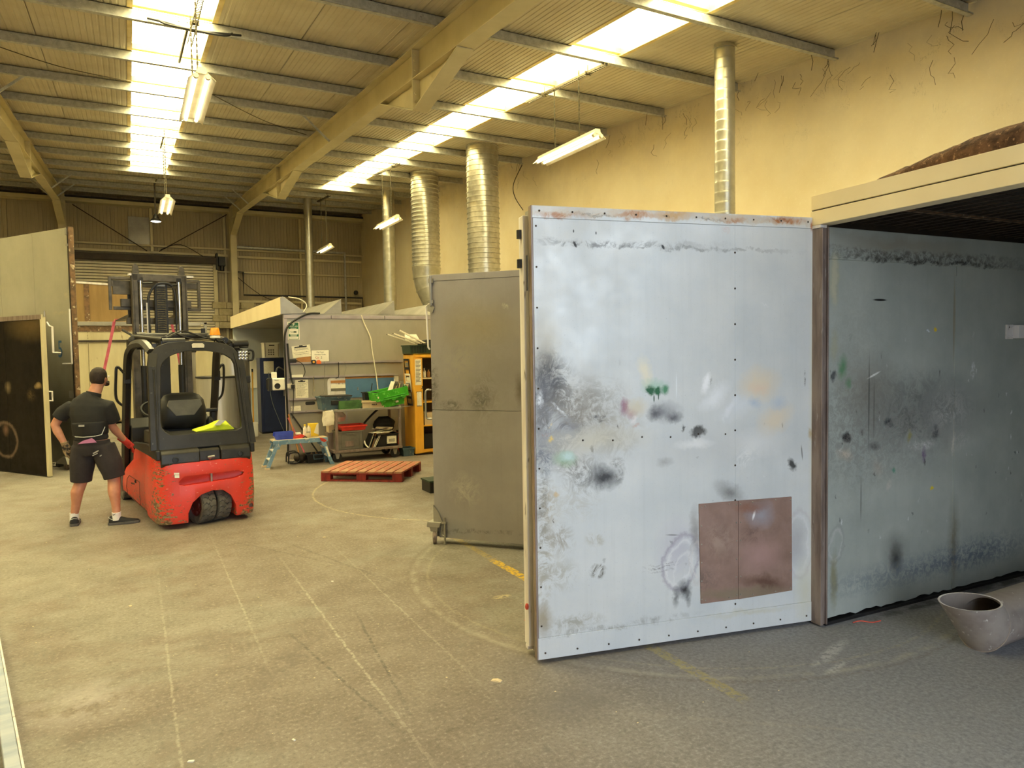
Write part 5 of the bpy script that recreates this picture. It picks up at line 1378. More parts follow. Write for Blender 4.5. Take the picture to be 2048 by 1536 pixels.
for s in (-1, 1):
    tyre(s * .43, 2.22, .25, .18, 0, 'front_wheel')
    b = MB(); pts = [(s * .44, 2.22 + .33 * math.cos(a), .25 + .31 * math.sin(a)) for a in [math.radians(40 + 14 * i) for i in range(12)]]
    rings = [[(s * .33, p[1], p[2]), (s * .56, p[1], p[2]), (s * .56, p[1] * .985 + 2.22 * .015, p[2] - .02), (s * .33, p[1] * .985 + 2.22 * .015, p[2] - .02)] for p in pts]
    b.loft(rings); b.build('mudguard', M['grey'], fk, smooth=50)
# mast, carriage, forks
def chan(b, x, y0, y1, z0, z1, s):
    b.box(x - .012, x + .012, y0, y1, z0, z1); b.box(min(x, x - s * .05), max(x, x - s * .05), y0, y0 + .018, z0, z1); b.box(min(x, x - s * .05), max(x, x - s * .05), y1 - .018, y1, z0, z1)
for s in (-1, 1):
    b = MB(); chan(b, s * .31, 2.08, 2.20, .06, 2.86, s); chan(b, s * .335, 2.06, 2.19, .06, 1.95, s); b.build('mast_upright', M['maststeel'], fk)
    MB().cyl((s * .225, 2.10, .4), (s * .225, 2.10, 2.78), .024, 12).build('lift_cylinder', M['chrome'], fk, smooth=40)
    b = MB(); b.cyl((s * .225, 2.10, .3), (s * .225, 2.10, 1.7), .04, 12); b.build('cylinder_barrel', M['black'], fk)
    b = MB(); b.box(s * .225 - .03, s * .225 + .03, 2.08, 2.13, 2.76, 2.83); b.build('cylinder_head', M['black'], fk)
    b = MB(); b.prism([(s * .27 - .045, 2.86), (s * .27 + .045, 2.86), (s * .27 + .035, 2.97), (s * .27, 3.0), (s * .27 - .03, 2.98)], 'y', 2.12, 2.17); b.build('top_lug', M['maststeel'], fk, bevel=.008)
    b = MB(); b.box(s * .31 - .04, s * .31 + .10, 2.10, 2.2, 2.845, 2.87); b.build('top_bracket', M['palepost'], fk)
for y0, z0, z1 in ((2.08, 2.78, 2.87), (2.14, 1.90, 1.98), (2.10, 1.0, 1.08), (2.10, .2, .35)):
    MB().box(-.32, .32, y0, 2.20, z0, z1).build('mast_crossmember', M['maststeel'], fk, bevel=.005)
MB().box(-.06, .09, 2.11, 2.18, .4, 2.74).build('hose_carrier', M['black'], fk)
b = MB()
for i in range(26):
    z = 1.98 + .029 * i; b.box(-.03, .055, 2.096, 2.112, z, z + .014); b.box(-.042, -.028, 2.092, 2.112, z - .006, z + .014); b.box(.05, .064, 2.092, 2.112, z - .006, z + .014)
b.build('lift_chain', M['chain'], fk, kind='stuff')
MB().box(-.045, .06, 2.085, 2.115, 2.72, 2.76).build('chain_anchor', M['zinc'], fk)
b = MB()
b.tube(arc_pts([(-.14, 2.06, 1.95), (-.15, 2.06, 2.45), (-.13, 2.06, 2.62), (-.04, 2.05, 2.74), (.08, 2.05, 2.755), (.14, 2.05, 2.72)], 6), .016, 6)
b.tube(arc_pts([(.17, 2.06, 1.95), (.175, 2.06, 2.5), (.15, 2.06, 2.70)], 6), .011, 6); b.tube([(-.2, 2.08, 2.75), (-.09, 2.07, 2.755)], .016, 6); b.tube([(.1, 2.07, 2.74), (.2, 2.08, 2.745)], .016, 6)
b.build('mast_hose', M['black'], fk)
MB().cyl((-.165, 2.06, 1.95), (-.165, 2.06, 2.5), .01, 6).build('pipe', M['palepost'], fk)
b = MB(); cy = 2.36
b.box(-.53, .54, cy, cy + .05, 2.72, 2.80); b.box(-.50, .52, cy - .02, cy + .02, 2.42, 2.465); b.box(-.55, -.515, cy - .02, cy + .02, 2.42, 2.84); b.box(.515, .55, cy - .02, cy + .02, 2.42, 2.84); b.box(-.53, .54, cy - .02, cy + .03, 2.81, 2.845)
b.box(-.5, -.3, cy, cy + .04, 2.62, 2.80); b.box(.3, .38, cy, cy + .04, 2.62, 2.74)
b.build('load_backrest', M['maststeel'], fk, bevel=.004)
b = MB(); b.box(-.42, .42, cy - .06, cy + .02, 2.46, 2.56); b.box(-.36, .36, cy - .06, cy + .02, 2.24, 2.32); b.box(-.30, -.2, cy - .1, cy, 2.24, 2.72); b.box(.2, .30, cy - .1, cy, 2.24, 2.72); b.build('fork_carriage', M['maststeel'], fk, bevel=.004)
for s in (-1, 1):
    b = MB(); b.prism([(cy + .02, 2.72), (cy + .06, 2.72), (cy + .065, 2.37), (cy + 1.12, 2.335), (cy + 1.12, 2.325), (cy + .06, 2.315), (cy + .02, 2.34)], 'x', s * .28 - .05, s * .28 + .05); b.build('fork', M['blacksteel'], fk, bevel=.004)
def fw(x, y, z):
    return Matrix.Translation((.685, 8.165, 0)) @ Matrix.Rotation(FR, 4, 'Z') @ Vector((x, y, z))
# sling over the forks
sg = thing('lifting_sling', 'pink webbing sling hung over the raised forks', 'sling', tuple(fw(0, 2.9, 2.34)))
inv = Matrix.Translation(fw(0, 2.9, 2.34)).inverted()
def strap(pts, w, mat, nm, dirv):
    b = MB(); P = [inv @ Vector(p) for p in pts]; d = Vector(dirv) * w / 2; n = Vector((0, 0, 1))
    rings = []
    for i, p in enumerate(P):
        t = (P[min(i + 1, len(P) - 1)] - P[max(i - 1, 0)]).normalized(); q = t.cross(d).normalized() * .004
        rings.append([p - d - q, p + d - q, p + d + q, p - d + q])
    b.loft(rings); return b.build(nm, M[mat], sg)
fx = fw(1, 0, 0) - fw(0, 0, 0); fy = fw(0, 1, 0) - fw(0, 0, 0)
pl0 = fw(-.345, 3.40, 2.36); 
strap([fw(-.36, 3.38, 2.30), fw(-.345, 3.38, 2.345), fw(-.28, 3.36, 2.352), fw(0, 3.3, 2.332), fw(.28, 3.26, 2.352), fw(.345, 3.24, 2.345), fw(.36, 3.24, 2.30)], .06, 'pink', 'webbing', fy)
strap([fw(-.355, 3.38, 2.32), fw(-.44, 3.42, 1.9), fw(-.50, 3.45, 1.62)], .052, 'pink', 'webbing', fx * .7 - fy * .2)
strap([fw(-.50, 3.45, 1.62), fw(-.56, 3.47, 1.36), fw(-.62, 3.5, 1.05)], .055, 'webgrey', 'grey_sleeve', fx * .7 - fy * .2)
strap([fw(.355, 3.24, 2.32), fw(.42, 3.28, 1.95), fw(.52, 3.32, 1.4)], .05, 'pink', 'webbing', fx * .7 - fy * .2)
# hi-vis waistcoat left on the rear deck
hv = thing('hi_vis_vest', 'folded yellow hi-vis vest lying on the deck behind the seat', 'vest', tuple(fw(.15, .36, .985)), FR)
b = MB(); rings = []
for i, (x, h) in enumerate(((-.20, .02), (-.12, .045), (-.04, .07), (.04, .115), (.12, .10), (.19, .02))):
    rings.append([(x, -.12, 0), (x + .01, -.13, h * .6), (x + .01, -.04, h), (x, .08, h * .8), (x, .13, 0)])
b.loft(rings); b.build('folded_cloth', M['hivis'], hv, bevel=.01)
b = MB(); b.prism([(-.02, .062), (.04, .118), (.10, .108), (.04, .06)], 'y', -.142, -.118); b.build('reflective_band', M['reflect'], hv)
# ---------------------------------------------------------------- the man (local x = towards picture right, y = away, z up)
MANROT = math.radians(-28.26)
def limb(rings):
    # rings: (centre, radius_x, radius_y, axis) -> elliptical sections joined into one tube
    out = []
    for k, (c, rx, ry) in enumerate(rings):
        c = Vector(c)
        a = Vector(rings[min(k + 1, len(rings) - 1)][0]) - Vector(rings[max(k - 1, 0)][0]); a.normalize()
        u = Vector((1, 0, 0)); u = (u - a * u.dot(a))
        if u.length < .2: u = Vector((0, 0, 1)) - a * a.z
        u.normalize(); v = a.cross(u)
        out.append([c + u * rx * math.cos(t) + v * ry * math.sin(t) for t in [2 * PI * j / 16 for j in range(16)]])
    return out
def fused(name, parts, mat, parent, vox=.012, smooth=3, balls=()):
    b = MB()
    for r in parts: b.loft(limb(r))
    for c, r in balls: b.sphere(c, r, 16, 10)
    o = b.build(name, mat, parent)
    m = o.modifiers.new('r', 'REMESH'); m.mode = 'VOXEL'; m.voxel_size = vox; m.use_smooth_shade = True
    s = o.modifiers.new('s', 'SMOOTH'); s.factor = .5; s.iterations = smooth
    bake(o); o.data.polygons.foreach_set('use_smooth', [True] * len(o.data.polygons))
    return o
mn = thing('person', 'man seen from behind in black polo, dark shorts and red glove beside the forklift', 'person', (-.39, 8.86, 0), MANROT)
# joints
HL, HR = (-.10, 0, .86), (.09, .02, .86)
KL, KR = (-.165, .02, .47), (.175, .05, .48)
AL, AR = (-.245, .0, .10), (.215, .0, .10)
SL_, SR_ = (-.215, .0, 1.275), (.155, .03, 1.275)
EL, ER = (-.385, -.04, 1.10), (.138, .12, 1.065)
WL, WR = (-.29, -.03, .885), (.190, .275, .875)
body = [
    [((-.02, .0, .84), .16, .11), ((-.02, 0, .95), .165, .11), ((-.025, -.01, 1.08), .165, .115), ((-.03, -.01, 1.22), .175, .11), ((-.03, 0, 1.30), .16, .09), ((-.015, .02, 1.37), .08, .07)],
    [((-.015, .02, 1.35), .085, .075), ((.005, .045, 1.43), .066, .066), ((.03, .07, 1.52), .060, .062)],
    [(HL, .10, .11), ((-.13, .01, .68), .088, .095), (KL, .062, .066), ((-.195, -.015, .36), .062, .068), ((-.215, -.005, .24), .046, .05), (AL, .036, .042), ((-.25, .0, .04), .034, .04)],
    [(HR, .10, .11), ((.14, .04, .68), .088, .095), (KR, .062, .066), ((.19, .015, .36), .062, .068), ((.205, .01, .24), .046, .05), (AR, .036, .042), ((.217, .0, .04), .034, .04)],
    [((-.13, 0, 1.29), .06, .065), (SL_, .058, .062), ((-.32, -.02, 1.21), .05, .055), (EL, .044, .046), ((-.355, -.045, 1.03), .045, .042), (WL, .027, .031), ((-.275, -.02, .84), .03, .02)],
    [((.08, .02, 1.29), .06, .065), (SR_, .058, .062), ((.155, .085, 1.19), .05, .055), (ER, .044, .046), ((.152, .17, 1.0), .045, .042), (WR, .027, .031), ((.222, .31, .84), .03, .022)],
    [((.03, .075, 1.50), .05, .06), ((.035, .08, 1.55), .068, .082), ((.04, .085, 1.60), .075, .095), ((.042, .085, 1.65), .066, .086), ((.042, .085, 1.68), .045, .06), ((.042, .085, 1.70), .018, .025)],
]
balls = [((.075, .165, 1.575), (.014, .02, .022)), ((.062, .155, 1.535), (.04, .03, .025)), ((.113, .075, 1.585), (.009, .02, .03)), ((-.037, .09, 1.585), (.009, .02, .03))]
fused('body', body, M['skin'], mn, .011, 3, balls)
for x in (.055, .098): MB().sphere((x, .166, 1.605), .011, 10, 8).build('eye', M['white'], mn)
b = MB(); b.tube([(.05, .172, 1.54), (.078, .178, 1.541), (.098, .165, 1.543)], .005, 6); b.build('mouth', M['redscrap'], mn)
hair = [[((.035, .066, 1.525), .058, .05), ((.035, .062, 1.56), .074, .078), ((.04, .072, 1.61), .083, .096), ((.042, .076, 1.65), .078, .094), ((.042, .08, 1.685), .058, .072), ((.042, .082, 1.708), .026, .034)]]
hr = fused('hair', hair, M['hair'], mn, .009, 2)
hr2 = MB(); hr2.loft(limb([((.085, .14, 1.52), .03, .03), ((.075, .16, 1.545), .03, .022)])); hr2.build('beard', M['hair'], mn, smooth=60)
shirt = [
    [((-.02, 0, .93), .178, .125), ((-.022, -.005, .99), .172, .122), ((-.025, -.01, 1.08), .176, .126), ((-.03, -.012, 1.20), .196, .132), ((-.03, -.005, 1.29), .205, .12), ((-.028, .003, 1.345), .175, .10), ((-.02, .02, 1.385), .115, .085), ((-.008, .03, 1.415), .08, .075)],
    [((-.12, 0, 1.30), .08, .085), ((-.215, 0, 1.285), .078, .082), ((-.305, -.015, 1.225), .078, .08), ((-.345, -.025, 1.165), .077, .08)],
    [((.06, .02, 1.30), .08, .085), ((.155, .03, 1.285), .078, .082), ((.158, .07, 1.19), .08, .082), ((.158, .105, 1.115), .078, .082)],
]
fused('polo_shirt', shirt, M['shirt'], mn, .012, 3)
b = MB(); b.loft(limb([((-.008, .03, 1.385), .082, .08), ((.002, .042, 1.435), .076, .074)])); b.build('collar', M['shirt'], mn, smooth=60)
blt = [[((-.022, -.004, .985), .180, .132), ((-.024, -.008, 1.04), .184, .136), ((-.026, -.012, 1.10), .186, .138), ((-.027, -.012, 1.13), .184, .134)]]
bt = fused('back_support_belt', blt, M['belt'], mn, .012, 2)
b = MB(); b.tube([(-.20, -.03, .985), (-.12, -.115, .975), (-.02, -.142, .972), (.08, -.125, .978), (.135, -.075, .99), (.152, -.04, 1.07)], .005, 5); b.build('pale_piping', M['reflect'], bt)
b = MB(); b.box(-.06, .0, -.156, -.150, 1.085, 1.105); b.build('woven_label', M['shortsmark'], bt)
b = MB(); b.prism([(-.085, .90), (.11, .915), (.085, .945), (.06, .96), (-.03, .935)], 'y', -.142, -.13); b.build('underwear', M['under'], mn)
shorts = [
    [((-.02, .0, .92), .178, .128), ((-.02, 0, .86), .192, .138), ((-.015, .01, .78), .185, .132)],
    [((-.105, 0, .86), .118, .13), ((-.135, .01, .68), .125, .128), ((-.158, .015, .54), .108, .112), ((-.165, .018, .475), .105, .108)],
    [((.085, .02, .86), .118, .13), ((.14, .035, .68), .125, .128), ((.172, .045, .56), .108, .112), ((.182, .048, .505), .105, .108)],
]
sh = fused('shorts', shorts, M['shorts'], mn, .012, 3)
b = MB(); b.loft(limb([((-.02, .0, .885), .186, .138), ((-.02, 0, .925), .183, .136)])); b.build('waistband', M['shorts'], sh, smooth=60)
b = MB(); b.prism([(.06, .80), (.12, .83), (.125, .82), (.07, .79)], 'y', -.128, -.122); b.prism([(.055, .775), (.11, .80), (.112, .792), (.058, .768)], 'y', -.128, -.122); b.prism([(.13, .77), (.15, .78), (.15, .77), (.132, .76)], 'y', -.122, -.116); b.build('print_mark', M['shortsmark'], sh)
# socks and shoes
for (A, yaw, nm) in ((AL, .5, 'left'), (AR, -1.15, 'right')):
    b = MB(); b.loft(limb([((A[0], A[1], .135), .044, .05), ((A[0], A[1], .10), .042, .05), ((A[0], A[1], .05), .042, .055)])); sk = b.build('sock', M['sock'], mn, smooth=60)
    if nm == 'right':
        g = MB(); g.tube(arc_pts([(A[0] - .012, A[1] - .051, .118), (A[0] - .004, A[1] - .053, .113), (A[0] + .018, A[1] - .052, .128)], 4), [.001 + .003 * math.sin(PI * min(1, .25 + i / 11)) for i in range(9)], 5); g.build('sock_logo', M['ink'], sk)
    Mx = Matrix.Translation((A[0], A[1], 0)) @ Matrix.Rotation(yaw, 4, 'Z')
    rings = []
    for y, w, h in ((-.075, .030, .07), (-.065, .040, .095), (-.02, .044, .105), (.04, .044, .085), (.10, .050, .062), (.16, .048, .05), (.20, .036, .042), (.215, .018, .034)):
        rings.append([Mx @ Vector((w * math.cos(t), y, .022 + (h - .022) * max(0, math.sin(t)) ** .8)) for t in [PI * j / 9 for j in range(10)]])
    b = MB(); b.loft(rings); so = b.build('shoe', M['shoe'], mn, smooth=60)
    rings = []
    for y, w in ((-.085, .026), (-.07, .042), (0, .046), (.10, .054), (.17, .05), (.21, .036), (.225, .016)):
        rings.append([Mx @ Vector((sx * w, y, z)) for sx, z in ((-1, .0), (1, .0), (1.04, .028), (-1.04, .028))])
    b = MB(); b.loft(rings); b.build('sole', M['sole'], so, bevel=.006)
    b = MB(); b.tube([Mx @ Vector((x, y, z)) for x, y, z in ((-.042, -.02, .05), (-.035, -.062, .075), (0, -.078, .085), (.035, -.062, .075), (.044, -.01, .05))], .003, 5); b.build('heel_stripe', M['reflect'], so)
# gloved hands: palm, four fingers, thumb
def hand(name, mat, wrist, d, side, curl, cuff):
    d = Vector(d).normalized(); side = Vector(side); side = (side - d * side.dot(d)).normalized(); nrm = d.cross(side)
    w = Vector(wrist); parts = []
    parts.append([(w - d * cuff, .042, .044), (w, .036, .038), (w + d * .03, .044, .026), (w + d * .085, .046, .022), (w + d * .10, .040, .018)])
    for k, L in enumerate((.072, .082, .078, .060)):
        base = w + d * (.088 - abs(k - 1.4) * .006) + side * (.033 - .022 * k); r = .0115 - .0008 * (k == 3)
        p = [base]; dirn = d.copy()
        for seg in range(3):
            dirn = (Matrix.Rotation(curl * (.5 + .35 * seg), 3, side) @ dirn); p.append(p[-1] + dirn * L * (.45, .32, .25)[seg])
        parts.append([(q, r * (1 - .07 * i), r * (1 - .07 * i)) for i, q in enumerate(p)])
    tb = w + d * .025 + side * .04; t1 = tb + (d * .6 + side * .6 - nrm * .3).normalized() * .04; t2 = t1 + (d * .9 + side * .15 - nrm * .35).normalized() * .032
    parts.append([(w + d * .015 + side * .02, .015, .015), (tb, .0145, .0145), (t1, .013, .013), (t2, .011, .011)])
    b = MB()
    for r in parts: b.loft(limb(r))
    o = b.build(name, mat, mn)
    m = o.modifiers.new('r', 'REMESH'); m.mode = 'VOXEL'; m.voxel_size = .0045; s = o.modifiers.new('s', 'SMOOTH'); s.factor = .5; s.iterations = 2
    bake(o); o.data.polygons.foreach_set('use_smooth', [True] * len(o.data.polygons)); return o
hand('right_glove', M['redglove'], WR, (.55, .32, -.72), (-.6, .7, .0), .4, .075)
hand('left_glove', M['tanglove'], WL, (.15, .12, -1), (.2, 1, 0), -.25, .03)
# ---------------------------------------------------------------- things on and around the notice wall (wall face at Y = 12.62)
WY = 12.618
def flat(name, label, cat, x0, x1, z0, z1, mat, y=WY, th=.006, rot=0, group=None, bev=0):
    t = thing(name, label, cat, ((x0 + x1) / 2, y, (z0 + z1) / 2), rot=(0, rot, 0), group=group)
    w, h = (x1 - x0) / 2, (z1 - z0) / 2
    MB().box(-w, w, -th, 0, -h, h).build('board', M[mat], t, bevel=bev)
    return t, w, h
# first aid sign
t, w, h = flat('first_aid_sign', 'green and white first aid sign high on the notice wall', 'sign', 2.395, 2.595, 2.065, 2.375, 'white')
def onb(t, name, x0, x1, z0, z1, mat, y=-.007, th=.001):
    return MB().box(x0, x1, y - th, y, z0, z1).build(name, M[mat], t)
onb(t, 'green_field', -.085, .085, .03, .14, 'signgreen'); onb(t, 'green_field', -.085, .085, -.10, -.06, 'signgreen')
onb(t, 'green_border', -.085, -.078, -.14, .03, 'signgreen'); onb(t, 'green_border', .078, .085, -.14, .03, 'signgreen'); onb(t, 'green_border', -.085, .085, -.147, -.14, 'signgreen')
b = MB(); b.box(-.028, .028, -.0095, -.008, .112, .124); b.box(-.007, .007, -.0095, -.008, .096, .138); b.build('white_cross', M['white'], t)
text('FIRST AID', 'sign_lettering', .034, M['white'], t, (0, -.0085, .075))
for z, x in ((.045, .05), (-.072, .06), (-.088, .05)): onb(t, 'small_print_bar', -x, x, z - .004, z + .004, 'white', -.0085, .0006)
onb(t, 'small_print_bar', -.06, .06, -.012, -.008, 'signgreen'); onb(t, 'small_print_bar', -.05, .055, -.035, -.03, 'signgreen'); onb(t, 'small_print_bar', .0, .045, -.028, -.012, 'ink'); onb(t, 'small_print_bar', -.06, .05, -.122, -.118, 'signgreen')
# clipboards and sheets
t, w, h = flat('clipboard', 'clipboard with a printed sheet hung askew beside the whiteboard', 'clipboard', 2.46, 2.775, 1.76, 1.965, 'paper', y=WY - .006, rot=-.10)
b = MB(); b.prism([(-.11, .07), (.10, .07), (.10, .09), (.03, .09), (.03, .105), (-.03, .105), (-.03, .09), (-.11, .09)], 'y', -.016, -.006); b.build('clip', M['black'], t, kind='stuff')
for z in (.04, .025, -.02, -.05): onb(t, 'print_line', -.12, .12, z, z + .004, 'grey')
flat('hardboard_sheet', 'brown hardboard offcut hanging behind the askew clipboard', 'board', 2.53, 2.775, 1.665, 1.80, 'brown')
t, w, h = flat('whiteboard', 'small cream whiteboard with handwriting standing on the upper wall rail', 'whiteboard', 2.785, 3.085, 1.68, 1.875, 'white', y=WY - .022, th=.01, bev=.003)
text('Pull Cart', 'handwriting', .034, M['ink'], t, (0, -.0105, .065)); text('Remakes Order', 'handwriting', .03, M['ink'], t, (0, -.0105, .025)); text('Qs', 'handwriting', .05, M['redink'], t, (-.055, -.0105, -.03)); text('2', 'handwriting', .055, M['ink'], t, (.02, -.0105, -.03))
t, w, h = flat('clipboard', 'clipboard with a dense list hung below the second rail', 'clipboard', 2.495, 2.715, 1.045, 1.365, 'paper')
b = MB(); b.prism([(-.06, .125), (.06, .125), (.06, .14), (.02, .14), (.02, .155), (-.02, .155), (-.02, .14), (-.06, .14)], 'y', -.016, -.006); b.build('clip', M['black'], t, kind='stuff')
for i in range(12): onb(t, 'print_line', -.085, .075 - .02 * (i % 3), .09 - .018 * i, .094 - .018 * i, 'grey')
flat('paper_card', 'small white card standing on the lowest wall rail', 'card', 2.41, 2.575, .815, .915, 'paper', y=WY - .02, rot=-.05)
t = thing('tape_measure', 'black and brass tape measure on the upper rail below the hardboard', 'tape measure', (2.815, WY - .03, 1.672)); b = MB(); b.prism(rrect(-.04, .04, -.035, .04, .025), 'y', -.02, .02); b.build('case', M['tapeblk'], t, bevel=.004); MB().lathe([(.02, 0), (.02, .003)], 14, 0, Matrix.Translation((0, -.02, 0)) @ Matrix.Rotation(PI / 2, 4, 'X')).build('badge', M['cab'], t)
t = thing('tape_measure', 'orange tape measure on the upper rail below the whiteboard', 'tape measure', (2.905, WY - .03, 1.672)); b = MB(); b.prism([(-.045, -.01), (-.03, -.035), (.035, -.035), (.045, 0), (.01, .04), (-.03, .03)], 'y', -.02, .02); b.build('case', M['orange'], t, bevel=.006)
t = thing('power_tool_battery', 'black battery pack lying on the upper rail beside the booth corner post', 'battery', (2.45, WY - .03, 1.70)); MB().box(-.07, .07, -.03, .02, -.03, .03).build('pack', M['black'], t, bevel=.01); MB().box(.07, .085, -.02, .01, -.012, .012).build('tab', M['black'], t)
t = thing('white_box', 'flat white carton on the second wall rail', 'box', (2.53, WY - .03, 1.412)); MB().box(-.10, .09, -.03, .02, 0, .045).build('carton', M['white'], t, bevel=.003); MB().box(-.125, -.1, -.03, .01, 0, .04).build('dark_end', M['black'], t)
t = thing('wall_socket', 'double socket with black plugs beside the booth corner post', 'socket', (2.42, WY, 1.26)); MB().box(-.075, .06, -.02, 0, -.045, .045).build('plate', M['bag'], t, bevel=.005); b = MB(); b.box(.0, .055, -.06, -.02, -.04, .03); b.build('plug', M['black'], t, bevel=.008); MB().lathe([(.022, 0), (.022, .02)], 14, 0, Matrix.Translation((-.045, -.02, 0)) @ Matrix.Rotation(PI / 2, 4, 'X')).build('plug', M['white'], t)
t = thing('black_marker', 'short dark rod lying on the lowest wall rail', 'tool', (2.72, WY - .02, .80)); b = MB(); b.cyl((-.05, 0, .01), (.2, 0, .01), .008, 6); b.sphere((-.06, 0, .012), (.03, .015, .015), 8, 6); b.build('rod', M['black'], t)
# hanging hooks and wires
def hook(name, label, pts, r, mat):
    p0 = Vector(pts[0]); t = thing(name, label, 'hook', tuple(p0)); b = MB(); b.tube([Vector(p) - p0 for p in pts], r, 5); b.build('wire', M[mat], t); return t
hook('long_hook', 'long bright hook hanging nearest the whiteboard on the upper rail', [(3.0, WY - .045, 1.68), (3.0, WY - .05, 1.62), (2.985, WY - .05, 1.15), (2.96, WY - .05, 1.10), (2.93, WY - .05, 1.11)], .007, 'zinc')
hook('spanner', 'small bright spanner hanging on the second rail beside the list clipboard', [(2.80, WY - .045, 1.42), (2.80, WY - .05, 1.34), (2.805, WY - .05, 1.16)], .008, 'chrome')
hook('spanner', 'thin short hook hanging just left of the long bright hook', [(2.79, WY - .05, 1.40), (2.775, WY - .05, 1.1), (2.79, WY - .05, 1.07)], .005, 'zinc')
hook('wire_hook', 'dark wire hook bent like a J above the silver panel', [(3.25, WY - .045, 1.66), (3.25, WY - .05, 1.45), (3.24, WY - .05, 1.39), (3.19, WY - .05, 1.375)], .007, 'black')
hook('wire_hook', 'pale curled wire hanging right of the dark J hook', [(3.36, WY - .045, 1.66), (3.38, WY - .05, 1.56), (3.35, WY - .05, 1.47), (3.345, WY - .05, 1.41)], .006, 'zinc')
# cables
def cable(name, label, pts, r, mat='black', n=6):
    p0 = Vector(pts[0]); t = thing(name, label, 'cable', tuple(p0)); b = MB(); b.tube(arc_pts([Vector(p) - p0 for p in pts], n), r, 6); b.build('cable', M[mat], t); return t
cable('hanging_cable', 'pale cable running down the notice wall to the green crate', [(3.69, WY - .03, 2.50), (3.74, WY - .025, 2.36), (3.85, WY - .03, 2.10), (3.87, WY - .03, 1.9), (3.93, WY - .045, 1.45), (3.96, WY - .05, 1.14)], .010, 'paper')
cable('thick_cable', 'thick black cable looping off the booth roof and down the corner post', [(2.95, WY - .03, 2.525), (2.75, WY - .04, 2.515), (2.55, WY - .04, 2.42), (2.40, WY - .04, 2.30), (2.335, WY - .035, 2.1), (2.335, WY - .03, 1.6), (2.345, WY - .03, .6), (2.33, WY - .03, .05)], .018, 'black')
cable('roof_cable', 'pale cable arching over the gable of the front roof hood', [(2.42, WY - .03, 2.80), (2.62, WY - .04, 2.76), (2.72, WY - .05, 2.66), (2.66, WY - .05, 2.545)], .010, 'paper')
cable('power_lead', 'black lead slanting from the post to the wall socket', [(2.38, WY - .04, 2.0), (2.40, WY - .045, 1.6), (2.43, WY - .045, 1.4), (2.45, WY - .06, 1.30)], .016, 'black')
cable('charger_lead', 'thin black lead looping from the battery pack to the white carton', [(2.535, WY - .04, 1.70), (2.62, WY - .05, 1.64), (2.66, WY - .05, 1.52), (2.63, WY - .05, 1.43), (2.54, WY - .05, 1.425)], .006, 'black')
cable('drop_lead', 'thin dark lead hanging below the wall socket', [(2.455, WY - .06, 1.24), (2.45, WY - .05, 1.05), (2.43, WY - .04, .70)], .007, 'black')
# blue panel and silver round-cornered panel behind the trolley
t, w, h = flat('blue_panel', 'long blue panel fixed behind the trolley on the notice wall', 'panel', 3.375, 4.36, 1.015, 1.355, 'panelblue', th=.012)
b = MB()
for z in (.0, -.03): b.sphere((-.27, -.014, z), (.012, .006, .012), 8, 6)
b.build('screw', M['zinc'], t)
t, w, h = flat('hardboard_strip', 'pale brown timber strip along the top edge of the blue panel', 'strip', 3.375, 4.36, 1.358, 1.392, 'brown', th=.014)
t = thing('silver_panel', 'bright pale panel with a rounded corner left of the blue panel', 'panel', (3.21, WY, 1.235))
b = MB(); pts = [(.16, -.17), (.16, .165)] + [(-.06 + .10 * math.cos(a), .065 + .10 * math.sin(a)) for a in [math.radians(90 + 15 * i) for i in range(7)]] + [(-.16, -.17)]
b.prism(pts, 'y', -.012, 0); b.build('sheet', M['palepost'], t, bevel=.002)
for z, m in ((.075, 'brown'), (.0, 'white'), (-.065, 'grey')): MB().box(-.10, .16, -.02, -.013, z - .02 - (.02 if m == 'white' else 0), z + .025).build('label_strip', M[m], t)

# --- helpers for boxes
def tub(parent, name, mat, x0, x1, y0, y1, z0, z1, taper=.02, rim=.012, wall=.006, rb=True):
    b = MB(); o0 = [(x0 + taper, y0 + taper), (x1 - taper, y0 + taper), (x1 - taper, y1 - taper), (x0 + taper, y1 - taper)]; o1 = [(x0, y0), (x1, y0), (x1, y1), (x0, y1)]
    sg_ = ((1, 1), (-1, 1), (-1, -1), (1, -1))
    i1 = [(p[0] + s[0] * wall, p[1] + s[1] * wall) for p, s in zip(o1, sg_)]; i0 = [(p[0] + s[0] * wall, p[1] + s[1] * wall) for p, s in zip(o0, sg_)]
    R = [[(x, y, z0) for x, y in o0], [(x, y, z1) for x, y in o1], [(x, y, z1) for x, y in i1], [(x, y, z0 + wall) for x, y in i0]]
    b.loft(R)
    o = b.build(name, M[mat], parent)
    if rim:
        q = MB(); e = rim
        q.ringplate([(x0 - e, y0 - e), (x1 + e, y0 - e), (x1 + e, y1 + e), (x0 - e, y1 + e)], i1, 'z', z1 - .018, z1 + .002)
        q.build('rim', M[mat], parent)
    return o
# --- trolley
tr = thing('trolley', 'two-deck steel workshop trolley on four castors, loaded with crates', 'trolley', (3.5, 11.98, 0))
for z in (.185, .865):
    b = MB(); b.box(-.60, .58, -.30, .30, z, z + .012); b.box(-.60, .58, -.31, -.298, z - .022, z + .02); b.box(-.60, .58, .298, .31, z - .022, z + .02); b.box(-.61, -.598, -.31, .31, z - .022, z + .02); b.box(.578, .59, -.31, .31, z - .022, z + .02)
    b.build('deck', M['zinc'] if z > .5 else M['brownpost'], tr, bevel=.004)
for x in (-.54, .56):
    for y in (-.28, .28): MB().box(x - .022, x + .022, y - .02, y + .02, .17, .89 if x < 0 else .91).build('post', M['brownpost'], tr, bevel=.005)
MB().tube(arc_pts([(-.60, -.29, .87), (-.63, -.29, .86), (-.64, 0, .86), (-.63, .29, .86), (-.6, .29, .87)], 4), .02, 8).build('push_bar', M['palepost'], tr)
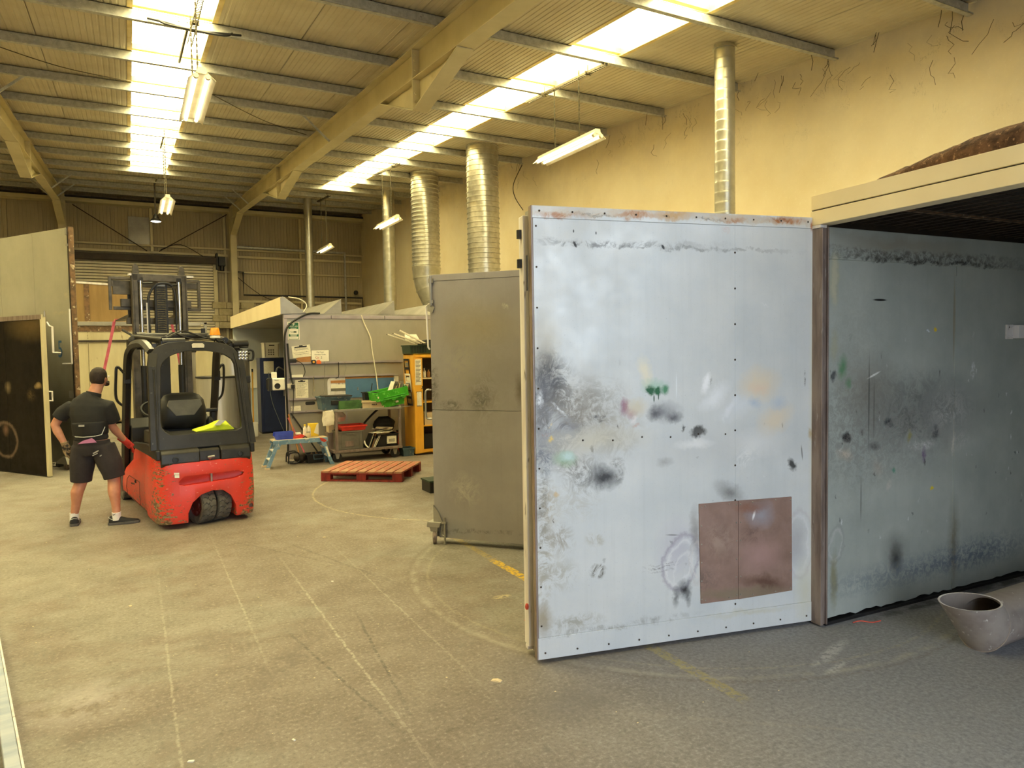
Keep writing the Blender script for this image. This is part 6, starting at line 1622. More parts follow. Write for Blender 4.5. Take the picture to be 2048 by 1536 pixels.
for x in (-.53, .47):
    for y in (-.24, .24):
        b = MB(); b.prism([(-.045, .165), (.045, .165), (.018, .06), (-.018, .06)], 'y', -.034, -.028, 0, Matrix.Translation((x, y, 0))); b.prism([(-.045, .165), (.045, .165), (.018, .06), (-.018, .06)], 'y', .028, .034, 0, Matrix.Translation((x, y, 0))); b.box(x - .05, x + .05, y - .04, y + .04, .155, .166)
        c = b.build('castor', M['zinc'], tr)
        MB().lathe([(0, -.02), (.05, -.022), (.075, -.018), (.08, 0), (.075, .018), (.05, .022), (0, .02)], 24, 0, Matrix.Translation((x, y, .08)) @ Matrix.Rotation(PI / 2, 4, 'X')).build('castor_wheel', M['black'], c, smooth=40)
D1, D0 = .879, .199
def put(name, label, cat, x, y, z, rz=0, group=None, rot=None): return thing(name, label, cat, (x, y, z), rz, group, rot)
t = put('crate', 'scuffed blue-grey crate on the left end of the upper trolley deck', 'crate', 2.99, 11.97, D1); tub(t, 'body', 'bluegrey', -.26, .24, -.22, .16, 0, .215, .03); MB().box(-.20, .26, -.24, .12, .218, .232).build('lid_tray', M['black'], t); MB().box(-.10, .06, -.245, -.222, .09, .16).build('handle_slot', M['black'], t, bevel=.01)
t = put('small_parts_bin', 'worn green parts bin at the front of the upper trolley deck', 'bin', 3.21, 11.705, D1); b = MB()
b.prism([(-.19, 0), (.165, 0), (.20, .06), (.185, .145), (-.195, .145), (-.195, .01)], 'y', -.004, 0); b.prism([(-.19, 0), (.165, 0), (.20, .06), (.185, .145), (-.195, .145)], 'y', .13, .135); b.box(-.19, .165, 0, .13, 0, .006); b.box(-.195, -.19, 0, .13, 0, .145); b.prism([(.16, 0), (.20, .06), (.194, .06), (.154, 0)], 'y', 0, .13); b.build('body', M['dkgreen'], t, bevel=.002)
b = MB(); [b.box(-.09, .09, -.008, -.004, .04 + .03 * i, .046 + .03 * i) for i in range(3)]; b.build('moulded_rib', M['dkgreen'], t)
t = put('tray', 'beige plastic tray in the middle of the upper trolley deck', 'tray', 3.60, 11.80, D1); tub(t, 'body', 'beige', -.195, .195, -.10, .2, 0, .115, .008); MB().box(-.03, .03, -.108, -.102, .055, .068).build('printed_mark', M['ink'], t); MB().lathe([(.011, 0), (.011, .003)], 12, 0, Matrix.Translation((.05, -.102, .062)) @ Matrix.Rotation(PI / 2, 4, 'X')).build('printed_mark', M['ink'], t)
t = put('open_box', 'black open box behind the beige tray on the trolley', 'box', 3.69, 12.14, D1); tub(t, 'body', 'black', -.13, .12, -.08, .10, 0, .25, .02); MB().tube([(.0, 0, .2), (.02, 0, .33), (.035, 0, .40)], .008, 6).build('rod', M['black'], t)
t = put('crate', 'bright green crate tilted on the right end of the upper trolley deck', 'crate', 3.95, 11.90, .915, rot=(0, math.radians(-10), 0)); tub(t, 'body', 'green', -.22, .24, -.22, .2, -.02, .16, .035)
b = MB(); b.box(-.29, .30, -.25, -.235, .12, .27); b.box(-.29, .30, .215, .23, .12, .27); b.box(-.29, -.275, -.235, .215, .12, .27); b.box(.285, .30, -.235, .215, .12, .27); b.box(-.29, .30, -.255, -.235, .112, .13); b.box(-.15, .25, -.262, -.245, .15, .16)
for x in (-.18, .02, .2): b.prism([(x - .05, .12), (x + .05, .12), (x + .025, .08), (x - .025, .08)], 'y', -.25, -.238)
b.build('upper_rim', M['green'], t, bevel=.004); MB().box(.05, .10, -.222, -.205, .03, .06).build('label', M['paper'], t)
b = MB(); b.box(-.26, -.24, -.262, -.250, .17, .2); b.build('side_label', M['paper'], t)
def papers(name, label, cat, loc, n, w, h, mat, spread, lean, rot=(0, 0, 0)):
    t = thing(name, label, cat, loc, rot=rot); rr = random.Random(len(label))
    for i in range(n):
        b = MB(); b.box(-.004, .004, -w / 2, w / 2, 0, h * rr.uniform(.8, 1.1)); b.build('folder', M[rr.choice(mat)], t, loc=(spread * (i / max(1, n - 1) - .5), rr.uniform(-.01, .01), 0), rot=(0, lean + rr.uniform(-.12, .12), 0))
    return t
papers('paper_folders', 'sheaf of pale papers standing in the bright green crate', 'papers', (4.02, 11.92, .97), 14, .2, .35, ['paper', 'white', 'beige', 'grey'], .30, .42)
# lower deck
t = put('storage_box', 'grey lidless storage box on the lower trolley deck under the red tray', 'box', 3.19, 11.88, D0); tub(t, 'body', 'grey', -.215, .215, -.18, .2, 0, .315, .006)
b = MB(); b.box(-.215, -.205, -.186, -.18, .02, .29); b.box(.205, .215, -.186, -.18, .02, .29); b.box(-.15, -.14, -.186, -.18, .02, .29); b.box(.15, .16, -.186, -.18, .02, .29); b.box(-.07, .07, -.19, -.18, .255, .275); b.box(-.215, .215, -.186, -.18, .015, .03); b.build('rib', M['grey'], t); MB().box(-.09, .05, -.184, -.18, .06, .15).build('faded_label', M['brownpost'], t); 
t = put('tray', 'red plastic tray resting on top of the grey storage box', 'tray', 3.25, 11.86, .518); tub(t, 'body', 'red', -.215, .22, -.16, .18, .002, .085, .02)
t = put('bin_bag', 'white plastic bag hung on the left post of the trolley', 'bag', 2.81, 11.62, .64)
def bagmesh(t, w, h, d, mat, seed, nm='bag'):
    rr = random.Random(seed); rings = []
    for i in range(9):
        z = h * i / 8; k = (1 - .12 * (i / 8) ** 3) * (.86 + .14 * min(1, i / 2)) if nm != 'sack' else math.sin(PI * (.18 + .70 * i / 8)) ** .7
        rings.append([(w / 2 * k * math.cos(a) + .03 * mnoise.noise(Vector((math.cos(a) * 3, z * 14, seed))), d / 2 * k * math.sin(a) * (1 + .3 * mnoise.noise(Vector((math.sin(a) * 3, z * 18, seed + 3)))), z + .012 * mnoise.noise(Vector((a, z * 9, seed + 8)))) for a in [2 * PI * j / 20 for j in range(20)]])
    b = MB(); b.loft(rings); return b.build('bag_body', M[mat], t, smooth=50)
bagmesh(t, .20, .23, .06, 'bag', 3)
t = put('bin_bag', 'crumpled clear bag under the upper deck behind the trolley post', 'bag', 3.08, 11.98, .66); bagmesh(t, .23, .16, .18, 'bag', 7, 'sack')
t = put('storage_box', 'dark grey box stacked at the back left of the lower trolley deck', 'box', 2.945, 12.12, D0); tub(t, 'body', 'brownpost', -.045, .10, -.12, .12, 0, .27, .004); MB().box(-.03, .05, -.10, .1, .272, .40).build('carton', M['beige'], t)
t = put('crate', 'black crate with a white label at the right of the lower trolley deck', 'crate', 3.84, 11.92, D0); tub(t, 'body', 'black', -.17, .21, -.16, .2, 0, .215, .012); b = MB(); b.box(.0, .17, -.172, -.165, .045, .175); b.build('paper_label', M['paper'], t); 
b = MB(); [b.box(.03, .14, -.1745, -.172, .08 + .018 * i, .088 + .018 * i) for i in range(3)]; b.build('label_print', M['ink'], t)
t = put('cloth_bag', 'black cloth bag slumped on the right crate of the lower trolley deck', 'bag', 3.89, 12.05, .43); bagmesh(t, .40, .26, .26, 'cloth', 12, 'sack')
t = thing('paper_stack', 'pile of scrap papers spilling over the black crate', 'papers', (3.78, 11.84, .418)); rr = random.Random(5)
for i in range(9): MB().box(-.14, .14, -.1, .1, 0, .006).build('sheet', M[rr.choice(['paper', 'white', 'beige', 'brownpost'])], t, loc=(rr.uniform(-.08, .08), rr.uniform(-.02, .03), .012 * i), rot=(rr.uniform(-.1, .1), rr.uniform(-.18, .18), rr.uniform(-.5, .5)))
papers('paper_folders', 'dark folders leaning between the grey box and the black crate', 'papers', (3.55, 11.86, D0), 7, .22, .28, ['black', 'grey', 'paper', 'brown', 'black'], .16, .40)
t = put('cable_coil', 'black hose looping from the folders up under the trolley deck', 'cable', 3.46, 11.98, D0 + .01); b = MB(); b.tube(arc_pts([(.02, 0, .01), (-.02, -.02, .18), (.03, -.02, .36), (.16, 0, .50), (.32, .05, .62)], 6), .018, 8); b.build('hose', M['cloth'], t)
t = put('white_hook', 'curved white plastic strip on the lower trolley deck', 'offcut', 3.45, 11.70, D0 + .004); b = MB(); b.tube(arc_pts([(-.02, 0, .13), (-.015, -.01, .08), (.01, -.015, .04), (.04, -.02, .01)], 4), .012, 6); b.build('strip', M['white'], t)
# --- tall orange-yellow cabinet with its clutter
cb = thing('tall_cabinet', 'tall orange-yellow steel cabinet standing open beside the trolley', 'cabinet', (4.345, 11.72, 0)); CH = 1.79
b = MB(); b.box(0, .018, 0, .52, .03, CH); b.box(.90, .918, 0, .52, .03, CH); b.box(.018, .90, .50, .52, .03, CH); b.box(.018, .90, 0, .52, .03, .05); b.box(0, .918, 0, .52, CH - .02, CH); b.box(.018, .9, 0, .015, 1.72, CH); b.box(.018, .9, .0, .015, .03, .10)
b.build('carcass', M['cab'], cb, bevel=.003); MB().box(.02, .9, .02, .5, 0, .03).build('plinth', M['dark'], cb)
dr = MB().box(0, .155, -.022, -.003, .035, 1.71).build('door', M['cab'], cb, bevel=.003); MB().box(.035, .045, -.026, -.022, .05, .86).build('door_seam', M['cab'], dr)
b = MB(); b.tube([(.14, -.03, 1.22), (.14, -.05, 1.19), (.12, -.05, 1.17)], .008, 6); b.build('door_key', M['black'], dr)
for z in (.50, .92, 1.34): MB().box(.018, .90, .02, .5, z, z + .018).build('shelf', M['cab'] if z < 1 else M['beige'], cb)
MB().box(.02, .9, .46, .498, .05, 1.7).build('inner_back', M['dark'], cb)
t, w, h = flat('parts_list', 'long printed list taped to the orange cabinet door', 'notice', 4.36, 4.475, 1.24, 1.69, 'paper', y=11.694, th=.002)
for i in range(16): MB().box(-.045, .045 - .012 * (i % 3), -.0035, -.002, .19 - .024 * i, .198 - .024 * i).build('print_line', M['ink'], t)
t, w, h = flat('notice_sheet', 'small sheet in a holder lower on the orange cabinet door', 'notice', 4.385, 4.47, .88, 1.12, 'paper', y=11.694, th=.004); MB().box(-.05, .05, .0, .003, -.135, -.12).build('holder', M['zinc'], t); MB().box(-.05, .05, -.001, .003, .10, .125).build('holder', M['dark'], t)
for i, (x, c, hh, lb) in enumerate(((4.56, 'black', .20, 'dark spray bottle leaning at the left of the upper cabinet shelf'), (4.63, 'paper', .17, 'pale bottle beside the dark spray bottle on the upper cabinet shelf'), (4.71, 'brown', .14, 'short brown bottle on the upper cabinet shelf'))):
    t = thing('bottle', lb, 'bottle', (x, 11.95, 1.359)); b = MB(); b.lathe([(.028, 0), (.03, .01), (.03, hh * .65), (.012, hh * .8), (.012, hh)], 14); b.build('body', M[c], t, smooth=40); MB().lathe([(.014, hh), (.014, hh + .02)], 10).build('cap', M['black'], t)
t = thing('cardboard_flap', 'buff cardboard box on the middle cabinet shelf', 'box', (4.68, 11.9, .519)); MB().box(-.12, .1, -.1, .15, 0, .22).build('carton', M['beige'], t); MB().prism([(-.12, .22), (-.12, .222), (-.2, .28), (-.2, .277)], 'y', -.1, .15).build('flap', M['beige'], t)
t = thing('dark_box', 'black box on the bottom shelf of the orange cabinet', 'box', (4.7, 11.95, .055)); MB().box(-.14, .15, -.12, .15, 0, .30).build('carton', M['black'], t, bevel=.005)
# things on top of the cabinet
t = thing('crate', 'dark green slatted crate on top of the orange cabinet', 'crate', (4.62, 11.95, CH)); tub(t, 'body', 'bottlegreen', -.32, .26, -.20, .24, 0, .15, .012); b = MB(); [b.box(-.29 + .05 * i, -.27 + .05 * i, -.205, -.195, .02, .13) for i in range(6)]; b.build('slat', M['black'], t)
rr = random.Random(8); t = thing('black_offcuts', 'heap of black plastic offcuts spilling from the dark green crate', 'offcuts', (4.74, 11.85, CH + .12))
for i in range(9): MB().box(-.14, .14, -.012, .012, 0, .03).build('offcut', M['black'], t, loc=(rr.uniform(-.16, .1), rr.uniform(-.1, .06), .012 * i), rot=(rr.uniform(-.3, .3), rr.uniform(-.25, .25), rr.uniform(-.6, .6)))
for i, (x0, z0, x1, z1, lb) in enumerate(((3.92, 2.13, 4.42, 1.97, 'lowest and leftmost pale strip jutting from the crate on the cabinet'), (4.02, 2.145, 4.50, 1.975, 'middle pale strip jutting from the crate on the cabinet'), (4.12, 2.20, 4.60, 1.965, 'highest pale strip jutting from the crate on the cabinet'))):
    t = thing('pale_strip', lb, 'strip', ((x0 + x1) / 2, 11.84 - .03 * i, (z0 + z1) / 2), rot=(0, math.atan2(z0 - z1, x1 - x0), 0)); L = math.hypot(x1 - x0, z1 - z0) / 2
    MB().box(-L, L, -.022, .022, -.012, .012).build('bar', M['paper'], t, bevel=.002); MB().box(-L - .006, -L, -.02, .02, -.006, .006).build('dark_end', M['black'], t)
t = thing('folded_sign', 'small white card lettered VA propped on the cabinet crate', 'card', (4.42, 11.99, 2.075), rot=(-.35, 0, .08)); MB().prism([(-.135, -.055), (.15, -.055), (.10, .065), (-.125, .06)], 'y', -.006, 0).build('card', M['white'], t); text('VA', 'card_lettering', .05, M['grey'], t, (.0, -.008, -.01))
# stencils hung on the cabinet side
for i, (y, z0, z1, m, lb) in enumerate(((12.02, 1.36, 1.70, 'black', 'upper dark wire stencil hung on the side of the orange cabinet'), (11.93, 1.12, 1.44, 'white', 'white-edged board hung below the wire stencil on the cabinet side'), (11.86, .88, 1.16, 'dark', 'lowest dark clip tray on the side of the orange cabinet'))):
    t = thing('hung_stencil', lb, 'stencil', (4.335 - .012 * i, y, (z0 + z1) / 2), rot=(0, -.06 - .03 * i, 0)); h = (z1 - z0) / 2
    b = MB(); b.ringplate([(-.13, -h), (.13, -h), (.13, h), (-.13, h)], [(-.10, -h + .03), (.10, -h + .03), (.10, h - .03), (-.10, h - .03)], 'x', -.012, -.004); b.box(-.012, -.004, -.11, .11, -.02, .02); b.build('frame', M[m], t)
    MB().box(-.008, -.004, -.08, .06, h * .2, h * .6).build('sheet', M['paper' if i else 'zinc'], t)
t = thing('shelf_bracket', 'small pale shelf end beside the cabinet at trolley height', 'shelf', (4.22, 11.84, .86)); MB().box(-.10, .11, -.02, .25, 0, .015).build('plate', M['chrome'], t, bevel=.003)
t = thing('white_switch_box', 'white box on the notice wall at the right end of the blue panel', 'box', (4.33, WY, 1.37)); MB().box(-.05, .03, -.05, 0, -.12, .02).build('casing', M['white'], t, bevel=.004); MB().box(-.08, .03, -.06, 0, .02, .03).build('cover', M['zinc'], t)
t = thing('gas_bottle', 'small red bottle on the floor between trolley and cabinet', 'bottle', (4.235, 12.35, 0)); b = MB(); b.lathe([(.06, 0), (.07, .02), (.07, .26), (.05, .32), (.02, .345), (.02, .37)], 18); b.build('body', M['red'], t, smooth=40); b = MB(); b.box(-.02, .02, -.02, .02, .37, .40); b.build('valve', M['black'], t)
t = thing('tray', 'grey open tray on the floor at the foot of the orange cabinet', 'tray', (4.225, 11.83, 0)); tub(t, 'body', 'bluegrey', -.10, .105, -.10, .14, 0, .14, .012); MB().box(-.06, .06, -.05, .08, .01, .05).build('contents', M['black'], t)

# --- blue step stool and what lies on and under it
ss = thing('step_stool', 'worn blue folding work platform in front of the notice wall', 'platform', (2.35, 11.76, 0)); ZT = .43
MB().box(-.42, .44, -.14, .16, ZT, ZT + .022).build('deck_board', M['beige'], ss, bevel=.004)
b = MB(); b.box(-.42, .44, -.155, -.135, ZT - .05, ZT + .02); b.box(-.42, .44, .155, .175, ZT - .05, ZT + .02); b.build('deck_frame', M['stoolblue'], ss, bevel=.003)
for s, xt, xb in ((-1, -.34, -.52), (1, .36, .50)):
    for y in (-.145, .165):
        b = MB(); b.prism([(xt - .03, ZT), (xt + .03, ZT), (xb + .03, .0), (xb - .03, .0)], 'y', y - .014, y + .014); b.prism([(xt - .05, ZT + .01), (xt + .06, ZT + .01), (xt + .02 * s + .03, ZT - .12), (xt + .02 * s - .03, ZT - .12)], 'y', y - .018, y + .018); b.build('leg', M['stoolblue'], ss, bevel=.003)
        MB().box(xb - .035, xb + .035, y - .02, y + .02, 0, .03).build('foot', M['beige' if s < 0 else 'stoolblue'], ss)
    for z in (.14, .28):
        xx = xb + (xt - xb) * z / ZT; MB().box(xx - .025, xx + .025, -.14, .16, z - .01, z + .01).build('rung', M['palepost'], ss)
MB().prism([(.30, ZT + .03), (.38, ZT + .0), (.42, ZT - .03), (.38, ZT - .06), (.33, ZT - .03)], 'y', -.168, -.164).build('red_sticker', M['redink'], ss); MB().prism([(.395, .30), (.425, .30), (.475, .13), (.445, .13)], 'y', -.162, -.158).build('pale_label', M['paper'], ss)
ZD = ZT + .0225
t = thing('small_parts_bin', 'royal blue parts bin on the left end of the blue platform', 'bin', (2.115, 11.74, ZD)); b = MB(); w = .145
b.prism([(-.12, 0), (.135, 0), (.145, .12), (-.145, .12), (-.155, .06)], 'y', -.075, -.07); b.prism([(-.12, 0), (.135, 0), (.145, .12), (-.145, .12), (-.155, .06)], 'y', .07, .075); b.box(-.12, .135, -.07, .07, 0, .006); b.prism([(.13, 0), (.135, 0), (.145, .12), (.139, .12)], 'y', -.07, .07); b.prism([(-.12, 0), (-.114, 0), (-.149, .06), (-.155, .06)], 'y', -.07, .07); b.build('body', M['blue'], t, bevel=.002)
b = MB(); [b.box(-.07, .03, -.079, -.075, .03 + .025 * i, .036 + .025 * i) for i in range(3)]; b.build('moulded_rib', M['blue'], t)
t = thing('dustpan', 'red dustpan lying on the blue platform beside the blue bin', 'dustpan', (2.34, 11.76, ZD)); b = MB(); b.prism([(-.08, 0), (.09, .0), (.11, .03), (.06, .06), (-.08, .02)], 'y', -.06, .06); b.build('pan', M['red'], t, bevel=.005); MB().box(-.03, .05, -.03, .05, .056, .085).build('pale_block', M['paper'], t, bevel=.006)
for x, y, lb in ((2.462, 11.78, 'left clear spray bottle on the blue platform'), (2.53, 11.80, 'right clear spray bottle on the blue platform, before the yellow bag')):
    t = thing('spray_bottle', lb, 'bottle', (x, y, ZD)); b = MB(); b.lathe([(.03, 0), (.032, .01), (.032, .11), (.03, .15), (.014, .175), (.014, .19)], 16); b.build('body', M['bag'], t, smooth=40); MB().lathe([(.0325, .02), (.0325, .09)], 16, close=False).build('label', M['paper'], t); b = MB(); b.box(-.012, .012, -.03, .012, .19, .215); b.build('trigger', M['yellow'], t)
t = thing('jar', 'squat glass jar in front of the spray bottles', 'jar', (2.50, 11.70, ZD)); b = MB(); b.lathe([(.035, 0), (.04, .01), (.04, .06), (.03, .075), (.03, .085)], 18); b.build('glass', M['beige'], t, smooth=40); MB().lathe([(.033, .085), (.033, .10), (0, .10)], 16).build('lid', M['zinc'], t)
t = thing('yellow_packet', 'yellow and white packet standing at the back of the blue platform', 'packet', (2.62, 11.87, ZD)); MB().box(-.09, .08, -.03, .03, 0, .215).build('packet', M['yellow'], t, bevel=.006); MB().prism([(.0, .06), (.079, .02), (.079, .21), (.05, .2)], 'y', -.033, -.0305).build('white_print', M['white'], t)
t = thing('black_clamp', 'small dark clamp lying at the middle of the blue platform', 'clamp', (2.40, 11.66, ZD)); b = MB(); b.tube([(0, 0, .01), (.04, .01, .025), (.07, 0, .01)], .008, 6); b.build('bar', M['black'], t)
t = thing('wire_basket', 'black wire-frame basket on the floor under the blue platform', 'basket', (2.38, 12.05, 0)); b = MB()
for y in (-.1, .1): b.tube(arc_pts([(-.16, y, .02), (-.15, y, .16), (-.10, y, .19), (.0, y, .18), (.02, y, .06), (-.04, y, .015), (-.14, y, .02)], 4), .012, 6)
for k in range(6): b.cyl((-.15 + .03 * k, -.1, .02), (-.15 + .03 * k, .1, .02), .006, 5)
b.build('frame', M['black'], t); b = MB(); b.sphere((.05, 0, .09), (.11, .12, .085), 14, 8); b.build('bundle', M['dark'], t)
t = thing('crate', 'dark crate of metal scraps on the floor under the blue platform', 'crate', (2.66, 12.02, 0)); tub(t, 'body', 'black', -.15, .13, -.14, .12, 0, .15, .015); b = MB(); rr = random.Random(2)
b2_ = MB(); b2_.ringplate([(-.05, .06), (.12, .06), (.13, .145), (-.06, .145)], [(-.035, .075), (.105, .075), (.112, .132), (-.045, .132)], 'y', -.158, -.15); b2_.build('pale_front_edge', M['bluegrey'], t)
for i in range(10): p = Vector((rr.uniform(-.1, .1), rr.uniform(-.1, .08), .10)); b.cyl(p, p + Vector((rr.uniform(-.07, .07), rr.uniform(-.05, .05), rr.uniform(.02, .06))), .006, 5)
b.build('scraps', M['rust'], t, kind='stuff')
for x0, z0, x1, z1, m, lb in ((2.36, .78, 2.50, .08, 'brown', 'brown broom handle leaning nearest the corner post behind the platform'), (2.35, .72, 2.60, .1, 'pink', 'pink-red handle leaning behind the blue platform'), (2.40, .80, 2.85, .08, 'black', 'black handle slanting behind the blue platform towards the trolley')):
    t = thing('leaning_handle', lb, 'handle', (x1, 12.40, z1 - .05)); MB().cyl((0, 0, 0), (x0 - x1, .17, z0 - z1 + .05), .013, 8).build('shaft', M[m], t)
    MB().box(-.05, .05, -.02, .02, -.03, .02).build('end_block', M['black'], t)

# --- red pallet
pa = thing('pallet', 'worn red timber pallet lying on the floor before the trolley', 'pallet', (3.09, 10.155, 0), math.radians(-37))
A_, B_ = .60, .48
BRD = MB().box(-.058, .058, -B_, B_, .122, .144).mesh('deck_board', M['pallettop'])
for i in range(9):
    o = bpy.data.objects.new('deck_board', BRD); COL.objects.link(o); o.parent = pa; o.location = (-.54 + .135 * i, 0, random.uniform(-.002, .002)); o.rotation_euler = (0, random.uniform(-.01, .01), random.uniform(-.008, .008))
for y in (-B_ + .05, 0, B_ - .05):
    MB().box(-A_, A_, y - .05, y + .05, .10, .1215).build('stringer_board', M['palletred'], pa, bevel=.003); MB().box(-A_, A_, y - .05, y + .05, 0, .02).build('bottom_board', M['palletred'], pa, bevel=.003)
    for x in (-A_ + .072, 0, A_ - .072): MB().box(x - .072, x + .072, y - .048, y + .048, .02, .10).build('block', M['palletred'], pa, bevel=.003)

# --- radio hanging at the booth corner, locker with crate, broom
t = thing('site_radio', 'white and black site radio hanging from the booth corner post', 'radio', (2.13, 12.3, 1.22))
MB().box(-.09, .125, -.10, .02, .0, .20).build('body', M['white'], t, bevel=.02, seg=3)
b = MB(); b.box(-.145, -.09, -.11, .03, -.01, .205); b.box(.12, .145, -.11, .03, -.01, .205); b.tube([(-.15, -.05, .02), (-.165, -.05, .03), (-.165, -.05, .18), (-.15, -.05, .19)], .012, 6); b.build('bumper', M['black'], t, bevel=.012)
MB().lathe([(.048, 0), (.048, .008), (.035, .004), (0, .004)], 20, 0, Matrix.Translation((-.005, -.10, .07)) @ Matrix.Rotation(PI / 2, 4, 'X')).build('speaker', M['black'], t, smooth=40)
text('Makita', 'brand_lettering', .028, M['ink'], t, (-.02, -.1015, .17)); 
b = MB(); b.box(-.09, .0, -.055, -.035, .20, .30); b.build('carry_arm', M['white'], t, bevel=.01)
st_ = thing('radio_strap', 'black and white strap holding the site radio at the corner post', 'strap', (2.13, 12.28, 1.45)); b = MB(); b.tube(arc_pts([(-.03, 0, .0), (-.01, .01, .06), (.02, .03, .13), (.06, .05, .145), (.17, .30, .10)], 5), .014, 6); b.build('webbing', M['black'], st_); MB().box(-.045, .0, -.02, .01, -.06, .05).build('buckle', M['bag'], st_, bevel=.006)
lk = thing('locker', 'tall dark blue locker inside the paint booth', 'locker', (2.58, 16.95, 0))
MB().box(0, .62, 0, .5, .03, 1.74).build('carcass', M['lockerblue'], lk, bevel=.006); MB().box(.06, .60, -.02, 0, .05, 1.72).build('door', M['lockerblue'], lk, bevel=.004); MB().box(.01, .61, .02, .48, 0, .03).build('plinth', M['black'], lk)
b = MB(); b.box(.50, .52, -.04, -.02, .85, 1.0); b.build('handle', M['zinc'], lk)
flat('notice_sheet', 'pale sheet with a yellow edge stuck on the blue locker door', 'notice', 2.66, 2.88, 1.38, 1.66, 'paper', y=16.928, th=.002)
t = thing('crate', 'white ventilated crate standing on top of the blue locker', 'crate', (2.85, 17.12, 1.742)); tub(t, 'body', 'white', -.165, .165, -.18, .2, 0, .345, .004); b = MB(); b.box(-.06, .06, -.186, -.178, .27, .295); b.build('hand_hole', M['black'], t, bevel=.008)
b = MB(); b.box(-.15, -.14, -.184, -.18, .02, .33); b.box(.14, .15, -.184, -.18, .02, .33); [b.box(-.08 + .05 * (i % 3), -.05 + .05 * (i % 3), -.183, -.18, .06 + .05 * (i // 3), .09 + .05 * (i // 3)) for i in range(9)]; b.build('moulded_rib', M['grey'], t)
bm_ = thing('broom', 'yellow-handled broom with a white head leaning inside the paint booth', 'broom', (2.33, 16.45, 0)); MB().cyl((0, 0, .3), (.04, .2, 1.45), .016, 8).build('handle', M['cab'], bm_); MB().cyl((.037, .185, 1.28), (.041, .205, 1.5), .018, 8).build('grip', M['black'], bm_); MB().box(-.09, .09, -.05, .05, 0, .33).build('head', M['white'], bm_, bevel=.02)
t = thing('yellow_sheet', 'yellow and white sheet on the inner wall beside the broom', 'notice', (2.62, 19.36, 1.05)); MB().box(-.16, .0, -.01, 0, -.25, .2).build('sheet', M['yellow'], t)
cable('floor_lead', 'thin pale lead hanging across the blue locker door', [(2.76, 16.9, 1.4), (2.80, 16.88, .8), (2.95, 16.85, .3), (3.05, 16.8, .02)], .006, 'webgrey')
# --- low black trolley edge at the far right of the aisle, pipe elbow, floor bar, litter
t = thing('black_box', 'low black box on the floor just behind the grey booth door', 'box', (3.34, 8.55, 0)); MB().box(-.02, .3, -.1, .2, 0, .14).build('carton', M['black'], t, bevel=.006); MB().box(-.03, .31, -.11, .21, .14, .16).build('lid', M['bottlegreen'], t)
pe = thing('pipe_elbow', 'scuffed grey pipe with an open scooped elbow lying on the floor', 'pipe', (4.42, 2.34, 0)); R0 = .148
def elbow(r, zc, n=40):
    rings = []; ax2 = Vector((-.62, .05, .78)).normalized(); c0 = Vector((0, 0, R0)); m = (ax2 - Vector((1, 0, 0))).normalized()
    ring_end, ring_mid, ring_j2, ring_mouth = [], [], [], []
    mit = (Vector((-1, 0, 0)) + ax2).normalized()
    for i in range(n):
        a = 2 * PI * i / n; off = Vector((0, r * math.cos(a), r * math.sin(a)))
        ring_end.append(c0 + Vector((1.7, 0, 0)) + off)
        t_ = -off.dot(mit) / Vector((1, 0, 0)).dot(mit); p = c0 + off + Vector((1, 0, 0)) * t_; ring_mid.append(p)
        s_ = (zc - p.z) / ax2.z; ring_j2.append(p + ax2 * s_ * .5); ring_mouth.append(p + ax2 * s_)
    return [ring_end, ring_mid, ring_j2, ring_mouth]
b = MB(); zc = .30; b.loft(elbow(R0, zc), caps=False); o = b.build('outer_wall', M['pipe'], pe, smooth=25)
b = MB(); inner_ = elbow(R0 - .010, zc - .001); b.loft(inner_, caps=False); b.build('inner_wall', M['pipe'], pe, smooth=25)
b = MB(); b.loft([elbow(R0, zc)[3], inner_[3]], caps=False); b.build('cut_rim', M['palepost'], pe)
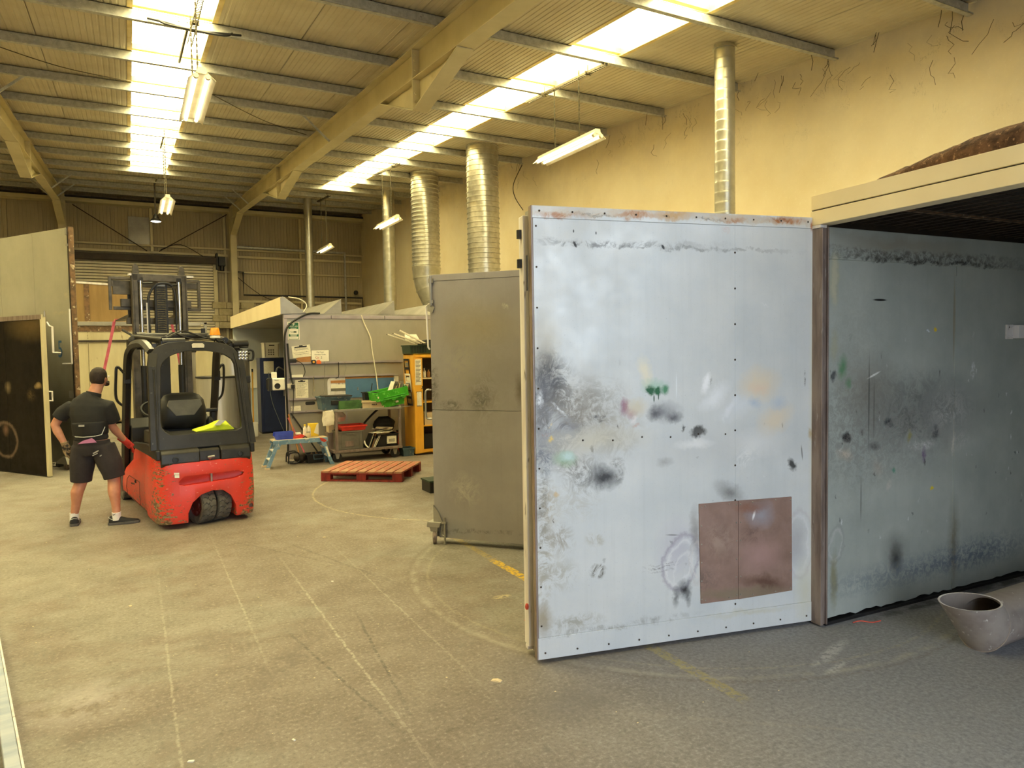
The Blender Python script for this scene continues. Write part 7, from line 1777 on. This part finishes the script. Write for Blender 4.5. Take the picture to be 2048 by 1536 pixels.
b = MB(); b.tube([p + (p - Vector((p.x, 0, R0))).normalized() * .002 for p in elbow(R0, zc)[1]], .004, 5, closed=True); b.build('weld_bead', M['pipe'], pe)
t = thing('metal_bar', 'pale blue-grey metal bar lying on the floor at the left edge', 'bar', (-.565, 4.10, 0), math.atan2(1.43, -.26))
b = MB(); b.box(-1.2, 1.6, -.0, .058, .0, .06); b.build('bar', M['barblue'], t, bevel=.006); MB().box(-1.2, 1.6, -.010, .0, .0, .066).build('bright_edge', M['palepost'], t, bevel=.002)
for x, y, a, s, m, lb in ((1.71, 3.42, .6, .03, 'scrap', 'folded buff paper scrap on the floor before the big stained door'), (-.07, 5.81, .2, .018, 'scrap', 'pale paper scrap on the open floor nearest the forklift'), (.17, 3.42, 1.0, .014, 'white', 'tiny white crumb on the near floor left of centre'), (.61, 3.37, .3, .010, 'white', 'tiny pale crumb on the near floor at centre'), (2.29, 4.10, 1.2, .02, 'redscrap', 'small red scrap behind the edge of the big stained door'), (1.35, 5.6, .4, .012, 'white', 'tiny white chip on the middle of the aisle floor'), (1.62, 7.0, .9, .014, 'scrap', 'tiny pale chip on the floor right of the forklift')):
    t = thing('floor_scrap', lb, 'scrap', (x, y, 0), a); b = MB(); b.prism([(-s, .0), (s, .0), (s, .003), (0, s * .35), (-s, .006)], 'x', -s * .45, s * .45); b.build('piece', M[m], t)
t = thing('orange_wire', 'short orange-red wire on the floor by the right booth wall', 'wire', (4.18, 2.92, 0)); b = MB(); b.tube(arc_pts([(-.08, .05, .004), (-.03, .03, .012), (.03, -.01, .004), (.09, -.03, .01)], 4), .004, 5); b.build('wire', M['redscrap'], t)
rr = random.Random(21)
b = MB()
for i in range(110):
    x, y = rr.uniform(-1, 4), rr.uniform(2.5, 12); s = rr.uniform(.002, .005); b.box(x - s, x + s, y - s, y + s * .4, 0, s * .4)
o = b.build('floor_grit', M['scrap'], kind='stuff'); o['label'] = 'scattered pale crumbs and grit over the workshop floor'
bpy.context.view_layer.update()
